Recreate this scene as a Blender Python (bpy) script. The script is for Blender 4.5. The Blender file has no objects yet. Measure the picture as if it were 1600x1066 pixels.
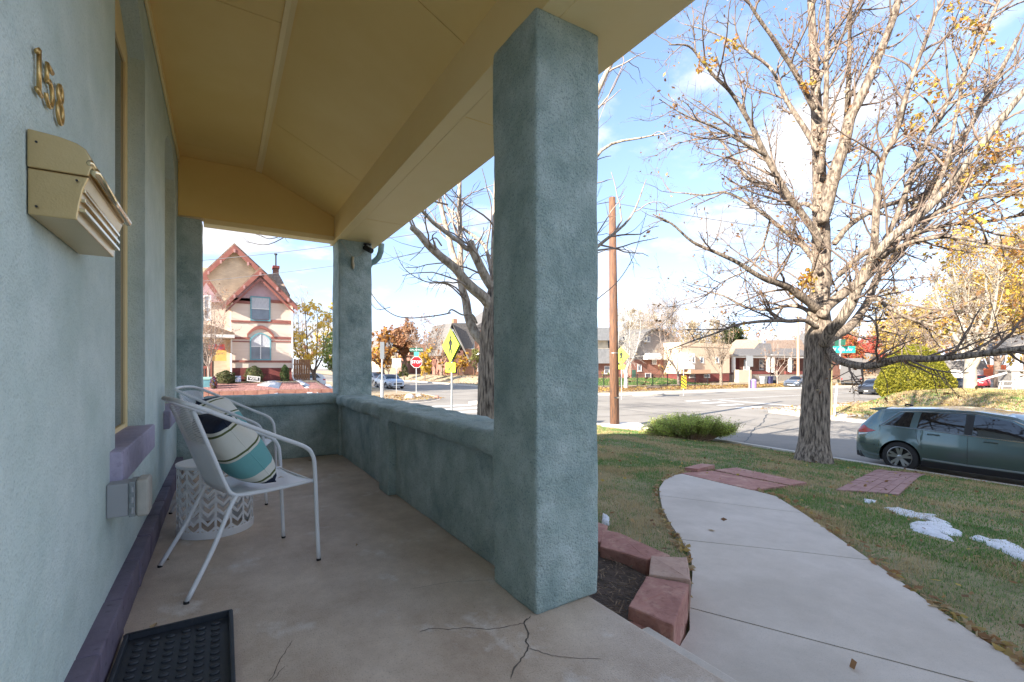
import bpy, bmesh, math, random
import numpy as np
from mathutils import Vector, Matrix, noise as mnoise

random.seed(7)
scn = bpy.context.scene
col = scn.collection
R = math.radians

# ------------------------------------------------------------------ camera, sky, sun, exposure
TH = R(31.9); FPX = 730.0; CAMZ = 1.12
cam_d = bpy.data.cameras.new("camera"); cam = bpy.data.objects.new("camera", cam_d); col.objects.link(cam)
cam.location = (0, 0, CAMZ); cam.rotation_euler = (R(90), 0, -TH)
cam_d.sensor_width = 36; cam_d.lens = 36 * FPX / 1600; cam_d.shift_y = 41 / 1600
cam_d.clip_start = 0.05; cam_d.clip_end = 3000
scn.camera = cam

SUN_EL = R(23.0); SUN_PHI = R(12.5)          # shadows run towards +x, a little towards +y
world = bpy.data.worlds.new("World"); scn.world = world; world.use_nodes = True
wn = world.node_tree.nodes; wl = world.node_tree.links; wn.clear()
wo = wn.new("ShaderNodeOutputWorld"); bg = wn.new("ShaderNodeBackground"); bg.inputs[1].default_value = 0.10
sky = wn.new("ShaderNodeTexSky"); sky.sky_type = 'NISHITA'; sky.sun_disc = False
sky.sun_elevation = SUN_EL; sky.sun_rotation = R(270) - SUN_PHI
sky.altitude = 1600; sky.air_density = 1.0; sky.dust_density = 0.15; sky.air_density = 0.9; sky.ozone_density = 1.8
tc = wn.new("ShaderNodeTexCoord"); sep = wn.new("ShaderNodeSeparateXYZ"); wl.new(tc.outputs['Generated'], sep.inputs[0])
mz = wn.new("ShaderNodeMath"); mz.operation = 'MAXIMUM'; wl.new(sep.outputs[2], mz.inputs[0]); mz.inputs[1].default_value = 0.0
az = wn.new("ShaderNodeMath"); az.operation = 'ADD'; wl.new(mz.outputs[0], az.inputs[0]); az.inputs[1].default_value = 0.16
dx = wn.new("ShaderNodeMath"); dx.operation = 'DIVIDE'; wl.new(sep.outputs[0], dx.inputs[0]); wl.new(az.outputs[0], dx.inputs[1])
dy = wn.new("ShaderNodeMath"); dy.operation = 'DIVIDE'; wl.new(sep.outputs[1], dy.inputs[0]); wl.new(az.outputs[0], dy.inputs[1])
cmb = wn.new("ShaderNodeCombineXYZ"); wl.new(dx.outputs[0], cmb.inputs[0]); wl.new(dy.outputs[0], cmb.inputs[1])
cmb.inputs[2].default_value = 3.7
cn = wn.new("ShaderNodeTexNoise"); cn.inputs['Scale'].default_value = 1.5; cn.inputs['Detail'].default_value = 9
cn.inputs['Roughness'].default_value = 0.56; wl.new(cmb.outputs[0], cn.inputs['Vector'])
cr = wn.new("ShaderNodeValToRGB"); cr.color_ramp.elements[0].position = 0.495; cr.color_ramp.elements[1].position = 0.63
cr.color_ramp.interpolation = 'EASE'; wl.new(cn.outputs[0], cr.inputs[0])
# thin veil low on the horizon
hz = wn.new("ShaderNodeMapRange"); hz.inputs[1].default_value = 0.0; hz.inputs[2].default_value = 0.22
hz.inputs[3].default_value = 0.10; hz.inputs[4].default_value = 0.0; wl.new(mz.outputs[0], hz.inputs[0])
mxm = wn.new("ShaderNodeMath"); mxm.operation = 'MAXIMUM'; wl.new(cr.outputs[0], mxm.inputs[0]); wl.new(hz.outputs[0], mxm.inputs[1])
cs = wn.new("ShaderNodeMath"); cs.operation = 'MULTIPLY'; wl.new(mxm.outputs[0], cs.inputs[0]); cs.inputs[1].default_value = 0.93
# the sky's own colour, rolled off towards the horizon like thin bright haze: c * g / (1 + c * a)
sep2 = wn.new("ShaderNodeVectorMath"); sep2.operation = 'MULTIPLY'; wl.new(sky.outputs[0], sep2.inputs[0]); sep2.inputs[1].default_value = (.30, .28, .24)
ad2 = wn.new("ShaderNodeVectorMath"); ad2.operation = 'ADD'; wl.new(sep2.outputs[0], ad2.inputs[0]); ad2.inputs[1].default_value = (1, 1, 1)
gn2 = wn.new("ShaderNodeVectorMath"); gn2.operation = 'MULTIPLY'; wl.new(sky.outputs[0], gn2.inputs[0]); gn2.inputs[1].default_value = (1.08, 1.12, 1.22)
dv2 = wn.new("ShaderNodeVectorMath"); dv2.operation = 'DIVIDE'; wl.new(gn2.outputs[0], dv2.inputs[0]); wl.new(ad2.outputs[0], dv2.inputs[1])
mixc = wn.new("ShaderNodeMix"); mixc.data_type = 'RGBA'
wl.new(cs.outputs[0], mixc.inputs[0]); wl.new(dv2.outputs[0], mixc.inputs[6]); 
cn2 = wn.new("ShaderNodeTexNoise"); cn2.inputs['Scale'].default_value = 2.6; cn2.inputs['Detail'].default_value = 7; wl.new(cmb.outputs[0], cn2.inputs['Vector'])
cr2 = wn.new("ShaderNodeValToRGB"); cr2.color_ramp.elements[0].position = .36; cr2.color_ramp.elements[1].position = .62
cr2.color_ramp.elements[0].color = (.76, .76, .79, 1); cr2.color_ramp.elements[1].color = (1, .985, .97, 1); wl.new(cn2.outputs[0], cr2.inputs[0])
csc = wn.new("ShaderNodeMix"); csc.data_type = 'RGBA'; csc.blend_type = 'MULTIPLY'; csc.inputs[0].default_value = 1; wl.new(cr2.outputs[0], csc.inputs[6]); csc.inputs[7].default_value = (2.5, 2.44, 2.38, 1)
wl.new(csc.outputs[2], mixc.inputs[7])
wl.new(mixc.outputs[2], bg.inputs[0]); wl.new(bg.outputs[0], wo.inputs[0])

sl = bpy.data.lights.new("sun", 'SUN'); sl.energy = 2.6; sl.angle = R(0.5); sl.color = (1.0, 0.93, 0.82)
so = bpy.data.objects.new("sun", sl); col.objects.link(so)
sdir = Vector((-math.cos(SUN_PHI) * math.cos(SUN_EL), -math.sin(SUN_PHI) * math.cos(SUN_EL), math.sin(SUN_EL)))
so.rotation_euler = sdir.to_track_quat('Z', 'Y').to_euler(); so.location = (-20, -6, 15)
scn.view_settings.view_transform = 'Standard'; scn.view_settings.look = 'None'
scn.view_settings.gamma = 1.0; scn.view_settings.use_curve_mapping = False
scn.view_settings.exposure = 2.65
scn.cycles.max_bounces = 9; scn.cycles.diffuse_bounces = 7

# ------------------------------------------------------------------ measuring helpers (the photograph's perspective)
CT, ST = math.cos(TH), math.sin(TH)
def W(px, py, Z):
    xc = (px - 800) / FPX * Z
    return Vector((xc * CT + Z * ST, -xc * ST + Z * CT, CAMZ + (574 - py) / FPX * Z))
def zy(px, y): return y / (CT - (px - 800) / FPX * ST)       # depth where the ray through column px meets the plane y
def zx(px, x): return x / ((px - 800) / FPX * CT + ST)
def PY(px, py, y): return W(px, py, zy(px, y))
def PX(px, py, x): return W(px, py, zx(px, x))
def ray_ground(px, py, f):
    z = -0.5; p = None
    for _ in range(40):
        Z = (CAMZ - z) * FPX / (py - 574); p = W(px, py, Z); z = 0.5 * z + 0.5 * float(f(p.x, p.y))
    return Vector((p.x, p.y, float(f(p.x, p.y))))

# ------------------------------------------------------------------ heights of the ground
def S(x, y):
    return -1.43 + 0.014 * np.clip(np.asarray(y, float) - 4, 0, 30) - 0.006 * np.clip(np.asarray(x, float) - 14, 0, 60)
FX = ([-80, 2.0, 3.0, 4.0, 6.0, 7.5, 8.5, 11.5, 13.2, 13.7, 99], [-.31, -.31, -.34, -.40, -.56, -.68, -.76, -1.03, -1.25, -1.30, -1.30])
FY = ([-99, 5.0, 8.0, 11.0, 13.8, 14.8, 99], [-.28, -.30, -.58, -.95, -1.17, -1.20, -1.2])
def LA(x, y):
    a = np.interp(x, *FX); b = np.interp(y, *FY); k = 0.07
    d = np.clip((b - a) / k * 0.5 + 0.5, 0, 1)
    return b * (1 - d) + a * d - k * d * (1 - d)
def LNW(x, y):
    s = S(x, y) + 0.13
    y = np.asarray(y, float)
    t = np.clip((y - 34.05) / 3.2, 0, 1); up = np.where(y > 34.05, -0.38 + 0.5 * t, s)
    k = np.clip((7.6 - np.asarray(x, float)) / 1.5, 0, 1)
    return s * (1 - k) + up * k
def LNE(x, y):
    s = S(x, y) + 0.13; x = np.asarray(x, float); y = np.asarray(y, float)
    rise = np.clip((y - 35.5) / 4.0, 0, 1) * 0.75 * np.clip((52 - x) / 4, 0, 1) * np.clip((x - 27) / 3, 0, 1)
    return s + rise
def LSE(x, y):
    s = S(x, y) + 0.13; x = np.asarray(x, float); y = np.asarray(y, float)
    m = np.clip((x - 28.0) / 6.0, 0, 1); m = m * m * (3 - 2 * m)
    n = np.clip((13.4 - y) / 2.6, 0, 1); n = n * n * (3 - 2 * n)
    f = 1 - np.clip((x - 50.0) / 7.0, 0, 1)
    return s + 1.0 * m * n * f

# ------------------------------------------------------------------ objects
def tagp(o, label=None, cat=None, group=None, kind=None):
    if label: o['label'] = label
    if cat: o['category'] = cat
    if group: o['group'] = group
    if kind: o['kind'] = kind
    return o
def thing(name, label, cat, loc=(0, 0, 0), rz=0.0, group=None):
    o = bpy.data.objects.new(name, None); col.objects.link(o); o.empty_display_size = 0.2
    o.location = loc; o.rotation_euler = (0, 0, rz)
    return tagp(o, label, cat, group)
def copy_tree(o, parent=None):
    c = o.copy(); col.objects.link(c)
    if parent is not None: c.parent = parent
    for ch in list(o.children): copy_tree(ch, c)
    return c
def link_mesh(name, me, mat, parent=None, kind=None, smooth=False):
    ob = bpy.data.objects.new(name, me); col.objects.link(ob)
    if mat is not None: me.materials.append(mat)
    if parent is not None: ob.parent = parent
    if kind: ob['kind'] = kind
    if smooth: me.shade_smooth()
    return ob

class MB:
    """collects simple shapes and links them as one mesh object"""
    def __init__(s): s.v = []; s.f = []
    def add(s, vs, fs):
        b = len(s.v); s.v += [tuple(v) for v in vs]; s.f += [tuple(i + b for i in f) for f in fs]; return s
    def box(s, x0, y0, z0, x1, y1, z1, M=None):
        vs = [Vector(p) for p in ((x0, y0, z0), (x1, y0, z0), (x1, y1, z0), (x0, y1, z0), (x0, y0, z1), (x1, y0, z1), (x1, y1, z1), (x0, y1, z1))]
        if M is not None: vs = [M @ v for v in vs]
        return s.add(vs, [(0, 3, 2, 1), (4, 5, 6, 7), (0, 1, 5, 4), (1, 2, 6, 5), (2, 3, 7, 6), (3, 0, 4, 7)])
    def bar(s, a, b, w, h, up=(0, 0, 1)):
        a = Vector(a); b = Vector(b); d = (b - a).normalized(); u = Vector(up)
        if abs(d.dot(u)) > .95: u = Vector((1, 0, 0))
        r = d.cross(u).normalized(); u = r.cross(d).normalized(); r *= w / 2; u *= h / 2
        vs = [a - r - u, a + r - u, a + r + u, a - r + u, b - r - u, b + r - u, b + r + u, b - r + u]
        return s.add(vs, [(0, 3, 2, 1)[::-1], (4, 5, 6, 7), (0, 1, 5, 4), (1, 2, 6, 5), (2, 3, 7, 6), (3, 0, 4, 7)])
    def tube(s, pts, r, n=8, cap=True, rs=None):
        pts = [Vector(p) for p in pts]; k = len(pts)
        rs = rs or [r] * k; ref = None; vs = []
        for i, p in enumerate(pts):
            t = (pts[min(i + 1, k - 1)] - pts[max(i - 1, 0)]).normalized()
            if ref is None: ref = Vector((0, 0, 1)) if abs(t.z) < .9 else Vector((1, 0, 0))
            u = (ref - t * ref.dot(t))
            if u.length < 1e-4: u = t.orthogonal()
            u.normalize(); w = t.cross(u); ref = u
            vs += [p + (u * math.cos(6.28318 * j / n) + w * math.sin(6.28318 * j / n)) * rs[i] for j in range(n)]
        fs = [(i * n + j, i * n + (j + 1) % n, (i + 1) * n + (j + 1) % n, (i + 1) * n + j) for i in range(k - 1) for j in range(n)]
        if cap: fs += [tuple(range(n))[::-1], tuple((k - 1) * n + j for j in range(n))]
        return s.add(vs, fs)
    def lathe(s, prof, n=24, c=(0, 0, 0), axis='z', closed=False):
        vs = []
        for (r, h) in prof:
            for j in range(n):
                a = 6.2831853 * j / n; p = (r * math.cos(a), r * math.sin(a), h)
                if axis == 'x': p = (h, p[0], p[1])
                if axis == 'y': p = (p[0], h, p[1])
                vs.append((p[0] + c[0], p[1] + c[1], p[2] + c[2]))
        k = len(prof)
        fs = [(i * n + j, i * n + (j + 1) % n, (i + 1) * n + (j + 1) % n, (i + 1) * n + j) for i in range(k - 1) for j in range(n)]
        if not closed: fs += [tuple(range(n))[::-1], tuple((k - 1) * n + j for j in range(n))]
        return s.add(vs, fs)
    def prism(s, poly, h0, h1, M=None, axis='z'):
        def P(p, h):
            if axis == 'z': q = Vector((p[0], p[1], h))
            elif axis == 'y': q = Vector((p[0], h, p[1]))
            else: q = Vector((h, p[0], p[1]))
            return M @ q if M is not None else q
        n = len(poly); vs = [P(p, h0) for p in poly] + [P(p, h1) for p in poly]
        return s.add(vs, [tuple(range(n))[::-1], tuple(range(n, 2 * n))] + [(i, (i + 1) % n, n + (i + 1) % n, n + i) for i in range(n)])
    def build(s, name, mat, parent=None, kind=None, smooth=False, bevel=0, fixn=True, seg=2):
        me = bpy.data.meshes.new(name); me.from_pydata(s.v, [], s.f); me.update()
        if bevel or fixn:
            bm = bmesh.new(); bm.from_mesh(me)
            if bevel:
                bmesh.ops.remove_doubles(bm, verts=bm.verts, dist=1e-5)
                es = [e for e in bm.edges if len(e.link_faces) == 2 and e.calc_face_angle(0) > R(35)]
                bmesh.ops.bevel(bm, geom=es, offset=bevel, segments=seg, affect='EDGES', profile=.6)
            bmesh.ops.recalc_face_normals(bm, faces=bm.faces); bm.to_mesh(me); bm.free()
        return link_mesh(name, me, mat, parent, kind, smooth)

def smoothpath(pts, n=6):
    pts = [Vector(p) for p in pts]; out = []
    P = [2 * pts[0] - pts[1]] + pts + [2 * pts[-1] - pts[-2]]
    for i in range(1, len(P) - 2):
        for k in range(n):
            t = k / n; a, b, c, d = P[i - 1], P[i], P[i + 1], P[i + 2]
            out.append(.5 * ((2 * b) + (c - a) * t + (2 * a - 5 * b + 4 * c - d) * t * t + (3 * b - a - 3 * c + d) * t ** 3))
    out.append(pts[-1]); return out

def np_mesh(name, V, F, mat, parent=None, kind=None, colors=None, smooth=False):
    """V (n,3), F (m,k) with constant k"""
    me = bpy.data.meshes.new(name); n, (m, k) = len(V), F.shape
    me.vertices.add(n); me.vertices.foreach_set("co", V.astype(np.float32).ravel())
    me.loops.add(m * k); me.loops.foreach_set("vertex_index", F.astype(np.int32).ravel())
    me.polygons.add(m); me.polygons.foreach_set("loop_start", np.arange(0, m * k, k, dtype=np.int32))
    me.polygons.foreach_set("loop_total", np.full(m, k, dtype=np.int32))
    if colors is not None:
        ca = me.color_attributes.new("tint", 'FLOAT_COLOR', 'POINT')
        c4 = np.ones((n, 4), np.float32); c4[:, :3] = colors; ca.data.foreach_set("color", c4.ravel())
    me.update(calc_edges=True); me.validate()
    return link_mesh(name, me, mat, parent, kind, smooth)

def leaves(name, C, size, colors, mat, parent=None, kind='stuff', flat=False, rng=None, aspect=.55):
    rng = rng or np.random.default_rng(3); n = len(C)
    a = rng.normal(size=(n, 3))
    if flat: a[:, 2] *= .25
    a /= np.linalg.norm(a, axis=1)[:, None]
    b = rng.normal(size=(n, 3))
    if flat: b[:, 2] *= .3
    b -= (b * a).sum(1)[:, None] * a; b /= np.linalg.norm(b, axis=1)[:, None] + 1e-9
    s = np.asarray(size) * rng.uniform(.6, 1.3, n); s = s[:, None]
    V = np.stack([C - a * s, C + b * s * aspect - a * s * .1, C + a * s, C - b * s * aspect - a * s * .1], 1).reshape(-1, 3)
    F = np.arange(4 * n).reshape(n, 4)
    return np_mesh(name, V, F, mat, parent, kind, np.repeat(colors, 4, axis=0))

def rounded_box(x0, y0, z0, x1, y1, z1, step=.07, rad=.02, amp=.004, ns=3.0, seed=0.0):
    """a rendered block: rounded, slightly uneven edges and faces"""
    m = MB(); lo = Vector((x0, y0, z0)); hi = Vector((x1, y1, z1)); c = (lo + hi) / 2
    dim = hi - lo; cnt = [max(2, int(dim[i] / step)) for i in range(3)]
    def tset(n, L):
        t = [0, min(rad / L * .3, .1), min(rad / L, .3)]; m_ = [t[-1] + (1 - 2 * t[-1]) * i / n for i in range(1, n)]
        return t + m_ + [1 - q for q in reversed(t)]
    T = [tset(cnt[i], dim[i]) for i in range(3)]
    il = lo + Vector((rad,) * 3); ih = hi - Vector((rad,) * 3)
    def fixp(p):
        q = Vector([min(max(p[i], il[i]), ih[i]) for i in range(3)]); d = p - q
        nrm = d.normalized() if d.length > 1e-9 else Vector((0, 0, 1))
        k = mnoise.noise(Vector((p.x * ns + seed, p.y * ns, p.z * ns))) + .5 * mnoise.noise(Vector((p.x * ns * 3 + seed, p.y * ns * 3, p.z * ns * 3)))
        return q + nrm * (rad + amp * k)
    for ax in range(3):
        u, v = [(1, 2), (0, 2), (0, 1)][ax]
        for side in (0, 1):
            vs = []; nu, nv = len(T[u]), len(T[v])
            for i in range(nu):
                for j in range(nv):
                    p = Vector((0, 0, 0)); p[ax] = hi[ax] if side else lo[ax]
                    p[u] = lo[u] + dim[u] * T[u][i]; p[v] = lo[v] + dim[v] * T[v][j]; vs.append(fixp(p))
            m.add(vs, [(i * nv + j, (i + 1) * nv + j, (i + 1) * nv + j + 1, i * nv + j + 1) for i in range(nu - 1) for j in range(nv - 1)])
    return m
def build_rb(m, name, mat, parent=None, **k):
    me = bpy.data.meshes.new(name); me.from_pydata(m.v, [], m.f)
    bm = bmesh.new(); bm.from_mesh(me); bmesh.ops.remove_doubles(bm, verts=bm.verts, dist=2e-4)
    bmesh.ops.recalc_face_normals(bm, faces=bm.faces); bm.to_mesh(me); bm.free()
    return link_mesh(name, me, mat, parent, smooth=True, **k)

# ------------------------------------------------------------------ materials
MATS = {}
def mat(name, c1, c2=None, scale=4.0, rough=.8, bump=0.0, bscale=60.0, metal=0.0, spots=None, spot_scale=40, spot_lo=.55, spot_hi=.75,
        stretch=None, detail=6, lo=.35, hi=.65, blotch=None, blotch_scale=1.0, coat=0.0, spec=.5, dist=.02, trans=0, alpha=1, blo=.5, bhi=.65, vor=0, bdetail=5, b2=None, nrough=.6, bldetail=4):
    m = bpy.data.materials.new(name); m.use_nodes = True; nt = m.node_tree; N = nt.nodes; L = nt.links
    b = N["Principled BSDF"]; b.inputs['Roughness'].default_value = rough; b.inputs['Metallic'].default_value = metal
    b.inputs['Specular IOR Level'].default_value = spec
    if coat: b.inputs['Coat Weight'].default_value = coat; b.inputs['Coat Roughness'].default_value = .04
    if trans: b.inputs['Transmission Weight'].default_value = trans
    t = N.new("ShaderNodeTexCoord"); src = t.outputs['Object']
    if stretch:
        mp = N.new("ShaderNodeMapping"); mp.inputs['Scale'].default_value = stretch; L.new(src, mp.inputs[0]); src = mp.outputs[0]
    c = None
    def rgba(q): return (q[0], q[1], q[2], 1)
    if c2 is None: b.inputs['Base Color'].default_value = rgba(c1)
    else:
        n = N.new("ShaderNodeTexNoise"); n.inputs['Scale'].default_value = scale; n.inputs['Detail'].default_value = detail; n.inputs['Roughness'].default_value = nrough
        L.new(src, n.inputs['Vector'])
        r = N.new("ShaderNodeValToRGB"); r.color_ramp.elements[0].position = lo; r.color_ramp.elements[1].position = hi
        r.color_ramp.elements[0].color = rgba(c1); r.color_ramp.elements[1].color = rgba(c2)
        L.new(n.outputs[0], r.inputs[0]); c = r.outputs[0]
        for (cc, sc_, l_, h_) in ((blotch, blotch_scale, blo, bhi), (spots, spot_scale, spot_lo, spot_hi)):
            if cc is None: continue
            n2 = N.new("ShaderNodeTexNoise"); n2.inputs['Scale'].default_value = sc_; n2.inputs['Detail'].default_value = bldetail if cc is blotch else 4; n2.inputs['Roughness'].default_value = .65
            L.new(src, n2.inputs['Vector']); mr = N.new("ShaderNodeMapRange"); mr.inputs[1].default_value = l_; mr.inputs[2].default_value = h_
            L.new(n2.outputs[0], mr.inputs[0]); mx = N.new("ShaderNodeMix"); mx.data_type = 'RGBA'
            L.new(mr.outputs[0], mx.inputs[0]); L.new(c, mx.inputs[6]); mx.inputs[7].default_value = rgba(cc); c = mx.outputs[2]
        L.new(c, b.inputs['Base Color'])
    if bump:
        if vor:
            n3 = N.new("ShaderNodeTexVoronoi"); n3.inputs['Scale'].default_value = bscale; o3 = n3.outputs['Distance']
        else:
            n3 = N.new("ShaderNodeTexNoise"); n3.inputs['Detail'].default_value = bdetail; n3.inputs['Scale'].default_value = bscale; o3 = n3.outputs[0]
        L.new(src, n3.inputs['Vector']); bp = N.new("ShaderNodeBump"); bp.inputs['Strength'].default_value = bump; bp.inputs['Distance'].default_value = dist
        L.new(o3, bp.inputs['Height']); L.new(bp.outputs[0], b.inputs['Normal'])
        if b2:
            n4 = N.new("ShaderNodeTexNoise"); n4.inputs['Scale'].default_value = b2[1]; n4.inputs['Detail'].default_value = 3; L.new(src, n4.inputs['Vector'])
            bq = N.new("ShaderNodeBump"); bq.inputs['Strength'].default_value = b2[0]; bq.inputs['Distance'].default_value = b2[2]; L.new(n4.outputs[0], bq.inputs['Height']); L.new(bq.outputs[0], bp.inputs['Normal'])
    MATS[name] = m; return m
def tint_mat(name, rough=.7, translucent=.0, spec=.3):
    m = bpy.data.materials.new(name); m.use_nodes = True; N = m.node_tree.nodes; L = m.node_tree.links; b = N["Principled BSDF"]
    a = N.new("ShaderNodeAttribute"); a.attribute_name = "tint"; L.new(a.outputs[0], b.inputs['Base Color']); b.inputs['Roughness'].default_value = rough
    b.inputs['Specular IOR Level'].default_value = spec
    if translucent:
        tr = N.new("ShaderNodeBsdfTranslucent"); L.new(a.outputs[0], tr.inputs[0]); mx = N.new("ShaderNodeMixShader"); mx.inputs[0].default_value = translucent
        L.new(b.outputs[0], mx.inputs[1]); L.new(tr.outputs[0], mx.inputs[2]); L.new(mx.outputs[0], N["Material Output"].inputs[0])
    return m

STUCCO = mat('seafoam_stucco', (.58, .68, .65), (.67, .76, .73), scale=5, rough=.93, bump=.6, bscale=120, dist=.008, spots=(.36, .46, .45), spot_scale=120, spot_lo=.54, spot_hi=.78,
             blotch=(.50, .61, .57), blotch_scale=1.6, blo=.45, bhi=.75, spec=.2, b2=(.5, 9, .03))
STUCCO2 = mat('seafoam_stucco_darker', (.335, .42, .395), (.49, .57, .55), scale=6, rough=.93, bump=.8, bscale=110, dist=.011, spots=(.14, .20, .205), spot_scale=125, spot_lo=.51, spot_hi=.74,
              blotch=(.22, .30, .29), blotch_scale=2.6, blo=.50, bhi=.72, bldetail=9, spec=.2, b2=(.6, 11, .04))  # same stucco paint, darker and more speckled, for columns and parapets
YELLOW = mat('mustard_paint', (.86, .60, .22), (.89, .64, .25), scale=1.5, rough=.55, bump=.08, bscale=14, dist=.01, blotch=(.82, .56, .19), blotch_scale=.7, blo=.45, bhi=.8, spec=.35)
YELLOW2 = mat('cream_yellow_trim', (.89, .68, .33), (.91, .71, .37), scale=3, rough=.5, bump=.08, bscale=25, dist=.006)
FLOORC = mat('porch_concrete', (.39, .29, .215), (.68, .56, .455), scale=2.8, rough=.6, bump=.5, bscale=170, dist=.004, detail=15, lo=.30, hi=.70, nrough=.72,
             spots=(.22, .17, .14), spot_scale=150, spot_lo=.54, spot_hi=.80, blotch=(.68, .62, .57), blotch_scale=3.4, blo=.57, bhi=.70, stretch=(1, .75, 1), bldetail=12)
CONC = mat('walk_concrete', (.54, .475, .405), (.62, .55, .48), scale=2.0, rough=.9, bump=.25, bscale=160, dist=.003, spots=(.36, .33, .29), spot_scale=170, spot_lo=.54, spot_hi=.8,
           blotch=(.45, .395, .335), blotch_scale=1.6, bldetail=12, nrough=.75, blo=.45, bhi=.8, spec=.25)
KERB = mat('kerb_concrete', (.55, .49, .42), (.66, .60, .52), scale=2, rough=.9, bump=.3, bscale=50, dist=.01, spots=(.33, .29, .25), spot_scale=20, spot_lo=.55, spot_hi=.8)
ASPH = mat('asphalt', (.27, .24, .205), (.34, .305, .265), scale=.35, rough=.92, bump=.35, bscale=60, dist=.008, detail=10, spots=(.42, .39, .35), spot_scale=90, spot_lo=.55, spot_hi=.75,
           blotch=(.20, .18, .16), blotch_scale=.16, blo=.56, bhi=.66, spec=.25)
PURPLE = mat('plum_paint', (.125, .10, .145), (.18, .15, .20), scale=6, rough=.7, bump=.4, bscale=40, dist=.006, spots=(.07, .06, .08), spot_scale=25, spot_lo=.58, spot_hi=.75)
LILAC = mat('lilac_paint', (.34, .31, .42), (.42, .38, .49), scale=8, rough=.7, bump=.4, bscale=45, dist=.006, spots=(.24, .22, .30), spot_scale=30)
REDSTONE = mat('red_sandstone', (.34, .155, .125), (.44, .22, .175), scale=5, rough=.9, bump=.5, bscale=25, dist=.01, spots=(.23, .10, .08), spot_scale=22, spot_lo=.52, spot_hi=.75, blotch=(.50, .30, .23), blotch_scale=4)
TANSTONE = mat('buff_sandstone', (.44, .28, .22), (.52, .36, .28), scale=6, rough=.9, bump=.5, bscale=25, dist=.01, spots=(.32, .2, .15), spot_scale=22)
PAVER = mat('red_paver_brick', (.32, .17, .15), (.42, .25, .22), scale=3.5, rough=.9, bump=.4, bscale=60, dist=.004, spots=(.24, .13, .11), spot_scale=40)
SOIL = mat('mulch_soil', (.055, .038, .028), (.11, .075, .055), scale=14, rough=.95, bump=1.0, bscale=45, dist=.03)
SNOW = mat('old_snow', (.62, .63, .66), (.78, .79, .82), scale=9, rough=.6, bump=.6, bscale=45, dist=.02, spots=(.36, .33, .27), spot_scale=45, spot_lo=.58, spot_hi=.7)
LAWN = mat('lawn_ground', (.14, .145, .055), (.36, .29, .16), scale=1.6, rough=.95, bump=.8, bscale=45, dist=.03, spots=(.07, .09, .03), spot_scale=12, blotch=(.33, .25, .14), blotch_scale=.9, blo=.52, bhi=.68)
DRYG = mat('dry_ground', (.36, .27, .17), (.46, .37, .25), scale=.8, rough=.95, bump=.6, bscale=12, dist=.05, spots=(.26, .15, .08), spot_scale=5, spot_lo=.5, spot_hi=.7, blotch=(.24, .23, .10), blotch_scale=.25, blo=.5, bhi=.68)
BARK = mat('furrowed_bark', (.06, .045, .035), (.42, .34, .26), scale=1.9, rough=.95, bump=1.0, bscale=2.4, dist=.05, stretch=(15, 15, 2.0), detail=8, lo=.38, hi=.62, bdetail=9)
BARK3 = mat('smooth_sun_painted_bark', (.20, .15, .11), (.50, .42, .33), scale=3.5, rough=.9, bump=.8, bscale=5, dist=.03, stretch=(5, 5, 2), detail=8, lo=.35, hi=.6)  # limb bark lightened to stand for sunlight that misses these limbs
BARK2 = mat('pale_bark', (.09, .065, .048), (.31, .245, .185), scale=3.5, rough=.9, bump=.8, bscale=5, dist=.03, stretch=(5, 5, 2), detail=8, lo=.4, hi=.6)
TWIG = mat('twig_bark', (.12, .085, .065), (.26, .19, .145), scale=5, rough=.9)
TWIGP = mat('grey_twig_bark', (.25, .19, .16), (.38, .31, .26), scale=2, rough=.9)
LEAF = tint_mat('leaf', .65, .5)
GRASS = tint_mat('grass_blade', .7, .25)
WHITE = mat('white_powder_coat', (.74, .74, .75), rough=.38)
GLASS = mat('dark_window_glass', (.035, .032, .032), rough=.06, spec=.8)
GLASSB = mat('window_glass', (.12, .14, .17), (.22, .24, .28), scale=.8, rough=.08, spec=.9)
BLACK = mat('black_rubber', (.02, .02, .021), rough=.7)
STEEL = mat('galvanised_steel', (.42, .43, .43), (.54, .55, .55), scale=12, rough=.45, metal=.7)
GREYP = mat('grey_paint', (.33, .34, .35), rough=.6)
print('materials ok')
# ------------------------------------------------------------------ the ground: street sheet and four raised lots
def grid_mesh(name, xs, ys, zf, mt, snap=None, kind='structure', drop=None):
    X, Y = np.meshgrid(xs, ys, indexing='ij')
    if snap: X, Y = snap(X, Y)
    Z = zf(X, Y)
    if drop is not None: Z = Z - drop(X, Y)
    V = np.stack([X, Y, Z], -1).reshape(-1, 3); nx, ny = len(xs), len(ys)
    i, j = np.meshgrid(np.arange(nx - 1), np.arange(ny - 1), indexing='ij'); a = (i * ny + j).ravel()
    F = np.stack([a, a + ny, a + ny + 1, a + 1], 1)
    return np_mesh(name, V, F, mt, kind=kind, smooth=True)
def spread(*segs):
    out = []
    for (a, b, st) in segs: out += list(np.arange(a, b, st))
    out.append(segs[-1][1]); return np.array(out)

grid_mesh('street', spread((-900, -100, 100), (-100, 0, 10), (0, 60, 2), (60, 130, 10), (130, 930, 100)),
          spread((-900, -100, 100), (-100, 0, 10), (0, 50, 2), (50, 130, 10), (130, 930, 100)), S, ASPH)

def corner_snap(cx, cy, sx, sy, r):
    """quarter plane that lies towards (sx, sy) from the corner (cx, cy), its corner rounded by r"""
    def f(X, Y):
        ox, oy = cx + sx * r, cy + sy * r
        dx_, dy_ = (X - ox) * -sx, (Y - oy) * -sy
        inq = (dx_ > 0) & (dy_ > 0); d = np.hypot(dx_, dy_) + 1e-9
        k = np.where(inq & (d > r), r / d, 1.0)
        return np.where(inq, ox - sx * dx_ * k, X), np.where(inq, oy - sy * dy_ * k, Y)
    return f
KX0, KX1, KY0, KY1 = 13.85, 25.0, 15.0, 28.0

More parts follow.
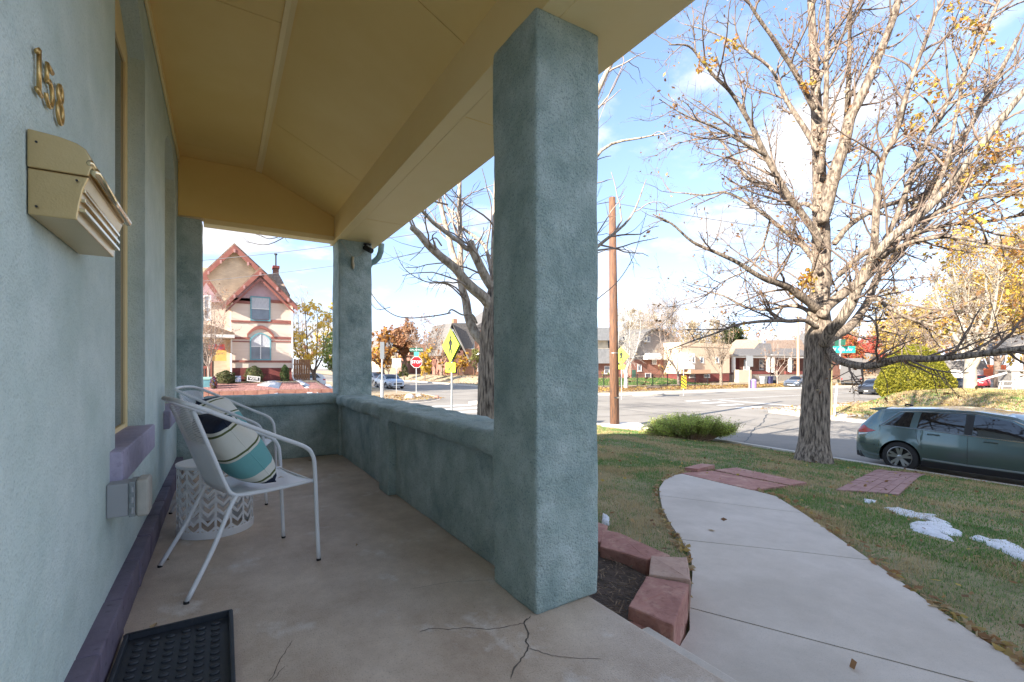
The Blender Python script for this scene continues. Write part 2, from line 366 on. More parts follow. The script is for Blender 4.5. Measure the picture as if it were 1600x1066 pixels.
# paving outlines on our lot, measured on the lawn
def G(px, py): return ray_ground(px, py, LA)
walkL = [G(*p) for p in ((1075, 990), (1079, 955))] + [G(*p) for p in ((1080, 880), (1063, 848), (1045, 820), (1033, 795), (1030, 777), (1030, 762), (1048, 747), (1078, 741))]
jl = [0, 1, 3, 6, 9]
def gpt(x, y): return Vector((x, y, float(LA(x, y))))
slabs = [
    [gpt(1.80, -2.5), gpt(1.80, 1.50), G(1075, 990), G(1076, 955), gpt(3.08, .38), gpt(2.95, -.5), gpt(2.9, -2.5)],
    [G(1076, 955), G(1080, 900), G(1078, 870), G(1063, 847), G(1362, 880), G(1450, 944), G(1520, 994), G(1590, 1040), gpt(3.08, .38)],
    [G(1063, 847), G(1045, 820), G(1034, 798), G(1030, 777), G(1256, 805), G(1300, 836), G(1362, 880)],
    [G(1030, 777), G(1029, 765), G(1037, 753), G(1052, 745), G(1072, 741), G(1176, 768), G(1213, 778), G(1256, 805)],
]
flag = [[G(1063, 742), G(1112, 738), G(1232, 762), G(1176, 769)], [G(1114, 737), G(1150, 733), G(1262, 757), G(1234, 761)]]
brickp = [G(1306, 767), G(1372, 735), G(1448, 741), G(1404, 774)]
bed = [gpt(1.535, 1.61), gpt(1.75, 1.61), gpt(2.28, 2.0), gpt(2.30, 2.5), gpt(2.15, 2.9), gpt(2.15, 5.2), gpt(2.15, 6.4), gpt(1.6, 6.4)]
def inside(poly, X, Y):
    X = np.asarray(X); r = np.zeros(X.shape, bool); n = len(poly)
    for i in range(n):
        a, b = poly[i], poly[(i + 1) % n]
        if a.y == b.y: continue
        c = ((a.y > Y) != (b.y > Y)) & (X < (b.x - a.x) * (Y - a.y) / (b.y - a.y) + a.x); r ^= c
    return r
paved = slabs + flag + [brickp]
def dropA(X, Y):
    d = np.zeros(X.shape)
    for p in paved: d = np.where(inside(p, X, Y), .07, d)
    d = np.where((X < 1.75) & (Y > -9) & (Y < 6.7) & (X > -9.2), .5, d)
    d = np.where((X < 1.95) & (Y < 1.6), .5, d)
    return d
lawn_o = grid_mesh('front_lawn', spread((-60, -10, 10), (-10, 1, 1.0), (1, 9, .08), (9, KX0, .16)), spread((-60, -6, 6), (-6, 0, .5), (0, 7, .08), (7, KY0, .2)),
                   LA, LAWN, corner_snap(KX0 - .14, KY0 - .14, -1, -1, 2.4), drop=dropA)
PLAINS = {}
grid_mesh('north_west_yard', spread((-150, -12, 10), (-12, 13, .5)), spread((KY1 + .14, 34, .5), (34, 34.1, .05), (34.2, 44, .5), (44, 150, 12)), LNW, DRYG, corner_snap(13 - .14, KY1 + .14, -1, 1, 4))
grid_mesh('north_east_yard', spread((KX1 + .14, 70, 1), (70, 250, 20)), spread((KY1 + .14, 45, .5), (45, 200, 12)), LNE, DRYG, corner_snap(KX1 + .14, KY1 + .14, 1, 1, 4))
grid_mesh('south_east_yard', spread((KX1 + .14, 60, .7), (60, 250, 20)), spread((-150, -10, 10), (-10, KY0 - .14, .5)), LSE, DRYG, corner_snap(KX1 + .14, KY0 - .14, 1, -1, 4))

def kerb_path(cx, cy, sx, sy, r, far=90):
    pts = [(cx, cy + sy * y) for y in list(np.linspace(far, r, 40))]
    ox, oy = cx + sx * r, cy + sy * r
    pts += [(ox - sx * r * math.cos(a), oy - sy * r * math.sin(a)) for a in np.linspace(0, math.pi / 2, 12)[1:-1]]
    pts += [(cx + sx * x, cy) for x in list(np.linspace(r, far, 40))]
    return pts
def strip(name, pts, w, sx, sy, zf, mt, h0, h1, kind='structure', lead=0.0):
    """a kerb or flat strip that follows pts, lying inside the lot"""
    m = MB(); V = []
    n = len(pts)
    for i, (x, y) in enumerate(pts):
        a = Vector(pts[max(i - 1, 0)]); b = Vector(pts[min(i + 1, n - 1)]); t = (b - a).normalized(); nn = Vector((-t.y, t.x))
        if nn.x * sx + nn.y * sy < 0: nn = -nn
        q0 = Vector((x, y)) + nn * lead; q1 = q0 + nn * w; z = float(zf(x, y))
        V += [(q0.x, q0.y, z + h0), (q0.x, q0.y, z + h1), (q1.x, q1.y, z + h1), (q1.x, q1.y, z + h0)]
    F = []
    for i in range(n - 1):
        b = i * 4; F += [(b, b + 4, b + 5, b + 1), (b + 1, b + 5, b + 6, b + 2), (b + 2, b + 6, b + 7, b + 3)]
    m.add(V, F); return m.build(name, mt, kind=kind)
for nm, (cx, cy, sx, sy, r) in (('kerb_near', (KX0, KY0, -1, -1, 2.5)), ('kerb_north_west', (13, KY1, -1, 1, 4)), ('kerb_north_east', (KX1, KY1, 1, 1, 4)), ('kerb_south_east', (KX1, KY0, 1, -1, 4))):
    P = kerb_path(cx, cy, sx, sy, r)
    strip(nm, P, .15, sx, sy, S, KERB, -.2, .135)
    if nm != 'kerb_near':
        zf = {'kerb_north_west': LNW, 'kerb_north_east': LNE, 'kerb_south_east': LSE}[nm]
        strip('gutter_' + nm[5:], P, .35, -sx, -sy, S, KERB, -.1, .006)
strip('gutter_near', kerb_path(KX0, KY0, -1, -1, 2.5), .35, 1, 1, S, KERB, -.1, .006)
strip('sidewalk_north_east', [(x, KY1 + .16) for x in np.linspace(29, 120, 60)], 1.7, 0, 1, lambda x, y: S(x, y) + .13, KERB, -.1, .012)
strip('sidewalk_south_east', [(x, 13.3) for x in np.linspace(27, 34, 12)], 1.4, 0, 1, LSE, KERB, -.2, .03)
strip('sidewalk_east', [(26.6, y) for y in np.linspace(-30, 12.6, 60)], 1.3, 1, 0, LSE, KERB, -.2, .02)
strip('corner_ramp', [(25.3, y) for y in np.linspace(10.5, 14.2, 8)], 1.3, 1, 0, LSE, KERB, -.2, .018)
# leaf strewn verge
PAINTW = mat('road_paint', (.70, .69, .66), (.80, .79, .76), scale=5, rough=.8, spots=(.35, .34, .32), spot_scale=9, spot_lo=.6, spot_hi=.75)
def patch(name, x0, y0, x1, y1, mt, lift, n=6, kind='structure'):
    xs = np.linspace(x0, x1, n); ys = np.linspace(y0, y1, n); return grid_mesh(name, xs, ys, lambda X, Y: S(X, Y) + lift, mt, kind=kind)
for i in range(4): patch('crosswalk_bar', 26.3 + i * .5, 16.3 + i * 1.6, 28.6 + i * .5, 16.85 + i * 1.6, PAINTW, .006)
for i in range(6): patch('crosswalk_bar', 9.6, 16.2 + i * 1.7, 12.6, 16.9 + i * 1.7, PAINTW, .006)
patch('lane_line', 31, 21.6, 60, 21.72, PAINTW, .006, 12)
patch('stop_line', 31, 16.0, 31.4, 21.2, PAINTW, .006)
for cx_, cy_, l_, w_, nm in ((14.6, 25.7, 3.4, 1.3, 'traffic_island'), (30.2, 27.0, 3.6, 1.2, 'traffic_island')):
    m = MB(); pts = [(cx_ + l_ * .5 * math.cos(a) * (1 if abs(math.cos(a)) < .8 else 1), cy_ + w_ * .5 * math.sin(a)) for a in np.linspace(0, 2 * math.pi, 20)[:-1]]
    z = float(S(cx_, cy_)); m.prism(pts, z - .1, z + .14); m.build(nm, KERB, kind='structure', bevel=.02)
# dark road seams
SEAM = mat('road_seal', (.06, .06, .06), rough=.6)
def seam(pts, w, zf, lift, name='road_crack', mt=None, parent=None, kind='structure'):
    V = []; n = len(pts)
    for i, (x, y) in enumerate(pts):
        a = Vector(pts[max(i - 1, 0)]); b = Vector(pts[min(i + 1, n - 1)]); t = (b - a).normalized(); nn = Vector((-t.y, t.x)) * w * .5 * (.6 + .8 * random.random())
        if i in (0, n - 1): nn *= .2
        z = float(zf(x, y)) + lift; V += [(x + nn.x, y + nn.y, z), (x - nn.x, y - nn.y, z)]
    return MB().add(V, [(2 * i, 2 * i + 1, 2 * i + 3, 2 * i + 2) for i in range(n - 1)]).build(name, mt or SEAM, parent=parent, kind=kind, fixn=False)
def wob(a, b, n, amp):
    a = Vector(a); b = Vector(b); d = (b - a); nn = Vector((-d.y, d.x)).normalized(); o = 0; out = []
    for i in range(n + 1):
        o += random.uniform(-amp, amp); o *= .85; q = a + d * i / n + nn * o; out.append((q.x, q.y))
    return out
for a, b in (((14, 19.5), (46, 21)), ((14.5, 9), (24.6, 13.8)), ((19.3, -3), (19.1, 27)), ((13, 17), (24, 16.2)), ((34, 28), (33, 15)), ((30, 24.5), (60, 25.2))):
    seam(wob(a, b, 40, .05), .05, S, .005)
strip('dirt_verge', [(x, 29.95) for x in np.linspace(29, 110, 80)], 4.9, 0, 1, lambda x, y: S(x, y) + .13, DRYG, -.1, .035)

# ------------------------------------------------------------------ our own walk, stones and brick patch
def inset(poly, d):
    c = sum((Vector((p.x, p.y, 0)) for p in poly), Vector()) / len(poly); out = []
    n = len(poly)
    for i in range(n):
        p0, p1, p2 = poly[i - 1], poly[i], poly[(i + 1) % n]
        e1 = (p1 - p0); e2 = (p2 - p1); n1 = Vector((-e1.y, e1.x, 0)).normalized(); n2 = Vector((-e2.y, e2.x, 0)).normalized()
        nn = (n1 + n2); nn = nn.normalized() if nn.length > .1 else n1
        if nn.dot(c - p1) < 0: nn = -nn
        out.append(p1 + nn * d)
    return out
def slab(poly, top, depth, name, mt, parent, gap=.005, bevel=.006, cuts=0):
    q = inset(poly, gap); n = len(q)
    if cuts:
        bm = bmesh.new(); f = bm.faces.new([bm.verts.new((p.x, p.y, 0)) for p in q]); bmesh.ops.triangulate(bm, faces=[f], quad_method='BEAUTY', ngon_method='BEAUTY')
        for _ in range(cuts): bmesh.ops.subdivide_edges(bm, edges=bm.edges[:], cuts=1, use_grid_fill=True)
        for v_ in bm.verts: v_.co.z = float(LA(v_.co.x, v_.co.y)) + top
        r_ = bmesh.ops.extrude_edge_only(bm, edges=[e for e in bm.edges if len(e.link_faces) == 1])
        for v_ in [g_ for g_ in r_['geom'] if isinstance(g_, bmesh.types.BMVert)]: v_.co.z -= depth
        bmesh.ops.recalc_face_normals(bm, faces=bm.faces); me = bpy.data.meshes.new(name); bm.to_mesh(me); bm.free()
        return link_mesh(name, me, mt, parent)
    vs = [(p.x, p.y, p.z + top) for p in q] + [(p.x, p.y, p.z + top - depth) for p in q]
    m = MB().add(vs, [tuple(range(n)), tuple(range(n, 2 * n))[::-1]] + [(i, (i + 1) % n, n + (i + 1) % n, n + i) for i in range(n)])
    return m.build(name, mt, parent, bevel=bevel)
wk = thing('walkway', 'curved pale concrete walkway running from the porch step across the lawn', 'walkway', (0, 0, 0))
for p in slabs: slab(p, .022, .12, 'concrete_slab', CONC, wk, gap=.009, cuts=4)
fl = thing('flagstone_path', 'red sandstone slabs at the far end of the concrete walkway', 'flagstones', (0, 0, 0))
for p in flag: slab(p, .03, .10, 'flagstone', REDSTONE, fl, gap=.012, cuts=3)
d = (flag[1][1] - flag[1][0]).normalized()
tagp(slab([G(1070, 738), G(1096, 731), G(1117, 733), G(1090, 740)], .075, .2, 'flagstone', REDSTONE, fl, gap=.0), 'raised end stone')
bp_ = thing('brick_path', 'short patch of red paver bricks crossing the grass towards the parked car', 'brick paving', (0, 0, 0))
a, b_, c_, d_ = brickp[0], brickp[1], brickp[2], brickp[3]     # a-b along the length, d-c the other edge
nl, nw = 24, 6; protoB = None
for i in range(nl):
    for j in range(nw):
        off = .5 if j % 2 else 0
        u0, u1 = (i * 1 - off) / nl * 1.0, (i + 1 - off) / nl
        if i % 2 == 0: u1 = min((i + 2 - off) / nl, 1.0)
        else: continue
        u0 = max(u0, 0); v0, v1 = j / nw, (j + 1) / nw
        def q(u, v):
            p = (a.lerp(b_, u)).lerp(d_.lerp(c_, u), v); return Vector((p.x, p.y, float(LA(p.x, p.y))))
        poly = [q(u0, v0), q(u1, v0), q(u1, v1), q(u0, v1)]
        slab(poly, .018 + random.uniform(-.005, .006), .05, 'brick', PAVER, bp_, gap=.006, bevel=0)
# bed edging stones beside the near column
def block(name, poly, ztop, zbot, mt, label, group=None, amp=.008):
    n = len(poly); c = sum((Vector(p) for p in poly), Vector((0, 0))) / n
    m = MB().add([(p[0] - c.x, p[1] - c.y, 0) for p in poly] + [(p[0] - c.x + random.uniform(-amp, amp), p[1] - c.y + random.uniform(-amp, amp), ztop - zbot + random.uniform(-amp, amp)) for p in poly],
                 [tuple(range(n))[::-1], tuple(range(n, 2 * n))] + [(i, (i + 1) % n, n + (i + 1) % n, n + i) for i in range(n)])
    o = m.build(name, mt, None, bevel=.010)
    bm = bmesh.new(); bm.from_mesh(o.data); bmesh.ops.triangulate(bm, faces=bm.faces)
    for _ in range(3): bmesh.ops.subdivide_edges(bm, edges=[e for e in bm.edges if e.calc_length() > .04], cuts=1)
    for v_ in bm.verts:
        q = v_.co + Vector((c.x, c.y, 0)); side = 1.0 if v_.co.z < (ztop - zbot) - .02 else .35
        v_.co += Vector((mnoise.noise(q * 14), mnoise.noise(q * 14 + Vector((9, 0, 0))), 0)) * .012 * side + Vector((0, 0, mnoise.noise(q * 9 + Vector((0, 7, 0))) * .006))
    bm.to_mesh(o.data); bm.free(); o.location = (c.x, c.y, zbot)
    return tagp(o, label, 'stone', group)
GR = 'sandstone blocks edging the planting bed'
def T(px, py, z=-.12):
    q = W(px, py, (CAMZ - z) * FPX / (py - 574)); return (q.x, q.y)
block('edging_stone', [T(1012, 899), T(1075, 911), T(1052, 976), T(981, 950)], -.12, -.36, REDSTONE, 'long dark red edging stone nearest the porch corner', GR)
block('edging_stone', [T(1018, 871), T(1074, 869), T(1079, 908), T(1013, 896)], -.118, -.36, TANSTONE, 'buff square edging stone between the two red ones', GR)
block('edging_stone', [T(938, 826), T(966, 832), T(1046, 868), T(1012, 874), T(938, 852)], -.12, -.36, REDSTONE, 'long red edging stone beyond the buff one, on the lawn side', GR)
block('edging_stone', [T(915, 806), T(950, 822), T(938, 846), T(900, 830)], -.12, -.36, REDSTONE, 'red edging stone half hidden behind the near column', GR)
block('edging_stone', [T(983, 966, -.2), T(1024, 971, -.2), T(1020, 989, -.2), T(984, 980, -.2)], -.19, -.36, REDSTONE, 'small red stone chip at the foot of the step', GR)
for i in range(5):
    y0 = 3.4 + i * .62; block('edging_stone', [(2.05, y0), (2.28, y0), (2.28, y0 + .58), (2.05, y0 + .58)], -.14, -.36, REDSTONE, ['red edging stone hidden nearest behind the near column', 'second red edging stone behind the near column', 'middle red edging stone along the parapet outside', 'fourth red edging stone along the parapet outside', 'last red edging stone before the bare tree'][i], GR)
slab(bed, .13, .2, 'planting_bed', SOIL, None, gap=0, cuts=3)['kind'] = 'structure'
rng = np.random.default_rng(5)
# mulch: sticks and bits
m = MB()
for i in range(520):
    x = rng.uniform(1.54, 2.3); y = rng.uniform(1.62, 3.2)
    if not inside(bed, np.array([x]), np.array([y]))[0]: continue
    a_ = rng.uniform(0, 6.28); l = rng.uniform(.01, .06); z = float(LA(x, y)) + .135 + rng.uniform(0, .03)
    m.bar((x, y, z), (x + l * math.cos(a_), y + l * math.sin(a_), z + rng.uniform(-.015, .02)), rng.uniform(.002, .006), rng.uniform(.002, .005))
tagp(m.build('mulch', mat('mulch_twig', (.10, .07, .05), (.30, .21, .14), scale=30, rough=.9), fixn=False), 'dark brown bark mulch and twigs in the bed by the near column', 'mulch', kind='stuff')

# snow patches
def snow(polys, name='snow_patch', zf=LA, label='', h=.016, mt=SNOW):
    for k, (px_poly, lab) in enumerate(polys):
        pts = [ray_ground(p[0], p[1], zf) for p in px_poly]
        c = sum(pts, Vector()) / len(pts); rr = []
        # smooth, lumpy outline by radial subdivision
        n = len(pts); out = []
        for i in range(n):
            p, q = pts[i], pts[(i + 1) % n]
            for t_ in (0, .33, .66):
                w_ = p.lerp(q, t_); e = .11 * (q - p).length
                out.append(w_ + Vector((random.uniform(-e, e), random.uniform(-e, e), 0)))
        V = []; rings = 5; N_ = len(out)
        for r_ in range(rings):
            f = 1 - r_ / rings
            for p in out:
                x = c.x + (p.x - c.x) * f; y = c.y + (p.y - c.y) * f
                hh = h * min(1, (1 - f) * 3) * (0.7 + .5 * mnoise.noise(Vector((x * 6, y * 6, 1))))
                V.append((x, y, float(zf(x, y)) + .012 + hh - (.03 if r_ == 0 else 0)))
        V.append((c.x, c.y, float(zf(c.x, c.y)) + .012 + h))
        F = [(r_ * N_ + i, r_ * N_ + (i + 1) % N_, (r_ + 1) * N_ + (i + 1) % N_, (r_ + 1) * N_ + i) for r_ in range(rings - 1) for i in range(N_)]
        F += [((rings - 1) * N_ + i, (rings - 1) * N_ + (i + 1) % N_, rings * N_) for i in range(N_)]
        o = MB().add(V, F).build(name, mt, smooth=True); tagp(o, lab, 'snow', 'snow patches', 'stuff')
snow([(((1378, 793), (1396, 792), (1430, 802), (1466, 806), (1490, 820), (1470, 822), (1440, 812), (1405, 806)), 'thin far strip of melting snow on the front lawn'),
      (((1414, 822), (1428, 814), (1450, 815), (1478, 816), (1486, 822), (1512, 834), (1480, 842), (1492, 849), (1450, 838), (1425, 830)), 'middle lumpy patch of snow on the front lawn'),
      (((1512, 840), (1520, 835), (1545, 842), (1570, 843), (1600, 860), (1640, 885), (1620, 888), (1575, 868), (1540, 852)), 'snow patch on the lawn running out at the right edge'),
      (((1350, 781), (1366, 783), (1362, 788), (1352, 786)), 'tiny snow patch nearest the brick paving')], label='')
snow([(((940, 808), (952, 812), (954, 822), (940, 820)), 'small crust of snow at the end of the bed by the near column')], h=.06)
snow([(((395, 600), (420, 597), (465, 597), (492, 603), (480, 606), (440, 603), (425, 606)), 'patch of snow on the raised rock bed before the pink gabled house'),
      (((440, 595), (470, 594), (486, 599), (462, 600)), 'strip of snow at the corner of the pink gabled house')], zf=LNW, h=.05)
GRAV = mat('pale_gravel', (.55, .54, .52), (.78, .77, .75), scale=6, rough=.9, bump=1, bscale=14, dist=.05, spots=(.2, .19, .18), spot_scale=9)
o = MB().prism([(13.3 + 1.0 * math.cos(a) + .15 * math.sin(3 * a), 13.2 + .75 * math.sin(a)) for a in np.linspace(0, 6.28, 22)[:-1]], -1.5, -1.13).build('gravel_patch', GRAV)
o['kind'] = 'structure'

# grass blades
rng = np.random.default_rng(11)
def grass(n, x0, x1, y0, y1, hmin, hmax, wd, name, label, zf=LA, avoid=True, dry=.5):
    x = rng.uniform(x0, x1, n); y = rng.uniform(y0, y1, n)
    if avoid:
        bad = np.zeros(n, bool)
        for p in paved + [bed]: bad |= inside(p, x, y)
        bad |= (x < 1.62) | ((x < 2.3) & (y < 2.9)) | ((x < 2.3) & (y < 6.5)) & (x < 2.3)
        bad |= (np.hypot(x - 13.3, y - 13.2) < .95)
        bad |= ((x > KX0 - 2.6) & (y > KY0 - 2.6) & (np.hypot(x - KX0 + 2.5, y - KY0 + 2.5) > 2.35)) | (x > KX0 - .15) | (y > KY0 - .15)
        x = x[~bad]; y = y[~bad]
    n = len(x); z = zf(x, y)
    nz = np.array([mnoise.noise(Vector((a * .9, b * .9, 0))) + .6 * mnoise.noise(Vector((a * 3.1, b * 3.1, 4))) for a, b in zip(x, y)])
    h = rng.uniform(hmin, hmax, n) * np.clip(1 + .5 * nz, .5, 1.5); ang = rng.uniform(0, 6.283, n); lean = rng.uniform(.1, 1.1, n) * h
    w = wd * rng.uniform(.6, 1.3, n); dx = np.cos(ang); dy = np.sin(ang)
    B = np.stack([x, y, z - .005], 1); side = np.stack([-dy, dx, 0 * dx], 1) * w[:, None]; tip = B + np.stack([dx * lean, dy * lean, h], 1)
    V = np.stack([B - side, B + side, tip], 1).reshape(-1, 3); F = np.arange(3 * n).reshape(n, 3)
    g = np.array([.075, .20, .045]); g2 = np.array([.19, .31, .07]); s_ = np.array([.60, .47, .24]); s2 = np.array([.40, .29, .15])
    isdry = rng.uniform(size=n) < np.clip(dry + 1.5 * nz, .04, .97); t = rng.uniform(size=n)[:, None]
    c = np.where(isdry[:, None], s_ * t + s2 * (1 - t), g * t + g2 * (1 - t))
    o = np_mesh(name, V, F, GRASS, kind='stuff', colors=np.repeat(c, 3, axis=0)); return tagp(o, label, 'grass', kind='stuff')
grass(170000, 2.0, 7.2, -.8, 7.0, .015, .042, .0022, 'grass', 'short half dry grass of the front lawn beside the walkway', dry=.40)
grass(210000, 5.0, 13.8, -1.5, 14.8, .02, .05, .0055, 'grass', 'patchy grass of the outer lawn around the big tree', dry=.46)
grass(60000, 27, 44, 0, 13.2, .05, .12, .02, 'grass', 'straw coloured grass of the mound across the street', LSE, False, .72)
grass(26000, 27.5, 52, 36.5, 41, .08, .16, .03, 'grass', 'green lawn behind the black iron fence', LNE, False, -.2)
# fallen leaves
def litter(n, x0, x1, y0, y1, size, zf, label, lift=.02, avoid=True, name='fallen_leaves'):
    x = rng.uniform(x0, x1, n); y = rng.uniform(y0, y1, n)
    if avoid:
        bad = (x < 2.3) & (y < 6.6)
        for p in slabs[1:]: bad |= inside(p, x, y) & (rng.uniform(size=n) < .97)
        x = x[~bad]; y = y[~bad]; n = len(x)
    C = np.stack([x, y, zf(x, y) + lift + rng.uniform(0, .02, n)], 1)
    pal = np.array([[.42, .26, .12], [.30, .16, .07], [.50, .36, .20], [.55, .40, .10], [.22, .12, .06]])
    return tagp(leaves(name, C, size, pal[rng.integers(0, 5, n)] * rng.uniform(.8, 1.15, (n, 1)), LEAF, flat=True, rng=rng), label, 'fallen leaves', kind='stuff')
litter(1700, 2.2, 13.6, -1, 14.6, .032, LA, 'brown fallen leaves scattered over the front lawn', .028)
litter(9000, 27, 75, 29.9, 35.2, .11, lambda x, y: S(x, y) + .16, 'orange brown leaves drifted along the verge before the iron fence', .03, False)
litter(5000, 24.9, 44, 1, 15.0, .07, LSE, 'leaf litter on the yard across the street', .04, False)
litter(2500, 25.5, 60, 38, 75, .13, LNE, 'leaf litter on the far verge north of the crossing', .04, False)
litter(1800, 4, 12.6, 28.3, 33, .07, LNW, 'leaf litter on the corner by the stop sign', .04, False)
# leaves gathered along the walk edges
E = []
for A, B in zip(slabs[1][4:8], slabs[1][5:9]):
    for _ in range(26): E.append(A.lerp(B, random.random()) + Vector((random.uniform(-.01, .10), random.uniform(-.03, .05), .028)))
for A, B in zip(slabs[1][0:3] + slabs[2][0:3] + slabs[3][0:4], slabs[1][1:4] + slabs[2][1:4] + slabs[3][1:5]):
    for _ in range(14): E.append(A.lerp(B, random.random()) + Vector((random.uniform(-.07, .02), random.uniform(-.02, .05), .028)))
for A, B in zip(slabs[3][5:7] + slabs[2][4:6], slabs[3][6:8] + slabs[2][5:7]):
    for _ in range(24): E.append(A.lerp(B, random.random()) + Vector((random.uniform(-.02, .12), random.uniform(-.1, .02), .028)))
E = np.array([tuple(e) for e in E]); pal = np.array([[.42, .27, .13], [.34, .19, .09], [.50, .38, .22], [.46, .33, .12]])
tagp(leaves('fallen_leaves', E, .034, pal[rng.integers(0, 4, len(E))], LEAF, flat=True, rng=rng), 'dry leaves caught along the edges of the concrete walkway', 'fallen leaves', kind='stuff')
# ------------------------------------------------------------------ our house: wall, porch, columns, parapets, ceiling
XW = -0.41; XC0, XC1 = 1.21, 1.60; XB = 1.24; XF = 1.79; ZB = 2.75; YE = 6.22
hs = thing('porch_house', 'seafoam stucco house whose mustard ceilinged front porch we stand on', 'house', (0, 0, 0))
def wall_strip(y0, y1, z0, z1, openings):
    m = MB(); ys = []
    for (a, b, zb, zs, ah) in openings: ys += list(np.linspace(a, b, 13))
    edges = sorted(set([y0, y1] + ys))
    def opening(y):
        for (a, b, zb, zs, ah) in openings:
            if a - 1e-6 <= y <= b + 1e-6: return (a, b, zb, zs, ah)
    def top(o, y):
        u = (y - (o[0] + o[1]) / 2) / ((o[1] - o[0]) / 2); return o[3] + o[4] * (1 - u * u)
    D = .16
    for i in range(len(edges) - 1):
        a, b = edges[i], edges[i + 1]; o = opening((a + b) / 2)
        if not o:
            k = max(1, int((b - a) / .5))
            for j in range(k):
                p, q = a + (b - a) * j / k, a + (b - a) * (j + 1) / k
                m.add([(XW, p, z0), (XW, q, z0), (XW, q, z1), (XW, p, z1)], [(0, 1, 2, 3)])
        else:
            ta, tb = top(o, a), top(o, b)
            m.add([(XW, a, z0), (XW, b, z0), (XW, b, o[2]), (XW, a, o[2])], [(0, 1, 2, 3)])
            m.add([(XW, a, ta), (XW, b, tb), (XW, b, z1), (XW, a, z1)], [(0, 1, 2, 3)])
            m.add([(XW, a, ta), (XW, b, tb), (XW - D, b, tb), (XW - D, a, ta)], [(0, 1, 2, 3)])
    for o in openings:
        for y in (o[0], o[1]):
            m.add([(XW, y, o[2]), (XW - D, y, o[2]), (XW - D, y, top(o, y)), (XW, y, top(o, y))], [(0, 1, 2, 3)])
        m.add([(XW, o[0], o[2]), (XW, o[1], o[2]), (XW - D, o[1], o[2]), (XW - D, o[0], o[2])], [(0, 1, 2, 3)])
    return m
OPEN = [(2.76, 3.74, .75, 3.06, .20), (4.97, 5.98, .75, 3.06, .20)]
wm = wall_strip(-9.0, 6.6, -.35, 3.62, OPEN)
wm.box(-9.0, 6.35, -.6, XW - .001, 6.6, 3.6); wm.box(-9.2, -9.2, -.6, -9.0, 6.6, 3.6); wm.box(-9.0, -9.2, -.6, XW, -9.0, 3.6)
wm.box(-9.0, 6.36, 3.6, XW - .002, 6.59, 5.9); wm.box(XW - .2, -9.0, 3.621, XW, 6.36, 5.9); wm.box(-9.2, -9.2, 3.6, -9.0, 6.6, 5.9)
wo_ = wm.build('wall', STUCCO, hs, bevel=0, fixn=True)
bmv = wo_.modifiers.new('soft', 'BEVEL'); bmv.width = .018; bmv.segments = 3; bmv.limit_method = 'ANGLE'; bmv.angle_limit = R(50)
for (a, b, zb, zs, ah) in OPEN:
    f = MB(); xf0, xf1 = XW - .155, XW - .085; t_ = .07
    f.box(xf0, a, zb, xf1, a + t_, zs + .22); f.box(xf0, b - t_, zb, xf1, b, zs + .22); f.box(xf0 + .001, a + t_, zs - .08, xf1 - .001, b - t_, zs + .30)
    w = f.build('window', YELLOW2, hs, bevel=.004)
    MB().box(xf0 + .045, a + t_ + .001, zb + .03, xf0 + .058, b - t_ - .001, zs - .081).build('pane', GLASS, w)
    MB().box(xf0 + .02, a + t_, zb, xf1 - .002, b - t_, zb + .028).build('sash', YELLOW2, w)
    si = rounded_box(XW - .15, a - .12, .60, XW + .045, b + .06, .752, step=.2, rad=.01, amp=.003); build_rb(si, 'window_sill', LILAC, hs)
# plinth of plum coloured blocks along the foot of the wall
y = .3; k = 0
while y < 6.2:
    l = random.uniform(.36, .5); y1 = min(y + l, 6.2); o = rounded_box(XW - .02, y, 0.002, XW + .062 + random.uniform(-.003, .003), y1 - .004, .15 + random.uniform(-.003, .004), step=.12, rad=.008, amp=.004, ns=9, seed=k)
    build_rb(o, 'plinth_block', PURPLE, hs); y = y1; k += 1
# porch floor (a piece of the setting) and its step
fo = MB().box(XW - .1, -1.75, -.14, 1.53, 6.95, 0).build('porch_floor', FLOORC, bevel=.008); fo['kind'] = 'structure'
st = MB().box(1.40, -3, -.34, 1.785, 1.60, -.155).build('porch_step', CONC, bevel=.008); st['kind'] = 'structure'
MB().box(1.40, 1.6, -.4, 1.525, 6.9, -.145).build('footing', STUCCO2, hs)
for pts, w in (([(824, 966), (818, 974), (826, 990), (822, 1003), (826, 1012), (815, 1030), (803, 1045), (798, 1062)], .006), ([(830, 962), (818, 974), (800, 978), (780, 982), (760, 984), (730, 981), (700, 984), (672, 982), (655, 988)], .0035),
               ([(826, 1013), (840, 1017), (858, 1024), (868, 1026), (900, 1029), (940, 1030)], .003), ([(770, 906), (740, 908), (700, 910), (668, 916), (640, 921)], .002), ([(458, 1000), (446, 1018), (438, 1030), (430, 1050), (420, 1066)], .003), ([(446, 1040), (436, 1052), (424, 1066)], .002)):
    q = [T(px, py, 0) for (px, py) in pts]; fine = []
    for i in range(len(q) - 1):
        A, B = Vector(q[i]), Vector(q[i + 1])
        for s_ in range(4): fine.append(tuple(A.lerp(B, s_ / 4) + Vector((random.uniform(-.003, .003), random.uniform(-.003, .003)))))
    fine.append(q[-1]); seam(fine, w, lambda x, y: 0.0, .0012, 'floor_crack', mt=MATS.get('crk') or mat('crk', (.12, .10, .085), rough=.9), parent=fo, kind=None)

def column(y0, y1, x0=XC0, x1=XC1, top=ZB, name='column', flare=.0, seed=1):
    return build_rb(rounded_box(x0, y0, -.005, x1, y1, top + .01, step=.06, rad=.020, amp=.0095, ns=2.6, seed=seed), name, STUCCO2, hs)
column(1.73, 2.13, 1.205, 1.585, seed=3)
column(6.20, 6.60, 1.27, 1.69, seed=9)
column(YE, 6.6, XW - .01, -.18, name='wall_pilaster', seed=20)
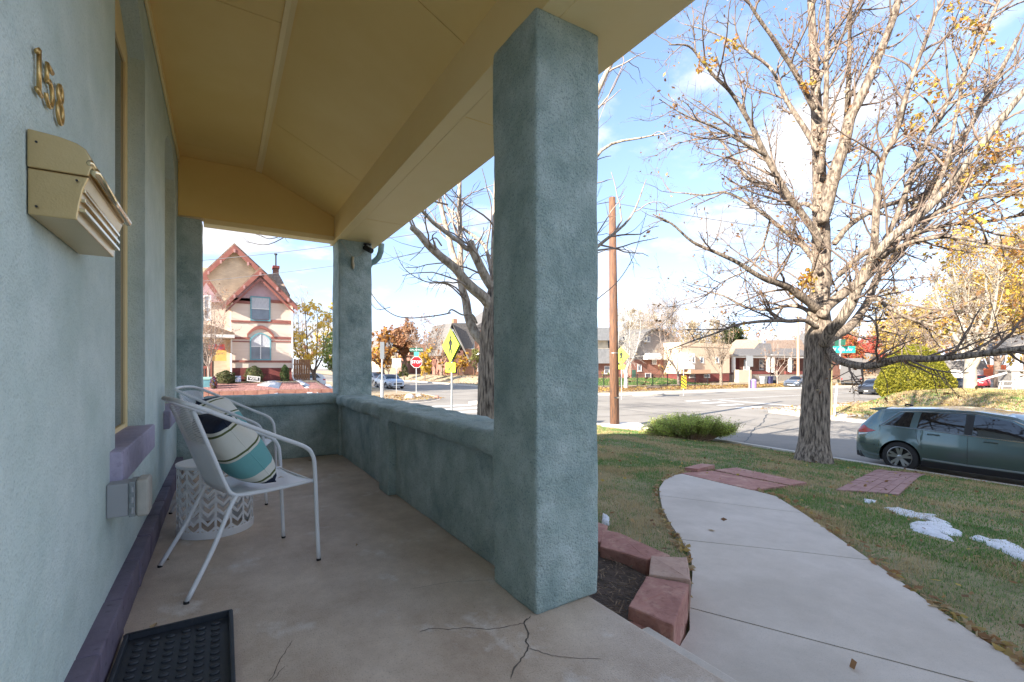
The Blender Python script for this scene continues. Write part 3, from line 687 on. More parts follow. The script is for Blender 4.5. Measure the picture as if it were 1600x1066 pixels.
# parapets
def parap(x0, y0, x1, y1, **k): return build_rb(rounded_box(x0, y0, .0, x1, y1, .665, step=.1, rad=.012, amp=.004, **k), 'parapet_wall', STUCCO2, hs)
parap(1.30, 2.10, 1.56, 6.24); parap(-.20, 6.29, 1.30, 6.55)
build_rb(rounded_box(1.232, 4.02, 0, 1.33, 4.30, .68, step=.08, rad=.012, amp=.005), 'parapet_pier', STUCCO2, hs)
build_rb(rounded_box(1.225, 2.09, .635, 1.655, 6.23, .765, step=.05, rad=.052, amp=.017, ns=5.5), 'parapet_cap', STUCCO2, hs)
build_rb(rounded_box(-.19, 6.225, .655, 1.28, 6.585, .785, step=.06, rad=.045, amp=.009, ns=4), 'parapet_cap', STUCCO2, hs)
# ceiling: flat part, sloping part, beam with soffit, end headers; unseen near end cut short to let skylight in
def panel(poly_yz, x, name, mt): pass
ZC = 3.47
def sl(x): return ZC - (x - .38) * (ZC - 3.06) / (XB - .38)
cuts = [1.12, 3.54, 5.98, 6.4]
for a, b in zip(cuts[:-1], cuts[1:]):
    MB().box(XW + .003, a + .003, ZC, .38, b - .003, ZC + .02).build('ceiling_panel', YELLOW, hs)
cuts = [1.12, 2.53, 4.97, 6.4]
for a, b in zip(cuts[:-1], cuts[1:]):
    MB().prism([(.38, ZC), (XB + .01, sl(XB + .01)), (XB + .01, sl(XB + .01) + .02), (.38, ZC + .02)], a + .003, b - .003, axis='y').build('ceiling_panel', YELLOW, hs)
MB().prism([(.35, ZC - .014), (.382, ZC - .014), (.412, sl(.412) - .014), (.412, sl(.412)), (.38, ZC), (.35, ZC)], 1.12, 6.34, axis='y').build('batten', YELLOW2, hs)
MB().box(XW + .002, 1.12, ZC - .075, XW + .022, 6.34, ZC - .001).build('crown_trim', YELLOW2, hs, bevel=.006)
bmx = MB(); bmx.box(XB, 1.12, ZB + .001, XB + .10, 6.62, 3.30); bmx.box(XB + .1, 1.12, ZB, XF, 6.62, ZB + .02); bmx.box(XF - .02, 1.12, ZB + .02, XF, 6.62, 3.05)
bmx.build('beam', YELLOW2, hs, bevel=.005)
for yy in (2.74, 5.2): MB().box(XB + .11, yy, ZB - .0015, XF - .005, yy + .006, ZB + .0).build('soffit_joint', YELLOW, hs)
MB().prism([(XW + .004, ZB + .06), (XB - .002, ZB + .06), (XB - .002, sl(XB) - .001), (.38, ZC - .001), (XW + .004, ZC - .001)], 6.345, 6.50, axis='y').build('header', YELLOW, hs)
MB().prism([(XW + .004, ZB + .06), (XB - .002, ZB + .06), (XB - .002, sl(XB) - .001), (.38, ZC - .001), (XW + .004, ZC - .001)], 1.13, 1.25, axis='y').build('header', YELLOW, hs)  # unseen header closing the invented near end of the porch ceiling
MB().box(-.17, 6.33, ZB, XB + .02, 6.52, ZB + .059).build('header_trim', YELLOW2, hs, bevel=.006)
# roof above
rf = MB(); ex, ey0, ey1 = 1.95, -9.6, 7.0
rf.add([(-9.6, ey0, 5.9), (-.1, ey0, 5.9), (-.1, ey1, 5.9), (-9.6, ey1, 5.9), (-4.8, -4.5, 9.1), (-4.8, 1.4, 9.1)], [(0, 1, 4), (1, 2, 5, 4), (2, 3, 5), (3, 0, 4, 5), (0, 3, 2, 1)])
rf.add([(.1, 1.05, 3.68), (XF + .05, 1.05, 3.06), (XF + .05, ey1 - .3, 3.06), (.1, ey1 - .3, 3.68), (-.6, 1.05, 3.64), (-.6, ey1 - .3, 3.64)], [(0, 1, 2, 3), (0, 3, 5, 4)])  # porch roof stops short, out of view, so more skylight reaches the porch
rf.build('roof', mat('dark_shingle', (.10, .09, .085), (.16, .15, .14), scale=8, rough=.9), hs, fixn=False)
# gutter elbow and downspout behind the far column
g = MB(); gp = [(1.87, 6.40, 2.82), (1.875, 6.45, 2.72), (1.86, 6.50, 2.65), (1.82, 6.54, 2.60), (1.77, 6.58, 2.57), (1.74, 6.61, 2.50), (1.73, 6.62, 2.2), (1.73, 6.62, .05)]
g.tube(gp, .04, 10); g.build('downspout', mat('seafoam_metal', (.26, .38, .38), rough=.45), hs, smooth=True)
MB().box(XF + .001, 1.12, 2.90, XF + .12, 6.9, 3.03).build('gutter', YELLOW2, hs, bevel=.01)

# ------------------------------------------------------------------ small things on the wall
BRASS = mat('aged_brass', (.58, .38, .14), (.70, .48, .20), scale=30, rough=.35, metal=.85, bump=.15, bscale=40, dist=.002)
def text_mesh(s, size, depth, bold=0.0, align='CENTER', shear=0):
    cu = bpy.data.curves.new('t', 'FONT'); cu.body = s; cu.size = size; cu.extrude = depth; cu.offset = bold; cu.align_x = align; cu.align_y = 'CENTER'; cu.resolution_u = 4; cu.shear = shear
    ob = bpy.data.objects.new('t', cu); col.objects.link(ob); dg = bpy.context.evaluated_depsgraph_get(); dg.update()
    me = bpy.data.meshes.new_from_object(ob.evaluated_get(dg)); bpy.data.objects.remove(ob); bpy.data.curves.remove(cu); me.materials.clear(); return me
NUM = {'1': [[(-.026, .048), (-.008, .060), (0, .066)], [(0, .068), (0, -.060)], [(-.024, -.064), (.024, -.064)]],
       '5': [[(.034, .062), (-.024, .062)], [(-.024, .066), (-.027, .008)], smoothpath([(-.027, .006, 0), (-.005, .017, 0), (.022, .010, 0), (.034, -.018, 0), (.026, -.048, 0), (.0, -.063, 0), (-.028, -.052, 0), (-.034, -.036, 0)], 4)],
       '8': [smoothpath([(.024 * math.sin(a), .034 + .028 * math.cos(a), 0) for a in np.linspace(0, 6.2832, 13)], 2), smoothpath([(.031 * math.sin(a), -.031 + .035 * math.cos(a), 0) for a in np.linspace(0, 6.2832, 13)], 2)]}
for ch, px, py in (('1', 61, 112), ('5', 77, 136), ('8', 94, 163)):
    p = PX(px, py, XW + .010); m = MB()
    for st_ in NUM[ch]: m.tube([(0, q[0], q[1]) for q in st_], .0085, 8)
    o = m.build('house_numeral', BRASS, smooth=True); o.location = p; o.scale = (.6, .80, .84)
    tagp(o, {'1': 'brass house numeral 1, topmost of three', '5': 'brass house numeral 5 in the middle of three', '8': 'brass house numeral 8, lowest of three'}[ch] + ' on the stucco wall above the mailbox', 'house number', 'brass house numerals')
# mailbox
BR2 = mat('champagne_metal', (.56, .40, .19), (.68, .50, .26), scale=2, rough=.30, metal=.8, b2=(.15, 60, .002), bump=.05, bscale=200)
mbx = thing('mailbox', 'brushed champagne metal mailbox with hinged curved lid on the left wall', 'mailbox', (XW, 1.61, 1.50))
body = [(0.003, 0), (.092, .0), (.10, .035), (.104, .07), (.113, .085), (.118, .115), (.105, .125), (.07, .145), (.003, .15)]
prof = [(.003, 0), (.094, 0), (.099, .04), (.106, .08), (.118, .115), (.125, .14), (.122, .165), (.112, .185), (.095, .196), (.06, .205), (.003, .210)]
m = MB(); Ln = .50
m.prism([(p[0], p[1]) for p in prof[:5]] + [(.003, .115)], 0.006, Ln - .006, axis='y').build('box_body', BR2, mbx, bevel=.003)
MB().prism([(.003, .116), (.1185, .116)] + prof[5:], 0.0, Ln, axis='y').build('lid', BR2, mbx, bevel=.004, seg=3)
MB().tube([(.131, .0, .128), (.131, Ln, .128)], .011, 10).tube([(.121, -.002, .15), (.121, Ln + .002, .15)], .008, 8).build('lip_rod', mat('bright_brass', (.85, .68, .42), rough=.2, metal=.95), mbx, smooth=True)
for h_ in (.03, .055, .08):
    MB().box(.092, .01, h_ - .007, .111, Ln - .01, h_ + .003).build('rib', mat('rib_metal%d' % int(h_ * 1000), (.75, .58, .34), rough=.22, metal=.95), mbx, bevel=.002)
sc = MB()
for (a_, b_) in ((.02, .18), (.095, .10), (.02, .02)): sc.lathe([(.0028, -.002), (.0028, .001)], 8, (a_, 0, b_), 'y')
sc.build('screw', BLACK, mbx)
# outlet box
ob = thing('outlet_box', 'grey weatherproof outlet box with bulging cover low on the left wall', 'outlet box', (XW, 2.61, .555))
MB().box(0.001, -.055, -.07, .075, .055, .07).build('back_box', GREYP, ob, bevel=.006)
MB().box(.0755, -.06, -.075, .098, .06, .075).build('flange', mat('box_flange', (.24, .26, .26), rough=.5), ob, bevel=.003)
MB().box(.0985, -.062, -.078, .145, .062, .082).build('cover', mat('aged_plastic', (.45, .43, .38), (.36, .34, .30), scale=15, rough=.45), ob, bevel=.016, seg=4)
mk = MB()
for z_ in (-.045, 0, .045): mk.tube([(.088, -.066, z_ - .012), (.088, -.066, z_ + .012)], .006, 8)
mk.build('hinge', GREYP, ob)
# security camera and ornament on the far column
sp = thing('security_camera', 'small black security camera under the beam at the far column', 'camera', (1.62, 6.19, 2.73))
MB().tube([(0, 0, 0), (0, -.03, -.03), (0, -.05, -.06)], .016, 8).build('bracket', GREYP, sp)
MB().tube([(-.03, -.01, -.05), (.03, -.11, -.11)], .034, 14).build('camera_body', BLACK, sp, smooth=False)
MB().lathe([(.05, -.012), (.05, 0)], 14, (0, 0, 0)).build('mount', BLACK, sp)
og = thing('hanging_ornament', 'small bone coloured ornament hanging by a cord on the far column', 'ornament', (1.44, 6.185, 2.48))
MB().tube([(0, 0, -.10), (.004, 0, -.05), (-.003, 0, 0), (0, 0, .06)], .02, 8, rs=[.008, .02, .014, .018]).build('pendant', mat('bone', (.50, .42, .28), (.60, .52, .38), scale=30, rough=.7), og, smooth=True)
MB().tube([(-.15, .0, .245), (-.07, -.01, .12), (0, -.01, .05), (.08, -.01, .09), (.17, 0, .20)], .003, 5).build('cord', mat('cord', (.45, .42, .36), rough=.9), og)

# ------------------------------------------------------------------ boot tray
tr = thing('boot_tray', 'black rubber boot tray with oval studs on the porch floor', 'boot tray', (-.145, 2.05, 0.0))
TM = mat('tray_rubber', (.022, .026, .034), (.032, .036, .044), scale=20, rough=.5, spots=(.07, .065, .06), spot_scale=60, spot_lo=.62, spot_hi=.8)
hx, hy = .187, .40; t = MB()
t.box(-hx, -hy, .001, hx, hy, .008)
t.build('tray_base', TM, tr, bevel=.002)
rm = MB(); rm.box(-hx, hy - .014, .008, hx, hy, .035); rm.box(-hx, -hy, .008, hx, -hy + .014, .035); rm.box(-hx, -hy + .014, .008, -hx + .014, hy - .014, .035); rm.box(hx - .014, -hy + .014, .008, hx, hy - .014, .035)
rm.build('rim', TM, tr, bevel=.004)
stud = None
for i in range(6):
    for j in range(15):
        x = -.135 + i * .052; y = -.34 + j * .048 + (.012 if i % 2 else 0)
        if stud is None:
            s_ = MB(); s_.lathe([(.017, 0), (.0165, .004), (.013, .007), (.005, .0082)], 12); stud = s_.build('stud', TM, tr, smooth=True); o = stud
        else: o = stud.copy(); col.objects.link(o)
        o.location = (x, y, .008); o.scale = (1.0, .62, 1)

# ------------------------------------------------------------------ chairs, cushions, drum table
def make_chair(label, loc, rz):
    c = thing('metal_chair', label, 'chair', loc, rz, 'white metal armchairs on the porch')
    for s in (-1, 1):
        arm = MB(); arm.tube(smoothpath([(.335, s * .26, .008), (.322, s * .26, .30), (.312, s * .26, .54), (.298, s * .262, .615), (.255, s * .265, .668), (.12, s * .268, .735), (-.10, s * .268, .845), (-.24, s * .262, .915), (-.305, s * .225, .945), (-.325, s * .12, .955), (-.33, 0, .957)], 5), .0115, 10)
        arm.build('arm_rail', WHITE, c, smooth=True)
        MB().tube(smoothpath([(-.275, s * .238, .905), (-.20, s * .236, .70), (-.135, s * .235, .52), (-.105, s * .235, .468), (-.05, s * .235, .452), (.10, s * .235, .452), (.31, s * .25, .468)], 5), .010, 10).build('seat_rail', WHITE, c, smooth=True)
        lg = MB().tube(smoothpath([(-.085, s * .236, .452), (-.12, s * .25, .40), (-.20, s * .27, .22), (-.315, s * .295, .008)], 5), .0112, 10).build('leg', WHITE, c, smooth=True)
        MB().lathe([(.0125, 0), (.0125, .012)], 10, (-.316, s * .2955, 0)).build('foot_cap', BLACK, lg); 
        fl_ = MB().lathe([(.0125, 0), (.0125, .012)], 10, (.335, s * .26, 0)).build('foot_cap', BLACK, c)
    MB().tube([(.305, -.25, .462), (.305, .25, .462)], .009, 8).tube([(-.10, -.236, .455), (-.10, .236, .455)], .008, 8).build('cross_bar', WHITE, c, smooth=True)
    # seat sheet, slightly dished
    V = []; nu, nv = 12, 12
    for i in range(nu + 1):
        for j in range(nv + 1):
            u, v = i / nu, j / nv; x = -.10 + .41 * u; y = (-.236 + .472 * v) * (1 + .04 * u)
            z = .459 - .020 * math.sin(math.pi * v) * math.sin(math.pi * min(1, u * 1.0)) + .01 * u - .004 * math.sin(math.pi * v); V.append((x, y, z))
    q = MB().add(V, [(i * (nv + 1) + j, (i + 1) * (nv + 1) + j, (i + 1) * (nv + 1) + j + 1, i * (nv + 1) + j + 1) for i in range(nu) for j in range(nv)])
    o = q.build('seat', WHITE, c, smooth=True); sm = o.modifiers.new('th', 'SOLIDIFY'); sm.thickness = .004
    # back: slotted sheet (thin rods above, plain sheet below)
    bk = MB(); nr = 46
    for i in range(20):
        u = .58 + .42 * i / 19; z = .485 + u * .425; f = -.122 - u * .155
        w = .233; pts = [(f - .028 * (1 - (yy / w) ** 2), yy, z + .012 * (1 - (yy / w) ** 2) * u) for yy in np.linspace(-w, w, 9)]
        bk.tube(pts, .0031, 4)
    bk.build('backrest_rods', WHITE, c)
    pl = MB(); V = []
    for i in range(7):
        u = -.03 + i / 6 * .60; z = .485 + u * .425; f = -.122 - u * .155
        for yy in np.linspace(-.233, .233, 9): V.append((f - .028 * (1 - (yy / .233) ** 2), yy, z + .012 * (1 - (yy / .233) ** 2) * max(u, 0)))
    pl.add(V, [(i * 9 + j, i * 9 + j + 1, (i + 1) * 9 + j + 1, (i + 1) * 9 + j) for i in range(6) for j in range(8)]); o = pl.build('back_sheet', WHITE, c, smooth=True); o.modifiers.new('th', 'SOLIDIFY').thickness = .003
    return c
make_chair('nearer white metal armchair, at the plum plinth in front of the drum table', (.09, 3.06, 0), R(14.8))
make_chair('farther white metal armchair, beyond the drum table by the far parapet', (.05, 4.62, 0), R(-14))
def cushion_mat():
    m = bpy.data.materials.new('striped_canvas'); m.use_nodes = True; N = m.node_tree.nodes; L = m.node_tree.links; b = N["Principled BSDF"]; b.inputs['Roughness'].default_value = .92
    t = N.new("ShaderNodeTexCoord"); s = N.new("ShaderNodeSeparateXYZ"); L.new(t.outputs['Object'], s.inputs[0])
    r = N.new("ShaderNodeValToRGB"); r.color_ramp.interpolation = 'CONSTANT'; mr = N.new("ShaderNodeMapRange"); mr.inputs[1].default_value = -.235; mr.inputs[2].default_value = .235
    L.new(s.outputs[0], mr.inputs[0]); L.new(mr.outputs[0], r.inputs[0])
    navy = (.012, .020, .045, 1); cream = (.72, .70, .62, 1); green = (.10, .12, .035, 1); teal = (.17, .42, .42, 1)
    st = [(0, navy), (.09, cream), (.115, green), (.14, cream), (.23, teal), (.50, cream), (.525, green), (.55, cream), (.83, green), (.855, cream), (.885, navy)]
    el = r.color_ramp.elements; el[0].position, el[0].color = st[0]; el[1].position, el[1].color = st[1]
    for p, c in st[2:]: e = el.new(p); e.color = c
    n = N.new("ShaderNodeTexNoise"); n.inputs['Scale'].default_value = 260; L.new(t.outputs['Object'], n.inputs['Vector']); bp = N.new("ShaderNodeBump"); bp.inputs['Strength'].default_value = .2; bp.inputs['Distance'].default_value = .003
    n2 = N.new("ShaderNodeTexNoise"); n2.inputs['Scale'].default_value = 9; L.new(t.outputs['Object'], n2.inputs['Vector']); bp2 = N.new("ShaderNodeBump"); bp2.inputs['Strength'].default_value = .5; bp2.inputs['Distance'].default_value = .02
    L.new(n.outputs[0], bp.inputs['Height']); L.new(n2.outputs[0], bp2.inputs['Height']); L.new(bp2.outputs[0], bp.inputs['Normal']); L.new(bp.outputs[0], b.inputs['Normal']); L.new(r.outputs[0], b.inputs['Base Color']); return m
CUSH = cushion_mat()
def make_cushion(label, loc, rz, tilt, seed):
    V = []; n = 26; a, b, h = .225, .215, .115
    def sf(u, v, sgn):
        x = a * u * (1 - .045 * (1 - v * v)) ; y = b * v * (1 - .05 * (1 - u * u))
        k = max(0, (1 - abs(u) ** 2.6)) * max(0, (1 - abs(v) ** 2.6)); z = h * k ** .42 * sgn
        z += .010 * mnoise.noise(Vector((u * 2.2 + seed, v * 2.2, sgn))) * k ** .3
        return (x, y, z)
    for sgn in (1, -1):
        for i in range(n + 1):
            for j in range(n + 1): V.append(sf(-1 + 2 * i / n, -1 + 2 * j / n, sgn))
    N1 = (n + 1) ** 2; F = [(i * (n + 1) + j, (i + 1) * (n + 1) + j, (i + 1) * (n + 1) + j + 1, i * (n + 1) + j + 1) for i in range(n) for j in range(n)]
    F2 = [tuple(q + N1 for q in reversed(f)) for f in F]
    me = bpy.data.meshes.new('cushion'); me.from_pydata(V, [], F + F2); bm = bmesh.new(); bm.from_mesh(me); bmesh.ops.remove_doubles(bm, verts=bm.verts, dist=1e-4); bmesh.ops.recalc_face_normals(bm, faces=bm.faces); bm.to_mesh(me); bm.free()
    t = thing('cushion', label, 'cushion', loc, 0, 'striped cushions on the porch chairs')
    t.rotation_euler = (Matrix.Rotation(rz, 3, 'Z') @ Matrix.Rotation(tilt, 3, 'Y')).to_euler()
    o = link_mesh('cushion_cover', me, CUSH, t, smooth=True)
    pp = [(a * .985 * su, b * .985 * sv, 0) for su, sv in ((-1, -1), (1, -1), (1, 1), (-1, 1))]
    pip = MB(); ring = []
    for k in range(4):
        A, B = Vector(pp[k]), Vector(pp[(k + 1) % 4])
        for q in range(10):
            p = A.lerp(B, q / 10); e = math.sin(math.pi * q / 10); p *= (1 - .05 * e); ring.append(p)
    ring.append(ring[0]); pip.tube(ring, .004, 6, cap=False); pip.build('piping', CUSH, t, smooth=True)
    seamm = MB()
    zz = [Vector(sf(0.0 + .0, 0, 1))]
    return t
# local x runs from the bottom front edge up the back of the chair
def cushion_on(chair_loc, rz, label, f, z, w, tilt, yaw, seed):
    v = Matrix.Rotation(rz, 3, 'Z') @ Vector((f, w, 0)); return make_cushion(label, (chair_loc[0] + v.x, chair_loc[1] + v.y, z), rz + yaw, tilt, seed)
cushion_on((.09, 3.06), R(14.8), 'striped navy, cream and teal cushion on the nearer chair', -.030, .668, -.01, R(-126), R(4), 1.3)
cushion_on((.05, 4.62), R(-14), 'striped navy, cream and teal cushion on the farther chair', -.030, .675, .0, R(-126), R(-4), 4.1)
# drum table with chevron cut-outs
dt = thing('drum_table', 'white metal drum side table with chevron cut-outs between the two chairs', 'side table', (-.03, 3.84, 0))
Rd, Hd = .225, .46; m = MB(); ncol, nrow = 16, 6; z0, z1 = .05, Hd - .04; ph = (z1 - z0) / nrow
def dp(ang, z, r=Rd): return (r * math.cos(ang), r * math.sin(ang), z)
m.lathe([(Rd, .0), (Rd + .004, .004), (Rd + .004, z0 - .004), (Rd, z0)], 64, closed=True); m.lathe([(Rd, z1 + .03), (Rd + .003, z1 + .034), (Rd + .003, Hd - .004), (Rd, Hd)], 64, closed=True)
dA = 2 * math.pi / ncol; bw = .16
for c_ in range(ncol):
    a0 = c_ * dA
    m.add([dp(a0 - dA * bw / 2, z0), dp(a0 + dA * bw / 2, z0), dp(a0 + dA * bw / 2, z1 + .031), dp(a0 - dA * bw / 2, z1 + .031)], [(0, 1, 2, 3)])
    for r_ in range(nrow + 1):
        zb_ = z0 + r_ * ph
        for side in (0, 1):
            ua, ub = (bw / 2, .5) if side == 0 else (.5, 1 - bw / 2)
            V = []
            for s_ in range(3):
                u = ua + (ub - ua) * s_ / 2; dz = -abs(u - .5) * 2 * ph * .75 + .3 * ph
                dz = -dz
                lo_, hi_ = zb_ + dz - .011, zb_ + dz + .011
                lo_ = min(max(lo_, z0 - .002), z1 + .03); hi_ = min(max(hi_, z0), z1 + .032); V += [dp(a0 + dA * u, lo_), dp(a0 + dA * u, hi_)]
            m.add(V, [(2 * s_, 2 * s_ + 2, 2 * s_ + 3, 2 * s_ + 1) for s_ in range(2)])
o = m.build('pierced_drum', WHITE, dt, fixn=False); o.modifiers.new('th', 'SOLIDIFY').thickness = .003
MB().lathe([(Rd + .006, Hd), (Rd + .006, Hd + .012), (Rd - .004, Hd + .014)], 64).build('table_top', WHITE, dt, bevel=0)
# single leaves on the porch
for i, (x, y, z, lab) in enumerate(((.93, 6.02, .0, 'curled tan leaf in the far corner of the porch floor'), (-.245, 2.52, .0, 'small brown leaf between the plinth and the boot tray'), (-.27, 3.35, 0, 'tiny brown leaf on the floor beside the chair leg'), (.72, 3.0, 0, 'dark leaf fragment on the open porch floor'))):
    m = MB(); s_ = (.055, .03, .02, .012)[i]; m.add([(-s_, 0, .004), (-.2 * s_, .5 * s_, .012), (s_, .1 * s_, .006), (-.1 * s_, -.45 * s_, .016), (0, 0, .003)], [(0, 1, 4), (1, 2, 4), (2, 3, 4), (3, 0, 4)])
    o = m.build('fallen_leaf', mat('dry_leaf%d' % i, (.40, .27, .15), (.5, .36, .2), scale=30, rough=.8), fixn=False); o.location = (x, y, z + .001); o.rotation_euler = (0, 0, i * 1.3); tagp(o, lab, 'leaf', 'leaves on the porch')
o = MB().add([(-.02, 0, .0), (0, .012, .008), (.02, .0, .002), (0, -.01, .007)], [(0, 1, 3), (1, 2, 3)]).build('fallen_leaf', MATS['dry_leaf1'], fixn=False); o.location = (.30, 3.08, .462); tagp(o, 'small brown leaf lying on the seat of the nearer chair', 'leaf', 'leaves on the porch')
# ------------------------------------------------------------------ trees
class Tubes:
    def __init__(s): s.V = []; s.F = []; s.n = 0
    def add(s, P, r, k):
        P = np.asarray(P, float); n = len(P); T_ = np.gradient(P, axis=0); T_ /= np.linalg.norm(T_, axis=1)[:, None] + 1e-9
        ref = np.array([0, 0, 1.0]) if abs(T_[:, 2]).mean() < .8 else np.array([1.0, 0.1, 0])
        U = np.cross(T_, ref); U /= np.linalg.norm(U, axis=1)[:, None] + 1e-9; Vv = np.cross(T_, U)
        a = np.arange(k) * 2 * np.pi / k
        ring = P[:, None, :] + np.asarray(r)[:, None, None] * (np.cos(a)[None, :, None] * U[:, None, :] + np.sin(a)[None, :, None] * Vv[:, None, :])
        s.V.append(ring.reshape(-1, 3)); i, j = np.meshgrid(np.arange(n - 1), np.arange(k), indexing='ij'); b = s.n + (i * k + j).ravel(); c = s.n + (i * k + (j + 1) % k).ravel()
        s.F.append(np.stack([b, c, c + k, b + k], 1)); s.n += n * k
    def limb(s, P, r, k):
        P = np.asarray(P, float); r = np.asarray(r, float); d = P[1] - P[0]; d /= np.linalg.norm(d) + 1e-9; e = P[-1] - P[-2]; e /= np.linalg.norm(e) + 1e-9
        s.add(np.concatenate([[P[0] - d * r[0] * .6, P[0] - d * r[0] * .3], P, [P[-1] + e * r[-1] * .5]]), np.concatenate([[.001, r[0] * .75], r, [.001]]), k)
    def build(s, name, mt, parent, kind=None, off=(0, 0, 0)):
        if not s.V: return None
        return np_mesh(name, np.concatenate(s.V) - np.array(off), np.concatenate(s.F), mt, parent, kind, smooth=True)
def cat_np(pts, rad, n=5):
    q = smoothpath(pts, n); q = np.array([tuple(p) for p in q]); t = np.linspace(0, len(pts) - 1, len(q)); return q, np.interp(t, np.arange(len(pts)), rad)
def sprout(rg, P, r, t, length, ang, rr, nseg, wig, up, bias=None):
    """one branch that leaves the polyline P at fraction t"""
    n = len(P) - 1; f = t * n; i = min(int(f), n - 1); p = P[i] + (P[i + 1] - P[i]) * (f - i); tan = P[i + 1] - P[i]; tan = tan / (np.linalg.norm(tan) + 1e-9)
    rp = r[i] + (r[i + 1] - r[i]) * (f - i)
    a = rg.normal(size=3)
    if bias is not None: a = a + bias
    a -= a.dot(tan) * tan; a /= np.linalg.norm(a) + 1e-9
    d = tan * math.cos(ang) + a * math.sin(ang); r0 = min(rp * .7, rr); st = length / nseg; pts = [p]
    for k in range(nseg):
        d = d + rg.normal(size=3) * wig + np.array([0, 0, up]); d /= np.linalg.norm(d); p = p + d * st; pts.append(p)
    return np.array(pts), np.linspace(r0, max(r0 * .3, .0015), nseg + 1)
def grow(rg, parents, spec, bias=None):
    out = []
    for (P, r) in parents:
        L_ = np.linalg.norm(np.diff(P, axis=0), axis=1).sum(); n = rg.poisson(spec['dens'] * L_)
        for _ in range(n):
            t = rg.uniform(spec.get('t0', .15), 1); ln = spec['len'] * (1 - .45 * t) * rg.uniform(.5, 1.35)
            out.append(sprout(rg, P, r, min(t, .999), ln, R(rg.uniform(*spec['ang'])), spec['r'], spec['seg'], spec['wig'], spec['up'], bias))
    return out
def leafpos(rg, tw, per, jitter=.04, t0=.3):
    C = []
    for (P, r) in tw:
        for _ in range(rg.poisson(per)):
            f = rg.uniform(t0, 1) * (len(P) - 1); i = min(int(f), len(P) - 2); C.append(P[i] + (P[i + 1] - P[i]) * (f - i) + rg.normal(size=3) * jitter)
    return np.array(C) if C else np.zeros((0, 3))
def pick(rg, pal, n): pal = np.array(pal); return pal[rg.integers(0, len(pal), n)] * rg.uniform(.75, 1.2, (n, 1))

# --- the big tree on the outer lawn
rg = np.random.default_rng(21)
ZT = 10.62
bt_loc = W(1271, 716, ZT); bt_loc.z = float(LA(bt_loc.x, bt_loc.y)) - .02
bt = thing('big_tree', 'big street tree with furrowed trunk and a few yellow leaves by the parked car', 'tree', bt_loc)
def pl(pts, Z0, Z1, r0, r1, n=4):
    k = len(pts); zs = np.linspace(Z0, Z1, k); q = [W(p[0], p[1], z) for p, z in zip(pts, zs)]; return cat_np(q, np.linspace(r0, r1, k), n)
def off(P, o): return P - np.array(tuple(o))
tk = [((1271, 722), .385), ((1271, 706), .345), ((1272, 685), .305), ((1274, 640), .285), ((1276, 590), .272), ((1278, 550), .275), ((1279, 520), .27), ((1279, 490), .235), ((1281, 460), .215), ((1283, 420), .20), ((1283, 360), .19), ((1281, 300), .15), ((1279, 240), .135), ((1276, 180), .12), ((1272, 100), .10), ((1268, 20), .08), ((1262, -90), .05)]
q, rr_ = cat_np([W(p[0], p[1], ZT + .03 * i) for i, (p, r) in enumerate(tk)], [r for p, r in tk], 6)
# bark relief on the trunk: many sides, furrows
def bark_tube(P, r, k, amp, freq):
    d_ = P[-1] - P[-2]; P = np.concatenate([P, [P[-1] + d_ * .5, P[-1] + d_]]); r = np.concatenate([r, [r[-1] * .7, .002]])
    n = len(P); V = []
    for i in range(n):
        for j in range(k):
            a = 2 * math.pi * j / k; fr = mnoise.noise(Vector((math.cos(a) * freq, math.sin(a) * freq, P[i][2] * 1.1))) + .5 * mnoise.noise(Vector((math.cos(a) * freq * 2.3, math.sin(a) * freq * 2.3, P[i][2] * 2.7)))
            rad = r[i] * (1 + amp * fr); V.append((P[i][0] + rad * math.cos(a), P[i][1] + rad * math.sin(a), P[i][2]))
    F = [(i * k + j, i * k + (j + 1) % k, (i + 1) * k + (j + 1) % k, (i + 1) * k + j) for i in range(n - 1) for j in range(k)]
    return np.array(V), np.array(F)
def densify(P, r, st):
    L_ = np.r_[0, np.cumsum(np.linalg.norm(np.diff(P, axis=0), axis=1))]; t = np.linspace(0, L_[-1], max(2, int(L_[-1] / st)))
    return np.stack([np.interp(t, L_, P[:, i]) for i in range(3)], 1), np.interp(t, L_, r)
cut = 36
Pd, rd = densify(q[:cut + 1], rr_[:cut + 1], .05)
V_, F_ = bark_tube(off(Pd, bt_loc), rd, 90, .06, 8.0); np_mesh('trunk', V_, F_, BARK, bt, smooth=True)
LIMBS = []
LIMBS.append((q[cut - 1:], rr_[cut - 1:]))
def limb(pts, dz, r0, r1, z0=0.0): LIMBS.append(pl(pts, ZT + z0, ZT + z0 + dz, r0, r1))
limb([(1284, 345), (1292, 320), (1304, 270), (1319, 225), (1328, 185), (1346, 150), (1372, 90), (1398, 20), (1420, -70)], -.6, .15, .06)
limb([(1320, 222), (1324, 170), (1326, 110), (1328, 40), (1332, -60)], .3, .07, .03)
limb([(1281, 270), (1288, 210), (1291, 140), (1292, 60), (1296, -60)], -.4, .07, .035)
limb([(1288, 537), (1298, 516), (1313, 501), (1330, 474), (1342, 446), (1358, 412), (1371, 395), (1400, 365), (1450, 325), (1500, 268), (1550, 205), (1610, 130)], -2.2, .135, .045, -.15)
limb([(1364, 404), (1367, 370), (1369, 330), (1372, 290), (1379, 250), (1398, 212), (1415, 150), (1440, 80), (1470, 0)], -.8, .085, .03, -.6)
limb([(1292, 532), (1308, 522), (1322, 515), (1340, 496), (1357, 470), (1366, 444), (1378, 424), (1402, 400), (1450, 345), (1500, 300), (1560, 240), (1620, 190)], 2.2, .12, .04, .1)
limb([(1284, 492), (1294, 478), (1322, 455), (1350, 436), (1378, 405), (1405, 360), (1445, 310), (1490, 240), (1535, 165), (1590, 60)], 1.0, .12, .045, -.1)
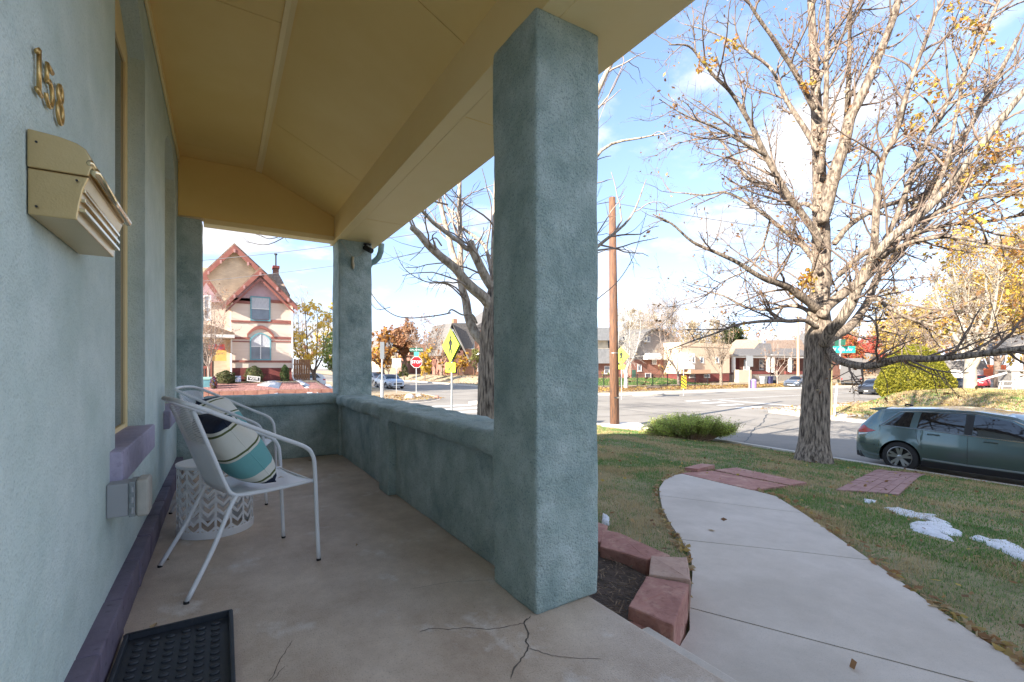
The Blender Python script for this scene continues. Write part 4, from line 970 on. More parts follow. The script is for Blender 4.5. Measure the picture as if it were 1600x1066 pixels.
limb([(1296, 548), (1306, 560), (1318, 566), (1338, 571), (1362, 572), (1385, 566), (1412, 560), (1450, 561), (1490, 558), (1535, 553), (1575, 547), (1640, 541)], -3.2, .09, .042, -.15)
limb([(1356, 470), (1370, 466), (1382, 476), (1395, 484), (1420, 497), (1455, 508), (1490, 517), (1540, 522), (1610, 523)], -1.5, .05, .018, .4)
limb([(1340, 496), (1350, 493), (1362, 498), (1372, 512), (1390, 521), (1405, 533), (1425, 550)], -.6, .03, .008, .5)
limb([(1304, 380), (1330, 350), (1380, 322), (1440, 310), (1500, 292), (1560, 288), (1620, 285)], 1.8, .07, .02, .1)
limb([(1310, 430), (1350, 396), (1410, 372), (1480, 352), (1550, 345), (1620, 330)], -2.0, .07, .02)
limb([(1380, 400), (1420, 380), (1480, 370), (1540, 380), (1610, 392)], -2.5, .05, .016, -1.0)
limb([(1360, 420), (1400, 340), (1430, 260), (1470, 180), (1520, 90), (1570, -20)], -1.4, .06, .03, .2)
limb([(1440, 310), (1500, 230), (1545, 140), (1600, 90)], -.5, .045, .02, 1.0)
limb([(1450, 325), (1480, 250), (1500, 150), (1530, 40)], .5, .045, .02, -1.2)
limb([(1405, 360), (1460, 300), (1530, 262), (1610, 230)], 1.5, .05, .02, .6)
limb([(1400, 365), (1470, 330), (1530, 310), (1610, 302)], -1.0, .045, .018, -1.4)
limb([(1276, 482), (1260, 470), (1246, 460), (1232, 449), (1214, 442), (1198, 437), (1180, 428), (1152, 410), (1120, 395), (1082, 378), (1050, 350), (1020, 335)], -1.6, .095, .012)
limb([(1281, 425), (1270, 405), (1255, 385), (1232, 366), (1204, 343), (1172, 320), (1134, 301), (1100, 305), (1070, 302), (1040, 300)], 1.4, .07, .01)
limb([(1282, 385), (1272, 362), (1250, 330), (1229, 301), (1196, 243), (1178, 205), (1163, 177), (1140, 142), (1117, 120), (1096, 95), (1076, 72), (1045, 70)], -1.5, .085, .012)
limb([(1277, 235), (1258, 202), (1229, 157), (1216, 130), (1204, 107), (1176, 84), (1146, 66), (1110, 50), (1070, 38)], 1.3, .065, .01)
limb([(1272, 170), (1241, 111), (1222, 82), (1208, 60), (1185, 28), (1168, 0), (1150, -40)], -1.0, .06, .02)
limb([(1277, 512), (1258, 501), (1235, 502), (1215, 501), (1182, 503), (1150, 508), (1120, 520), (1085, 532), (1045, 547)], -1.8, .055, .008)
limb([(1276, 500), (1256, 482), (1230, 478), (1200, 484), (1165, 480), (1130, 462), (1100, 455), (1062, 440)], 1.4, .055, .008)
limb([(1278, 330), (1258, 318), (1238, 322), (1205, 290), (1170, 280), (1130, 225), (1090, 190), (1045, 150)], 2.0, .055, .01)
limb([(1274, 150), (1290, 100), (1320, 50), (1345, 0), (1360, -40)], 1.0, .05, .02)
limb([(1196, 243), (1165, 225), (1120, 200), (1070, 180), (1030, 155)], -.6, .035, .008, -.9)
limb([(1204, 343), (1190, 390), (1170, 420), (1130, 440), (1090, 470), (1040, 480)], -.8, .03, .006, .8)
lim = Tubes()
for i, (P, r) in enumerate(LIMBS):
    rx = max(r); t_ = Tubes(); nz_ = np.array([[mnoise.noise(Vector((p[0] * 3 + i, p[1] * 3, p[2] * 3))) for _ in (0,)] for p in P])
    t_.limb(off(P, bt_loc), r * (1 + .12 * nz_[:, 0]), 12 if rx > .08 else 8); t_.build('limb', BARK2 if i not in (4, 8) else BARK, bt)
SP = [dict(dens=3.0, len=1.7, ang=(28, 62), r=.026, seg=7, wig=.13, up=.05), dict(dens=4.2, len=.75, ang=(30, 65), r=.010, seg=5, wig=.17, up=.04), dict(dens=4.6, len=.32, ang=(30, 70), r=.0050, seg=3, wig=.2, up=.03)]
l2 = grow(rg, LIMBS, SP[0]); l3 = grow(rg, l2, SP[1]); l4 = grow(rg, l3 + l2[::2], SP[2])
tb = Tubes(); [tb.add(off(P, bt_loc), r, 5) for P, r in l2]; tb.build('branches', TWIG, bt, 'stuff')
tb = Tubes(); [tb.add(off(P, bt_loc), r, 4) for P, r in l3]; [tb.add(off(P, bt_loc), r, 3) for P, r in l4]; tb.build('twigs', TWIG, bt, 'stuff')
C = off(np.concatenate([leafpos(rg, l4, .42), leafpos(rg, l3, .6)]), bt_loc)
leaves('foliage', C, .042, pick(rg, [(.30, .15, .07), (.38, .20, .09), (.22, .11, .06), (.50, .30, .12), (.42, .34, .2)], len(C)), LEAF, bt, rng=rg)
# brighter leaf clusters where the photograph has them
CC = []; TP = np.concatenate([P[1:] for P, r in l3 + l4])
for (px, py, n_, s_) in ((1560, 240, 260, .45), (1530, 285, 160, .4), (1480, 270, 90, .3), (1590, 300, 120, .35), (1265, 440, 150, .22), (1245, 460, 60, .2), (1425, 190, 90, .3), (1500, 150, 60, .35), (1540, 60, 110, .4), (1500, 20, 60, .35), (1450, 140, 60, .3), (1265, 135, 40, .15), (1140, 60, 40, .25), (1100, 90, 50, .3), (1530, 350, 90, .4), (1580, 400, 80, .4), (1470, 400, 50, .3), (1480, 515, 60, .25), (1590, 480, 90, .35)):
    vd = TP - np.array([0, 0, CAMZ]); zc_ = vd[:, 0] * ST + vd[:, 1] * CT; ux = 800 + FPX * (vd[:, 0] * CT - vd[:, 1] * ST) / zc_; uy = 574 - FPX * vd[:, 2] / zc_; sel = np.where(np.hypot(ux - px, uy - py) < s_ * 75)[0]
    if len(sel): CC.append(TP[rg.choice(sel, int(n_ * 1.3))] - np.array(tuple(bt_loc)) + rg.normal(size=(int(n_ * 1.3), 3)) * .035)
CC = np.concatenate(CC); leaves('foliage', CC, .05, pick(rg, [(.62, .42, .06), (.70, .48, .10), (.55, .28, .06), (.42, .2, .07)], len(CC)), LEAF, bt, rng=rg)

# --- the bare tree outside the parapet
rg = np.random.default_rng(4)
ZS = 9.0; sl_ = W(767, 690, ZS); sl_.z = float(LA(sl_.x, sl_.y)) - .02
t2 = thing('bare_tree', 'bare pruned tree with thick forked limbs just outside the porch parapet', 'tree', sl_)
q, r2 = cat_np([Vector((sl_.x, sl_.y, sl_.z)), W(767, 660, ZS), W(767, 610, ZS), W(768, 560, ZS), W(770, 520, ZS), W(774, 480, ZS), W(777, 450, ZS)], [.33, .27, .245, .235, .24, .22, .17], 6)
Pd, rd = densify(q, r2, .05); V_, F_ = bark_tube(off(Pd, sl_), rd, 84, .065, 8.0); np_mesh('trunk', V_, F_, BARK, t2, smooth=True)
L2 = []
def limb2(pts, dz, r0, r1, z0=0.0): L2.append(pl(pts, ZS + z0, ZS + z0 + dz, r0, r1))
limb2([(770, 484), (757, 466), (740, 452), (726, 438), (712, 420), (690, 402), (670, 384), (655, 366), (643, 355)], -.9, .115, .05, -.05)
limb2([(777, 458), (767, 446), (758, 432), (753, 422), (745, 405), (739, 392), (735, 378)], -.4, .10, .07)
limb2([(738, 391), (728, 388), (718, 378), (706, 370), (690, 358), (677, 348), (668, 338), (655, 325)], -.5, .05, .03, -.3)
limb2([(764, 560), (755, 535), (742, 520), (732, 495), (728, 470), (722, 450), (717, 425), (707, 395), (700, 365), (692, 335), (686, 300), (680, 270)], .8, .11, .03)
limb2([(724, 460), (720, 420), (719, 366), (718, 330), (718, 292), (716, 240), (712, 180)], .5, .065, .025, .3)
limb2([(772, 452), (768, 420), (766, 415), (758, 386), (745, 372), (726, 359), (715, 345), (700, 325)], .6, .05, .02, .2)
limb2([(777, 460), (774, 434), (772, 400), (773, 360), (775, 307), (778, 240), (782, 160), (790, 60)], -.2, .08, .03)
limb2([(778, 470), (800, 430), (835, 380), (868, 300), (905, 210), (940, 130), (975, 60)], -.6, .12, .03)
limb2([(845, 370), (890, 320), (940, 235), (1005, 215), (1050, 208)], -.5, .05, .005, -.2)
limb2([(778, 480), (830, 450), (890, 420), (940, 380), (985, 340), (1010, 280)], -.8, .07, .006)
limb2([(690, 384), (680, 372), (668, 380), (655, 395), (640, 408)], -.3, .016, .005, -.4)
limb2([(745, 505), (738, 492), (722, 492), (706, 484), (700, 490)], -.3, .022, .012)
for i, (P, r) in enumerate(L2):
    t_ = Tubes(); t_.limb(off(P, sl_), r, 12 if max(r) > .06 else 7); t_.build('limb', BARK3, t2)
S2 = [dict(dens=2.4, len=1.5, ang=(25, 60), r=.020, seg=8, wig=.16, up=-.02), dict(dens=1.9, len=.7, ang=(30, 70), r=.008, seg=6, wig=.2, up=.02), dict(dens=1.6, len=.26, ang=(30, 70), r=.0038, seg=3, wig=.2, up=.05)]
a2 = grow(rg, L2, S2[0]); a3 = grow(rg, a2, S2[1]); a4 = grow(rg, a3, S2[2])
# long bowed shoots
bow = [pl([(704, 489), (690, 492), (668, 495), (640, 497), (615, 492), (590, 472), (560, 430), (520, 400)], ZS - .3, ZS - 1.2, .014, .004),
       pl([(728, 470), (700, 445), (665, 440), (632, 420), (615, 385)], ZS + .2, ZS - .5, .018, .004), pl([(610, 480), (590, 484), (578, 470), (570, 440)], ZS - .9, ZS - 1.1, .006, .003),
       pl([(700, 320), (600, 300), (520, 330), (460, 362), (420, 382), (385, 378)], ZS - 1.2, ZS - 3, .016, .003), pl([(560, 250), (480, 340), (430, 372), (400, 366)], ZS - 2, ZS - 3.2, .012, .003),
       pl([(960, 80), (975, 95), (955, 140), (935, 190)], ZS - 1.2, ZS - 1.3, .012, .004), pl([(930, 470), (965, 440), (990, 400), (1005, 350), (1010, 330)], ZS - 1, ZS - 1.4, .009, .003)]
ex = grow(rg, bow, dict(dens=1.8, len=.45, ang=(30, 70), r=.005, seg=4, wig=.2, up=.05))
tb = Tubes(); [tb.add(off(P, sl_), r, 5) for P, r in a2 + bow]; tb.build('branches', TWIGP, t2, 'stuff')
tb = Tubes(); [tb.add(off(P, sl_), r, 3) for P, r in a3 + a4 + ex]; tb.build('twigs', TWIG, t2, 'stuff')

# --- trees further off
def tree(name, label, px, y, pbase, ptop, spread_px, lf=None, lpal=None, lsize=.10, bark=TWIGP, tr=.16, seed=1, dens=1.0, fork=.3, zf=LNE, group=None, cat='tree', density=1.0, x=None, up=.06):
    """a tree whose foot stands where column px meets the plane y"""
    rg = np.random.default_rng(seed); P0 = PY(px, pbase, y); Z = zy(px, y)
    if x is not None: Z = zx(px, x); P0 = W(px, pbase, Z)
    P0.z = float(zf(P0.x, P0.y)) - .05; H = CAMZ + (574 - ptop) / FPX * Z - P0.z; SR = spread_px / FPX * Z / 2
    t = thing(name, label, cat, P0, group=group)
    n = 6; pts = [np.zeros(3)]; d = np.array([0, 0, 1.0])
    for k in range(n): d = d + rg.normal(size=3) * .05; d /= np.linalg.norm(d); pts.append(pts[-1] + d * H * fork / n)
    P = np.array(pts); r = np.linspace(tr * 1.15, tr * .8, n + 1); tt = Tubes(); tt.add(P, r, 9); tt.build('trunk', bark, t)
    mains = []
    nm = rg.integers(5, 8)
    for k in range(nm):
        a = 6.283 * (k + rg.uniform(-.3, .3)) / nm; reach = rg.uniform(.35, .95) if k else .1
        st = P[rg.integers(max(2, n - 3), n + 1)]; top = np.array([math.cos(a) * SR * reach * .75, math.sin(a) * SR * reach * .75, H * rg.uniform(.78, .98)]); m_ = st + (top - st) * .45 + np.array([math.cos(a), math.sin(a), -.3]) * SR * .2 * reach
        q_, rr = cat_np([Vector(st), Vector(st + (m_ - st) * .5 + rg.normal(size=3) * SR * .04), Vector(m_), Vector(m_ + (top - m_) * .5 + rg.normal(size=3) * SR * .05), Vector(top)], np.linspace(tr * .5, tr * .1, 5), 3); mains.append((q_, rr))
    tt = Tubes(); [tt.add(a_, b_, 6) for a_, b_ in mains]; tt.build('limbs', bark, t)
    density *= 1.5; lsize *= 1.15
    k1 = grow(rg, mains, dict(dens=1.3 * density, len=H * .22, ang=(25, 60), r=tr * .14, seg=5, wig=.14, up=up)); k2 = grow(rg, k1, dict(dens=1.7 * density, len=H * .11, ang=(30, 65), r=tr * .06, seg=3, wig=.18, up=up))
    k3 = grow(rg, k2, dict(dens=2.2 * density, len=H * .055, ang=(30, 65), r=tr * .035, seg=2, wig=.15, up=up))
    tt = Tubes(); [tt.add(a_, b_, 4) for a_, b_ in k1]; [tt.add(a_, np.maximum(b_, .008), 3) for a_, b_ in k2 + k3]; tt.build('twigs', bark, t, 'stuff')
    if lf:
        C = leafpos(rg, k3 + k2, lf, jitter=H * .015)
        if len(C) > 9000: C = C[rg.choice(len(C), 9000, replace=False)]
        if len(C): leaves('foliage', C, lsize, pick(rg, lpal, len(C)), LEAF, t, rng=rg)
    return t
YEL = [(.72, .50, .05), (.60, .38, .06), (.80, .60, .12), (.50, .36, .08)]
ORG = [(.55, .26, .06), (.42, .20, .08), (.65, .36, .08), (.35, .22, .12)]
RUS = [(.42, .22, .12), (.35, .18, .10), (.50, .30, .16)]
RED = [(.60, .12, .09), (.70, .20, .14), (.45, .10, .08)]
GRN = [(.16, .24, .05), (.24, .32, .07), (.11, .17, .04)]
PALE = [(.50, .42, .28), (.42, .32, .22), (.58, .48, .30)]
tree('yellow_tree', 'yellow leaved tree beside the pink gabled house', 492, 46, 598, 478, 130, 2.6, [(.95, .68, .10), (.85, .58, .12), (.98, .78, .25)], .13, TWIG, .17, 31, zf=LNW, fork=.22)
tree('green_tree', 'light green young tree at the fence right of the pink gabled house', 522, 44, 590, 520, 60, 3, [(.40, .50, .14), (.50, .58, .20), (.30, .40, .10)], .12, TWIG, .08, 32, zf=LNW, fork=.25)
tree('bare_tree', 'thin bare tree rising behind the corner of the pink gabled house', 468, 56, 590, 450, 90, .1, PALE, .1, TWIGP, .14, 33, zf=LNW)
tree('porch_tree', 'small pink grey bare tree tangled before the porch of the pink gabled house', 326, 35.6, 600, 448, 110, .25, RUS, .05, TWIGP, .07, 34, zf=LNW, fork=.2, density=1.5)
tree('orange_tree', 'orange tree right behind the post at the north corner', 600, 60, 600, 512, 70, 3, ORG, .2, TWIG, .2, 35, zf=LNE)
tree('rust_tree', 'round rust coloured tree above the stop sign', 634, 88, 600, 504, 70, 4, RUS, .25, TWIG, .25, 36)
tree('bare_tree', 'tall fine bare tree behind the street name sign', 668, 80, 600, 488, 90, .3, RUS, .15, TWIGP, .22, 37)
tree('bare_tree', 'reddish bare tree left of the pedestrian sign', 690, 70, 598, 520, 90, 1.0, RUS, .14, TWIG, .2, 38)
tree('yellow_bush', 'bright yellow bush right of the stop sign', 664, 66, 598, 548, 40, 9, YEL, .16, TWIG, .06, 39, fork=.1, cat='bush')
tree('orange_bush', 'orange and yellow bush left of the pedestrian sign post', 694, 66, 597, 565, 46, 9, YEL + ORG, .15, TWIG, .06, 40, fork=.1, cat='bush')
tree('orange_bush', 'orange bush right of the pedestrian sign post', 724, 68, 596, 552, 40, 9, ORG + YEL, .15, TWIG, .06, 41, fork=.1, cat='bush')
tree('green_bush', 'dull green tree before the red brick house', 742, 70, 597, 545, 34, 8, [(.25, .26, .10), (.35, .34, .12)], .14, TWIG, .08, 42, fork=.15, cat='bush')
tree('dark_bush', 'dark green bush behind the stop sign post', 632, 70, 597, 560, 34, 9, [(.07, .09, .03), (.12, .13, .05)], .15, TWIG, .06, 43, fork=.1, cat='bush')
tree('orange_tree', 'orange yellow tree left of the silver sedan', 606, 76, 598, 540, 60, 5, ORG + YEL, .2, TWIG, .14, 44)
tree('birch_tree', 'white barked bare tree at the iron fence beside the utility pole', 978, 33.6, 607, 470, 120, .12, PALE, .09, mat('white_bark', (.33, .30, .27), (.46, .43, .39), scale=3, rough=.8), .20, 45, fork=.28, density=1.2)
tree('bare_tree', 'tall fine bare tree behind the arched brick house', 1035, 70, 600, 462, 130, .25, PALE, .14, TWIGP, .28, 46)
tree('bare_tree', 'pinkish bare tree before the arched brick house', 1060, 36.5, 602, 505, 110, .5, RUS, .08, TWIGP, .14, 47, density=1.3, fork=.25)
tree('bare_tree', 'two stemmed bare street tree at the right end of the iron fence', 1127, 33.4, 604, 500, 110, .15, RUS, .08, BARK2, .16, 48, fork=.35)
tree('bare_tree', 'small bare tree before the twin porch bungalow', 1215, 34.6, 601, 528, 90, .3, RUS, .1, TWIGP, .10, 49, density=1.0)
tree('evergreen_tree', 'distant dark evergreen tree above the bungalow roof', 1148, 90, 600, 515, 34, 9, [(.06, .09, .03), (.10, .12, .04)], .3, TWIG, .2, 50)
tree('orange_bush', 'golden shrub against the arched brick house', 1038, 41, 598, 568, 40, 6, ORG + PALE, .12, TWIG, .05, 52, fork=.1, cat='bush')
tree('yellow_bush', 'small yellow shrub left of the utility pole', 946, 40, 600, 575, 26, 8, YEL + GRN, .11, TWIG, .05, 53, fork=.1, cat='bush')
tree('red_tree', 'coral red maple left of the clipped yellow hedge', 1366, 42, 604, 520, 60, 9, RED, .13, TWIG, .12, 54, fork=.2)
tree('red_bush', 'red shrub behind the green street name sign', 1322, 44, 600, 522, 44, 8, RED + ORG, .13, TWIG, .07, 55, fork=.15, cat='bush')
tree('orange_bush', 'orange leaved shrub below the red maple', 1352, 41, 606, 555, 40, 6, ORG, .11, TWIG, .05, 56, fork=.12, cat='bush')
tree('pale_tree', 'pale barked tree behind the clipped hedge', 1448, 24, 606, 440, 130, 1.2, YEL + PALE, .11, TWIGP, .22, 57, zf=LSE, fork=.22)
tree('white_trunk_tree', 'thick white trunked tree beside the distant red car', 1516, 12.5, 608, 380, 170, .5, PALE + ORG, .1, mat('sycamore_bark', (.28, .24, .19), (.42, .37, .30), scale=2, rough=.85), .42, 58, zf=LSE, fork=.3)
tree('yellow_tree', 'large yellow leaved tree at the far right behind the stone pillar', 1560, 15, 604, 330, 190, 2.0, YEL, .13, TWIG, .3, 59, zf=LSE, fork=.25)
tree('yellow_tree', 'golden tree between the white trunk and the stone pillar', 1545, 22, 602, 430, 120, 3.0, YEL + ORG, .15, TWIG, .2, 60, zf=LSE, fork=.25)
tree('yellow_tree', 'pale yellow tree far behind the clipped hedge', 1415, 36, 604, 470, 120, 2.2, YEL + PALE, .2, TWIG, .22, 61, fork=.3)
for i, (px, tp, yy, pal) in enumerate(((780, 520, 90, RUS), (1090, 500, 92, PALE), (1270, 520, 78, RUS), (1380, 505, 60, PALE), (1600, 440, 30, YEL), (1490, 490, 40, RUS), (1000, 490, 88, PALE), (1650, 400, 14, ORG))):
    tree('distant_tree', ['distant rust tree behind the red brick house', 'distant bare tree above the beige apartment block', 'distant reddish tree behind the big trunk', 'distant pale tree behind the red maple', 'distant yellow tree at the right edge', 'distant rust tree behind the white trunked tree', 'distant bare tree behind the utility pole', 'orange tree beyond the right edge'][i],
         px, yy, 602, tp, 120, 1.6, pal, .24, TWIG, .25, 70 + i, zf=LNE if yy > 28 else LSE, density=.8, group='trees along the skyline')

rd_ = random.Random(5)
for i in range(26):
    px = 330 + i * 51 + rd_.uniform(-12, 12); yy = rd_.uniform(92, 135); pal, nm_ = rd_.choice([(RUS, 'rust'), (PALE, 'pale'), (ORG, 'orange'), (YEL, 'yellow'), (PALE, 'bare pinkish'), (RUS, 'reddish brown')])
    if px > 1480: yy = rd_.uniform(20, 40)
    if 535 < px < 585: continue
    where = [w_ for lim_, w_ in ((460, 'behind the cream and mauve gabled house'), (534, 'between the gabled house and the far column'), (640, 'above the silver sedan'), (700, 'behind the stop sign bushes'), (790, 'behind the steep gabled brick house'), (840, 'behind the left edge of the near porch column'), (865, 'just left of the middle of the near porch column'), (895, 'just right of the middle of the near porch column'), (930, 'behind the right edge of the near porch column'), (1000, 'behind the birch and the utility pole'),
             (1056, 'above the rounded grey gable'), (1110, 'above the left half of the apartment block'), (1160, 'above the right half of the apartment block'), (1215, 'above the left half of the twin bungalow'), (1262, 'above the right half of the twin bungalow'), (1345, 'behind the big trunk and its street sign'), (1400, 'behind the red maple'),
             (1450, 'behind the left half of the clipped hedge'), (1495, 'behind the right half of the clipped hedge'), (1545, 'behind the white trunked tree'), (1600, 'behind the grey stone pillar'), (9999, 'just beyond the right edge of the view')) if px < lim_][0]
    t = tree('distant_tree', 'distant %s tree on the skyline %s' % (nm_, where), px, yy, 600, rd_.uniform(500, 530), rd_.uniform(70, 120), 1.1, pal, .42, TWIGP, .25, 200 + i, zf=LNE if yy > 28 else LSE, density=.42, group='trees along the skyline')
# ------------------------------------------------------------------ hedge and juniper
def bush_cloud(name, label, loc, n, shape, size, pal, mt, seed, stems=None, cat='bush', core=None):
    """leaf sprays spread through a lumpy volume; shape(rg, n) -> points"""
    rg = np.random.default_rng(seed); t = thing(name, label, cat, loc); C = shape(rg, n)
    leaves('foliage', C, size, pick(rg, pal, len(C)), LEAF, t, rng=rg, aspect=.4)
    if core is not None: core(t)
    return t
def hedge_shape(ax, ay, H, prof, seed, lump=.13, depth=.22):
    def f(rg, n):
        out = []
        th = rg.uniform(0, 2 * math.pi, n); u = rg.uniform(0, 1, n) ** .9
        for a, h in zip(th, u):
            k = 1 + lump * (mnoise.noise(Vector((math.cos(a) * 2 + seed, math.sin(a) * 2, h * 3.5))) + .6 * mnoise.noise(Vector((math.cos(a) * 6, math.sin(a) * 6 + seed, h * 10))))
            rr = prof(h) * k * (1 - depth * rg.uniform() ** 2); out.append((math.cos(a) * ax * rr, math.sin(a) * ay * rr, h * H * (1 + .04 * mnoise.noise(Vector((a * 3, seed, 0))))))
        return np.array(out)
    return f
hp = W(1428, 615, 34.5); hp.z = float(LSE(hp.x, hp.y)) - .05
Hh = 4.15
hprof = lambda h: (np.interp(h, [0, .08, .25, .45, .6, .8, .93, 1.0], [.72, .88, 1.0, .95, .84, .66, .42, .05]))
def hcore(t):
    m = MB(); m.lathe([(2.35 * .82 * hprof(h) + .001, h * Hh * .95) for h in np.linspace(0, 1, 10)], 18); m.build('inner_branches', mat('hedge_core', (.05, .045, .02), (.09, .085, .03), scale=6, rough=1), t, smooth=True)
    s = MB()
    for k in range(24):
        a = k / 24 * 6.28; s.tube([(math.cos(a) * 1.2, math.sin(a) * 1.2, 0), (math.cos(a) * 2.0, math.sin(a) * 2.0, .9)], .03, 4)
    s.build('stems', TWIG, t)
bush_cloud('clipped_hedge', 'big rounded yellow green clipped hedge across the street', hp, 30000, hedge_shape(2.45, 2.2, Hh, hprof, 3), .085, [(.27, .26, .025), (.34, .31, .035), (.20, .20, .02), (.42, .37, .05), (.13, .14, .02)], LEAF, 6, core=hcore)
# juniper near the corner: many leaning sprays
rg = np.random.default_rng(9); jp = W(1080, 690, 14.9); jp.z = float(LA(jp.x, jp.y))
jn = thing('juniper_shrub', 'low spreading green juniper shrub on the corner of the lawn', 'shrub', jp)
st_ = Tubes(); C = []; lc = []
for k in range(330):
    u = rg.uniform(-1, 1); v = rg.uniform(-1, 1)
    if u * u + v * v > 1: continue
    bx = np.array([u * 1.15, v * .65, 0]); ax_ = np.array([CT, -ST, 0]); ay_ = np.array([ST, CT, 0]); b0 = ax_ * bx[0] + ay_ * bx[1]
    hgt = (.34 + .30 * (1 - u * u) + rg.uniform(-.16, .10)); tip = b0 * 1.36 + np.array([0, 0, hgt]) + rg.normal(size=3) * .05
    P = np.array([b0 * .55, b0 * .55 + (tip - b0 * .55) * .5 + np.array([0, 0, .03]), tip]); P, r_ = cat_np([Vector(p) for p in P], [.02, .013, .005], 4); st_.add(P, r_, 4)
    g = rg.uniform(.55, 1.7)
    for t_ in np.linspace(.5, 1, 8):
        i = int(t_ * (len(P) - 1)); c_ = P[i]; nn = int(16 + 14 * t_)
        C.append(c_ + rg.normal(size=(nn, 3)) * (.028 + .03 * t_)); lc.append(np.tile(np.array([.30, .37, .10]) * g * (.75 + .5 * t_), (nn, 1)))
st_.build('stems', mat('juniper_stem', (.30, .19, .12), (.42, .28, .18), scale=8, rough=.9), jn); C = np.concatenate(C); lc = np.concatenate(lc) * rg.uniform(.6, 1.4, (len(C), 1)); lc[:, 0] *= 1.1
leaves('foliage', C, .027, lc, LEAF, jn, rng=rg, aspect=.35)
# ------------------------------------------------------------------ vehicles
RUB = mat('tyre_rubber', (.018, .018, .019), (.028, .027, .026), scale=30, rough=.85)
RIM = mat('alloy_rim', (.42, .43, .44), rough=.3, metal=.85)
DARKP = mat('dark_trim', (.02, .02, .022), rough=.5)
CHROME = mat('bright_trim', (.6, .6, .6), rough=.15, metal=1)
TAIL = mat('tail_lamp_red', (.45, .02, .02), rough=.15, coat=.6)
LAMP = mat('head_lamp', (.75, .77, .8), rough=.12, coat=.6)
PLATE = mat('number_plate', (.75, .77, .72), rough=.5)
CGLASS = mat('car_glass', (.012, .013, .014), rough=.03, spec=1.0)
def wheel(parent, x, y, z, r, w, side, spokes=5, detail=True):
    n = 40 if detail else 16; hw = w / 2
    m = MB().lathe([(r * .70, -hw), (r * .92, -hw), (r * .985, -hw * .8), (r, -hw * .5), (r, hw * .5), (r * .985, hw * .8), (r * .92, hw), (r * .70, hw), (r * .66, hw * .7), (r * .66, -hw * .7), (r * .70, -hw)], n, (0, 0, 0), 'x', closed=True)
    o = m.build('wheel', RUB, parent, smooth=True); o.location = (x, y, z)
    q = MB(); s = side
    q.lathe([(r * .69, s * hw * .98), (r * .665, s * hw * 1.0), (r * .63, s * hw * .8), (r * .61, s * hw * .2)], n, (0, 0, 0), 'x', closed=True)
    for k in range(spokes):
        a = k * 2 * math.pi / spokes + .3
        for da in ((-.13, .13) if detail else (0,)):
            p0 = Vector((s * hw * .72, math.cos(a + da * .4) * r * .10, math.sin(a + da * .4) * r * .10)); p1 = Vector((s * hw * .88, math.cos(a + da * 1.7) * r * .63, math.sin(a + da * 1.7) * r * .63))
            q.bar(p0, p1, r * (.15 if detail else .2), .02, up=(1, 0, 0))
    q.lathe([(r * .15, s * hw * .4), (r * .15, s * hw * .82), (r * .10, s * hw * .88), (.005, s * hw * .9)], 18, (0, 0, 0), 'x')
    q.build('rim', RIM, o)
    MB().lathe([(r * .60, -hw * .3), (r * .60, s * hw * .1)], 24, (0, 0, 0), 'x').build('brake_disc', DARKP, o)
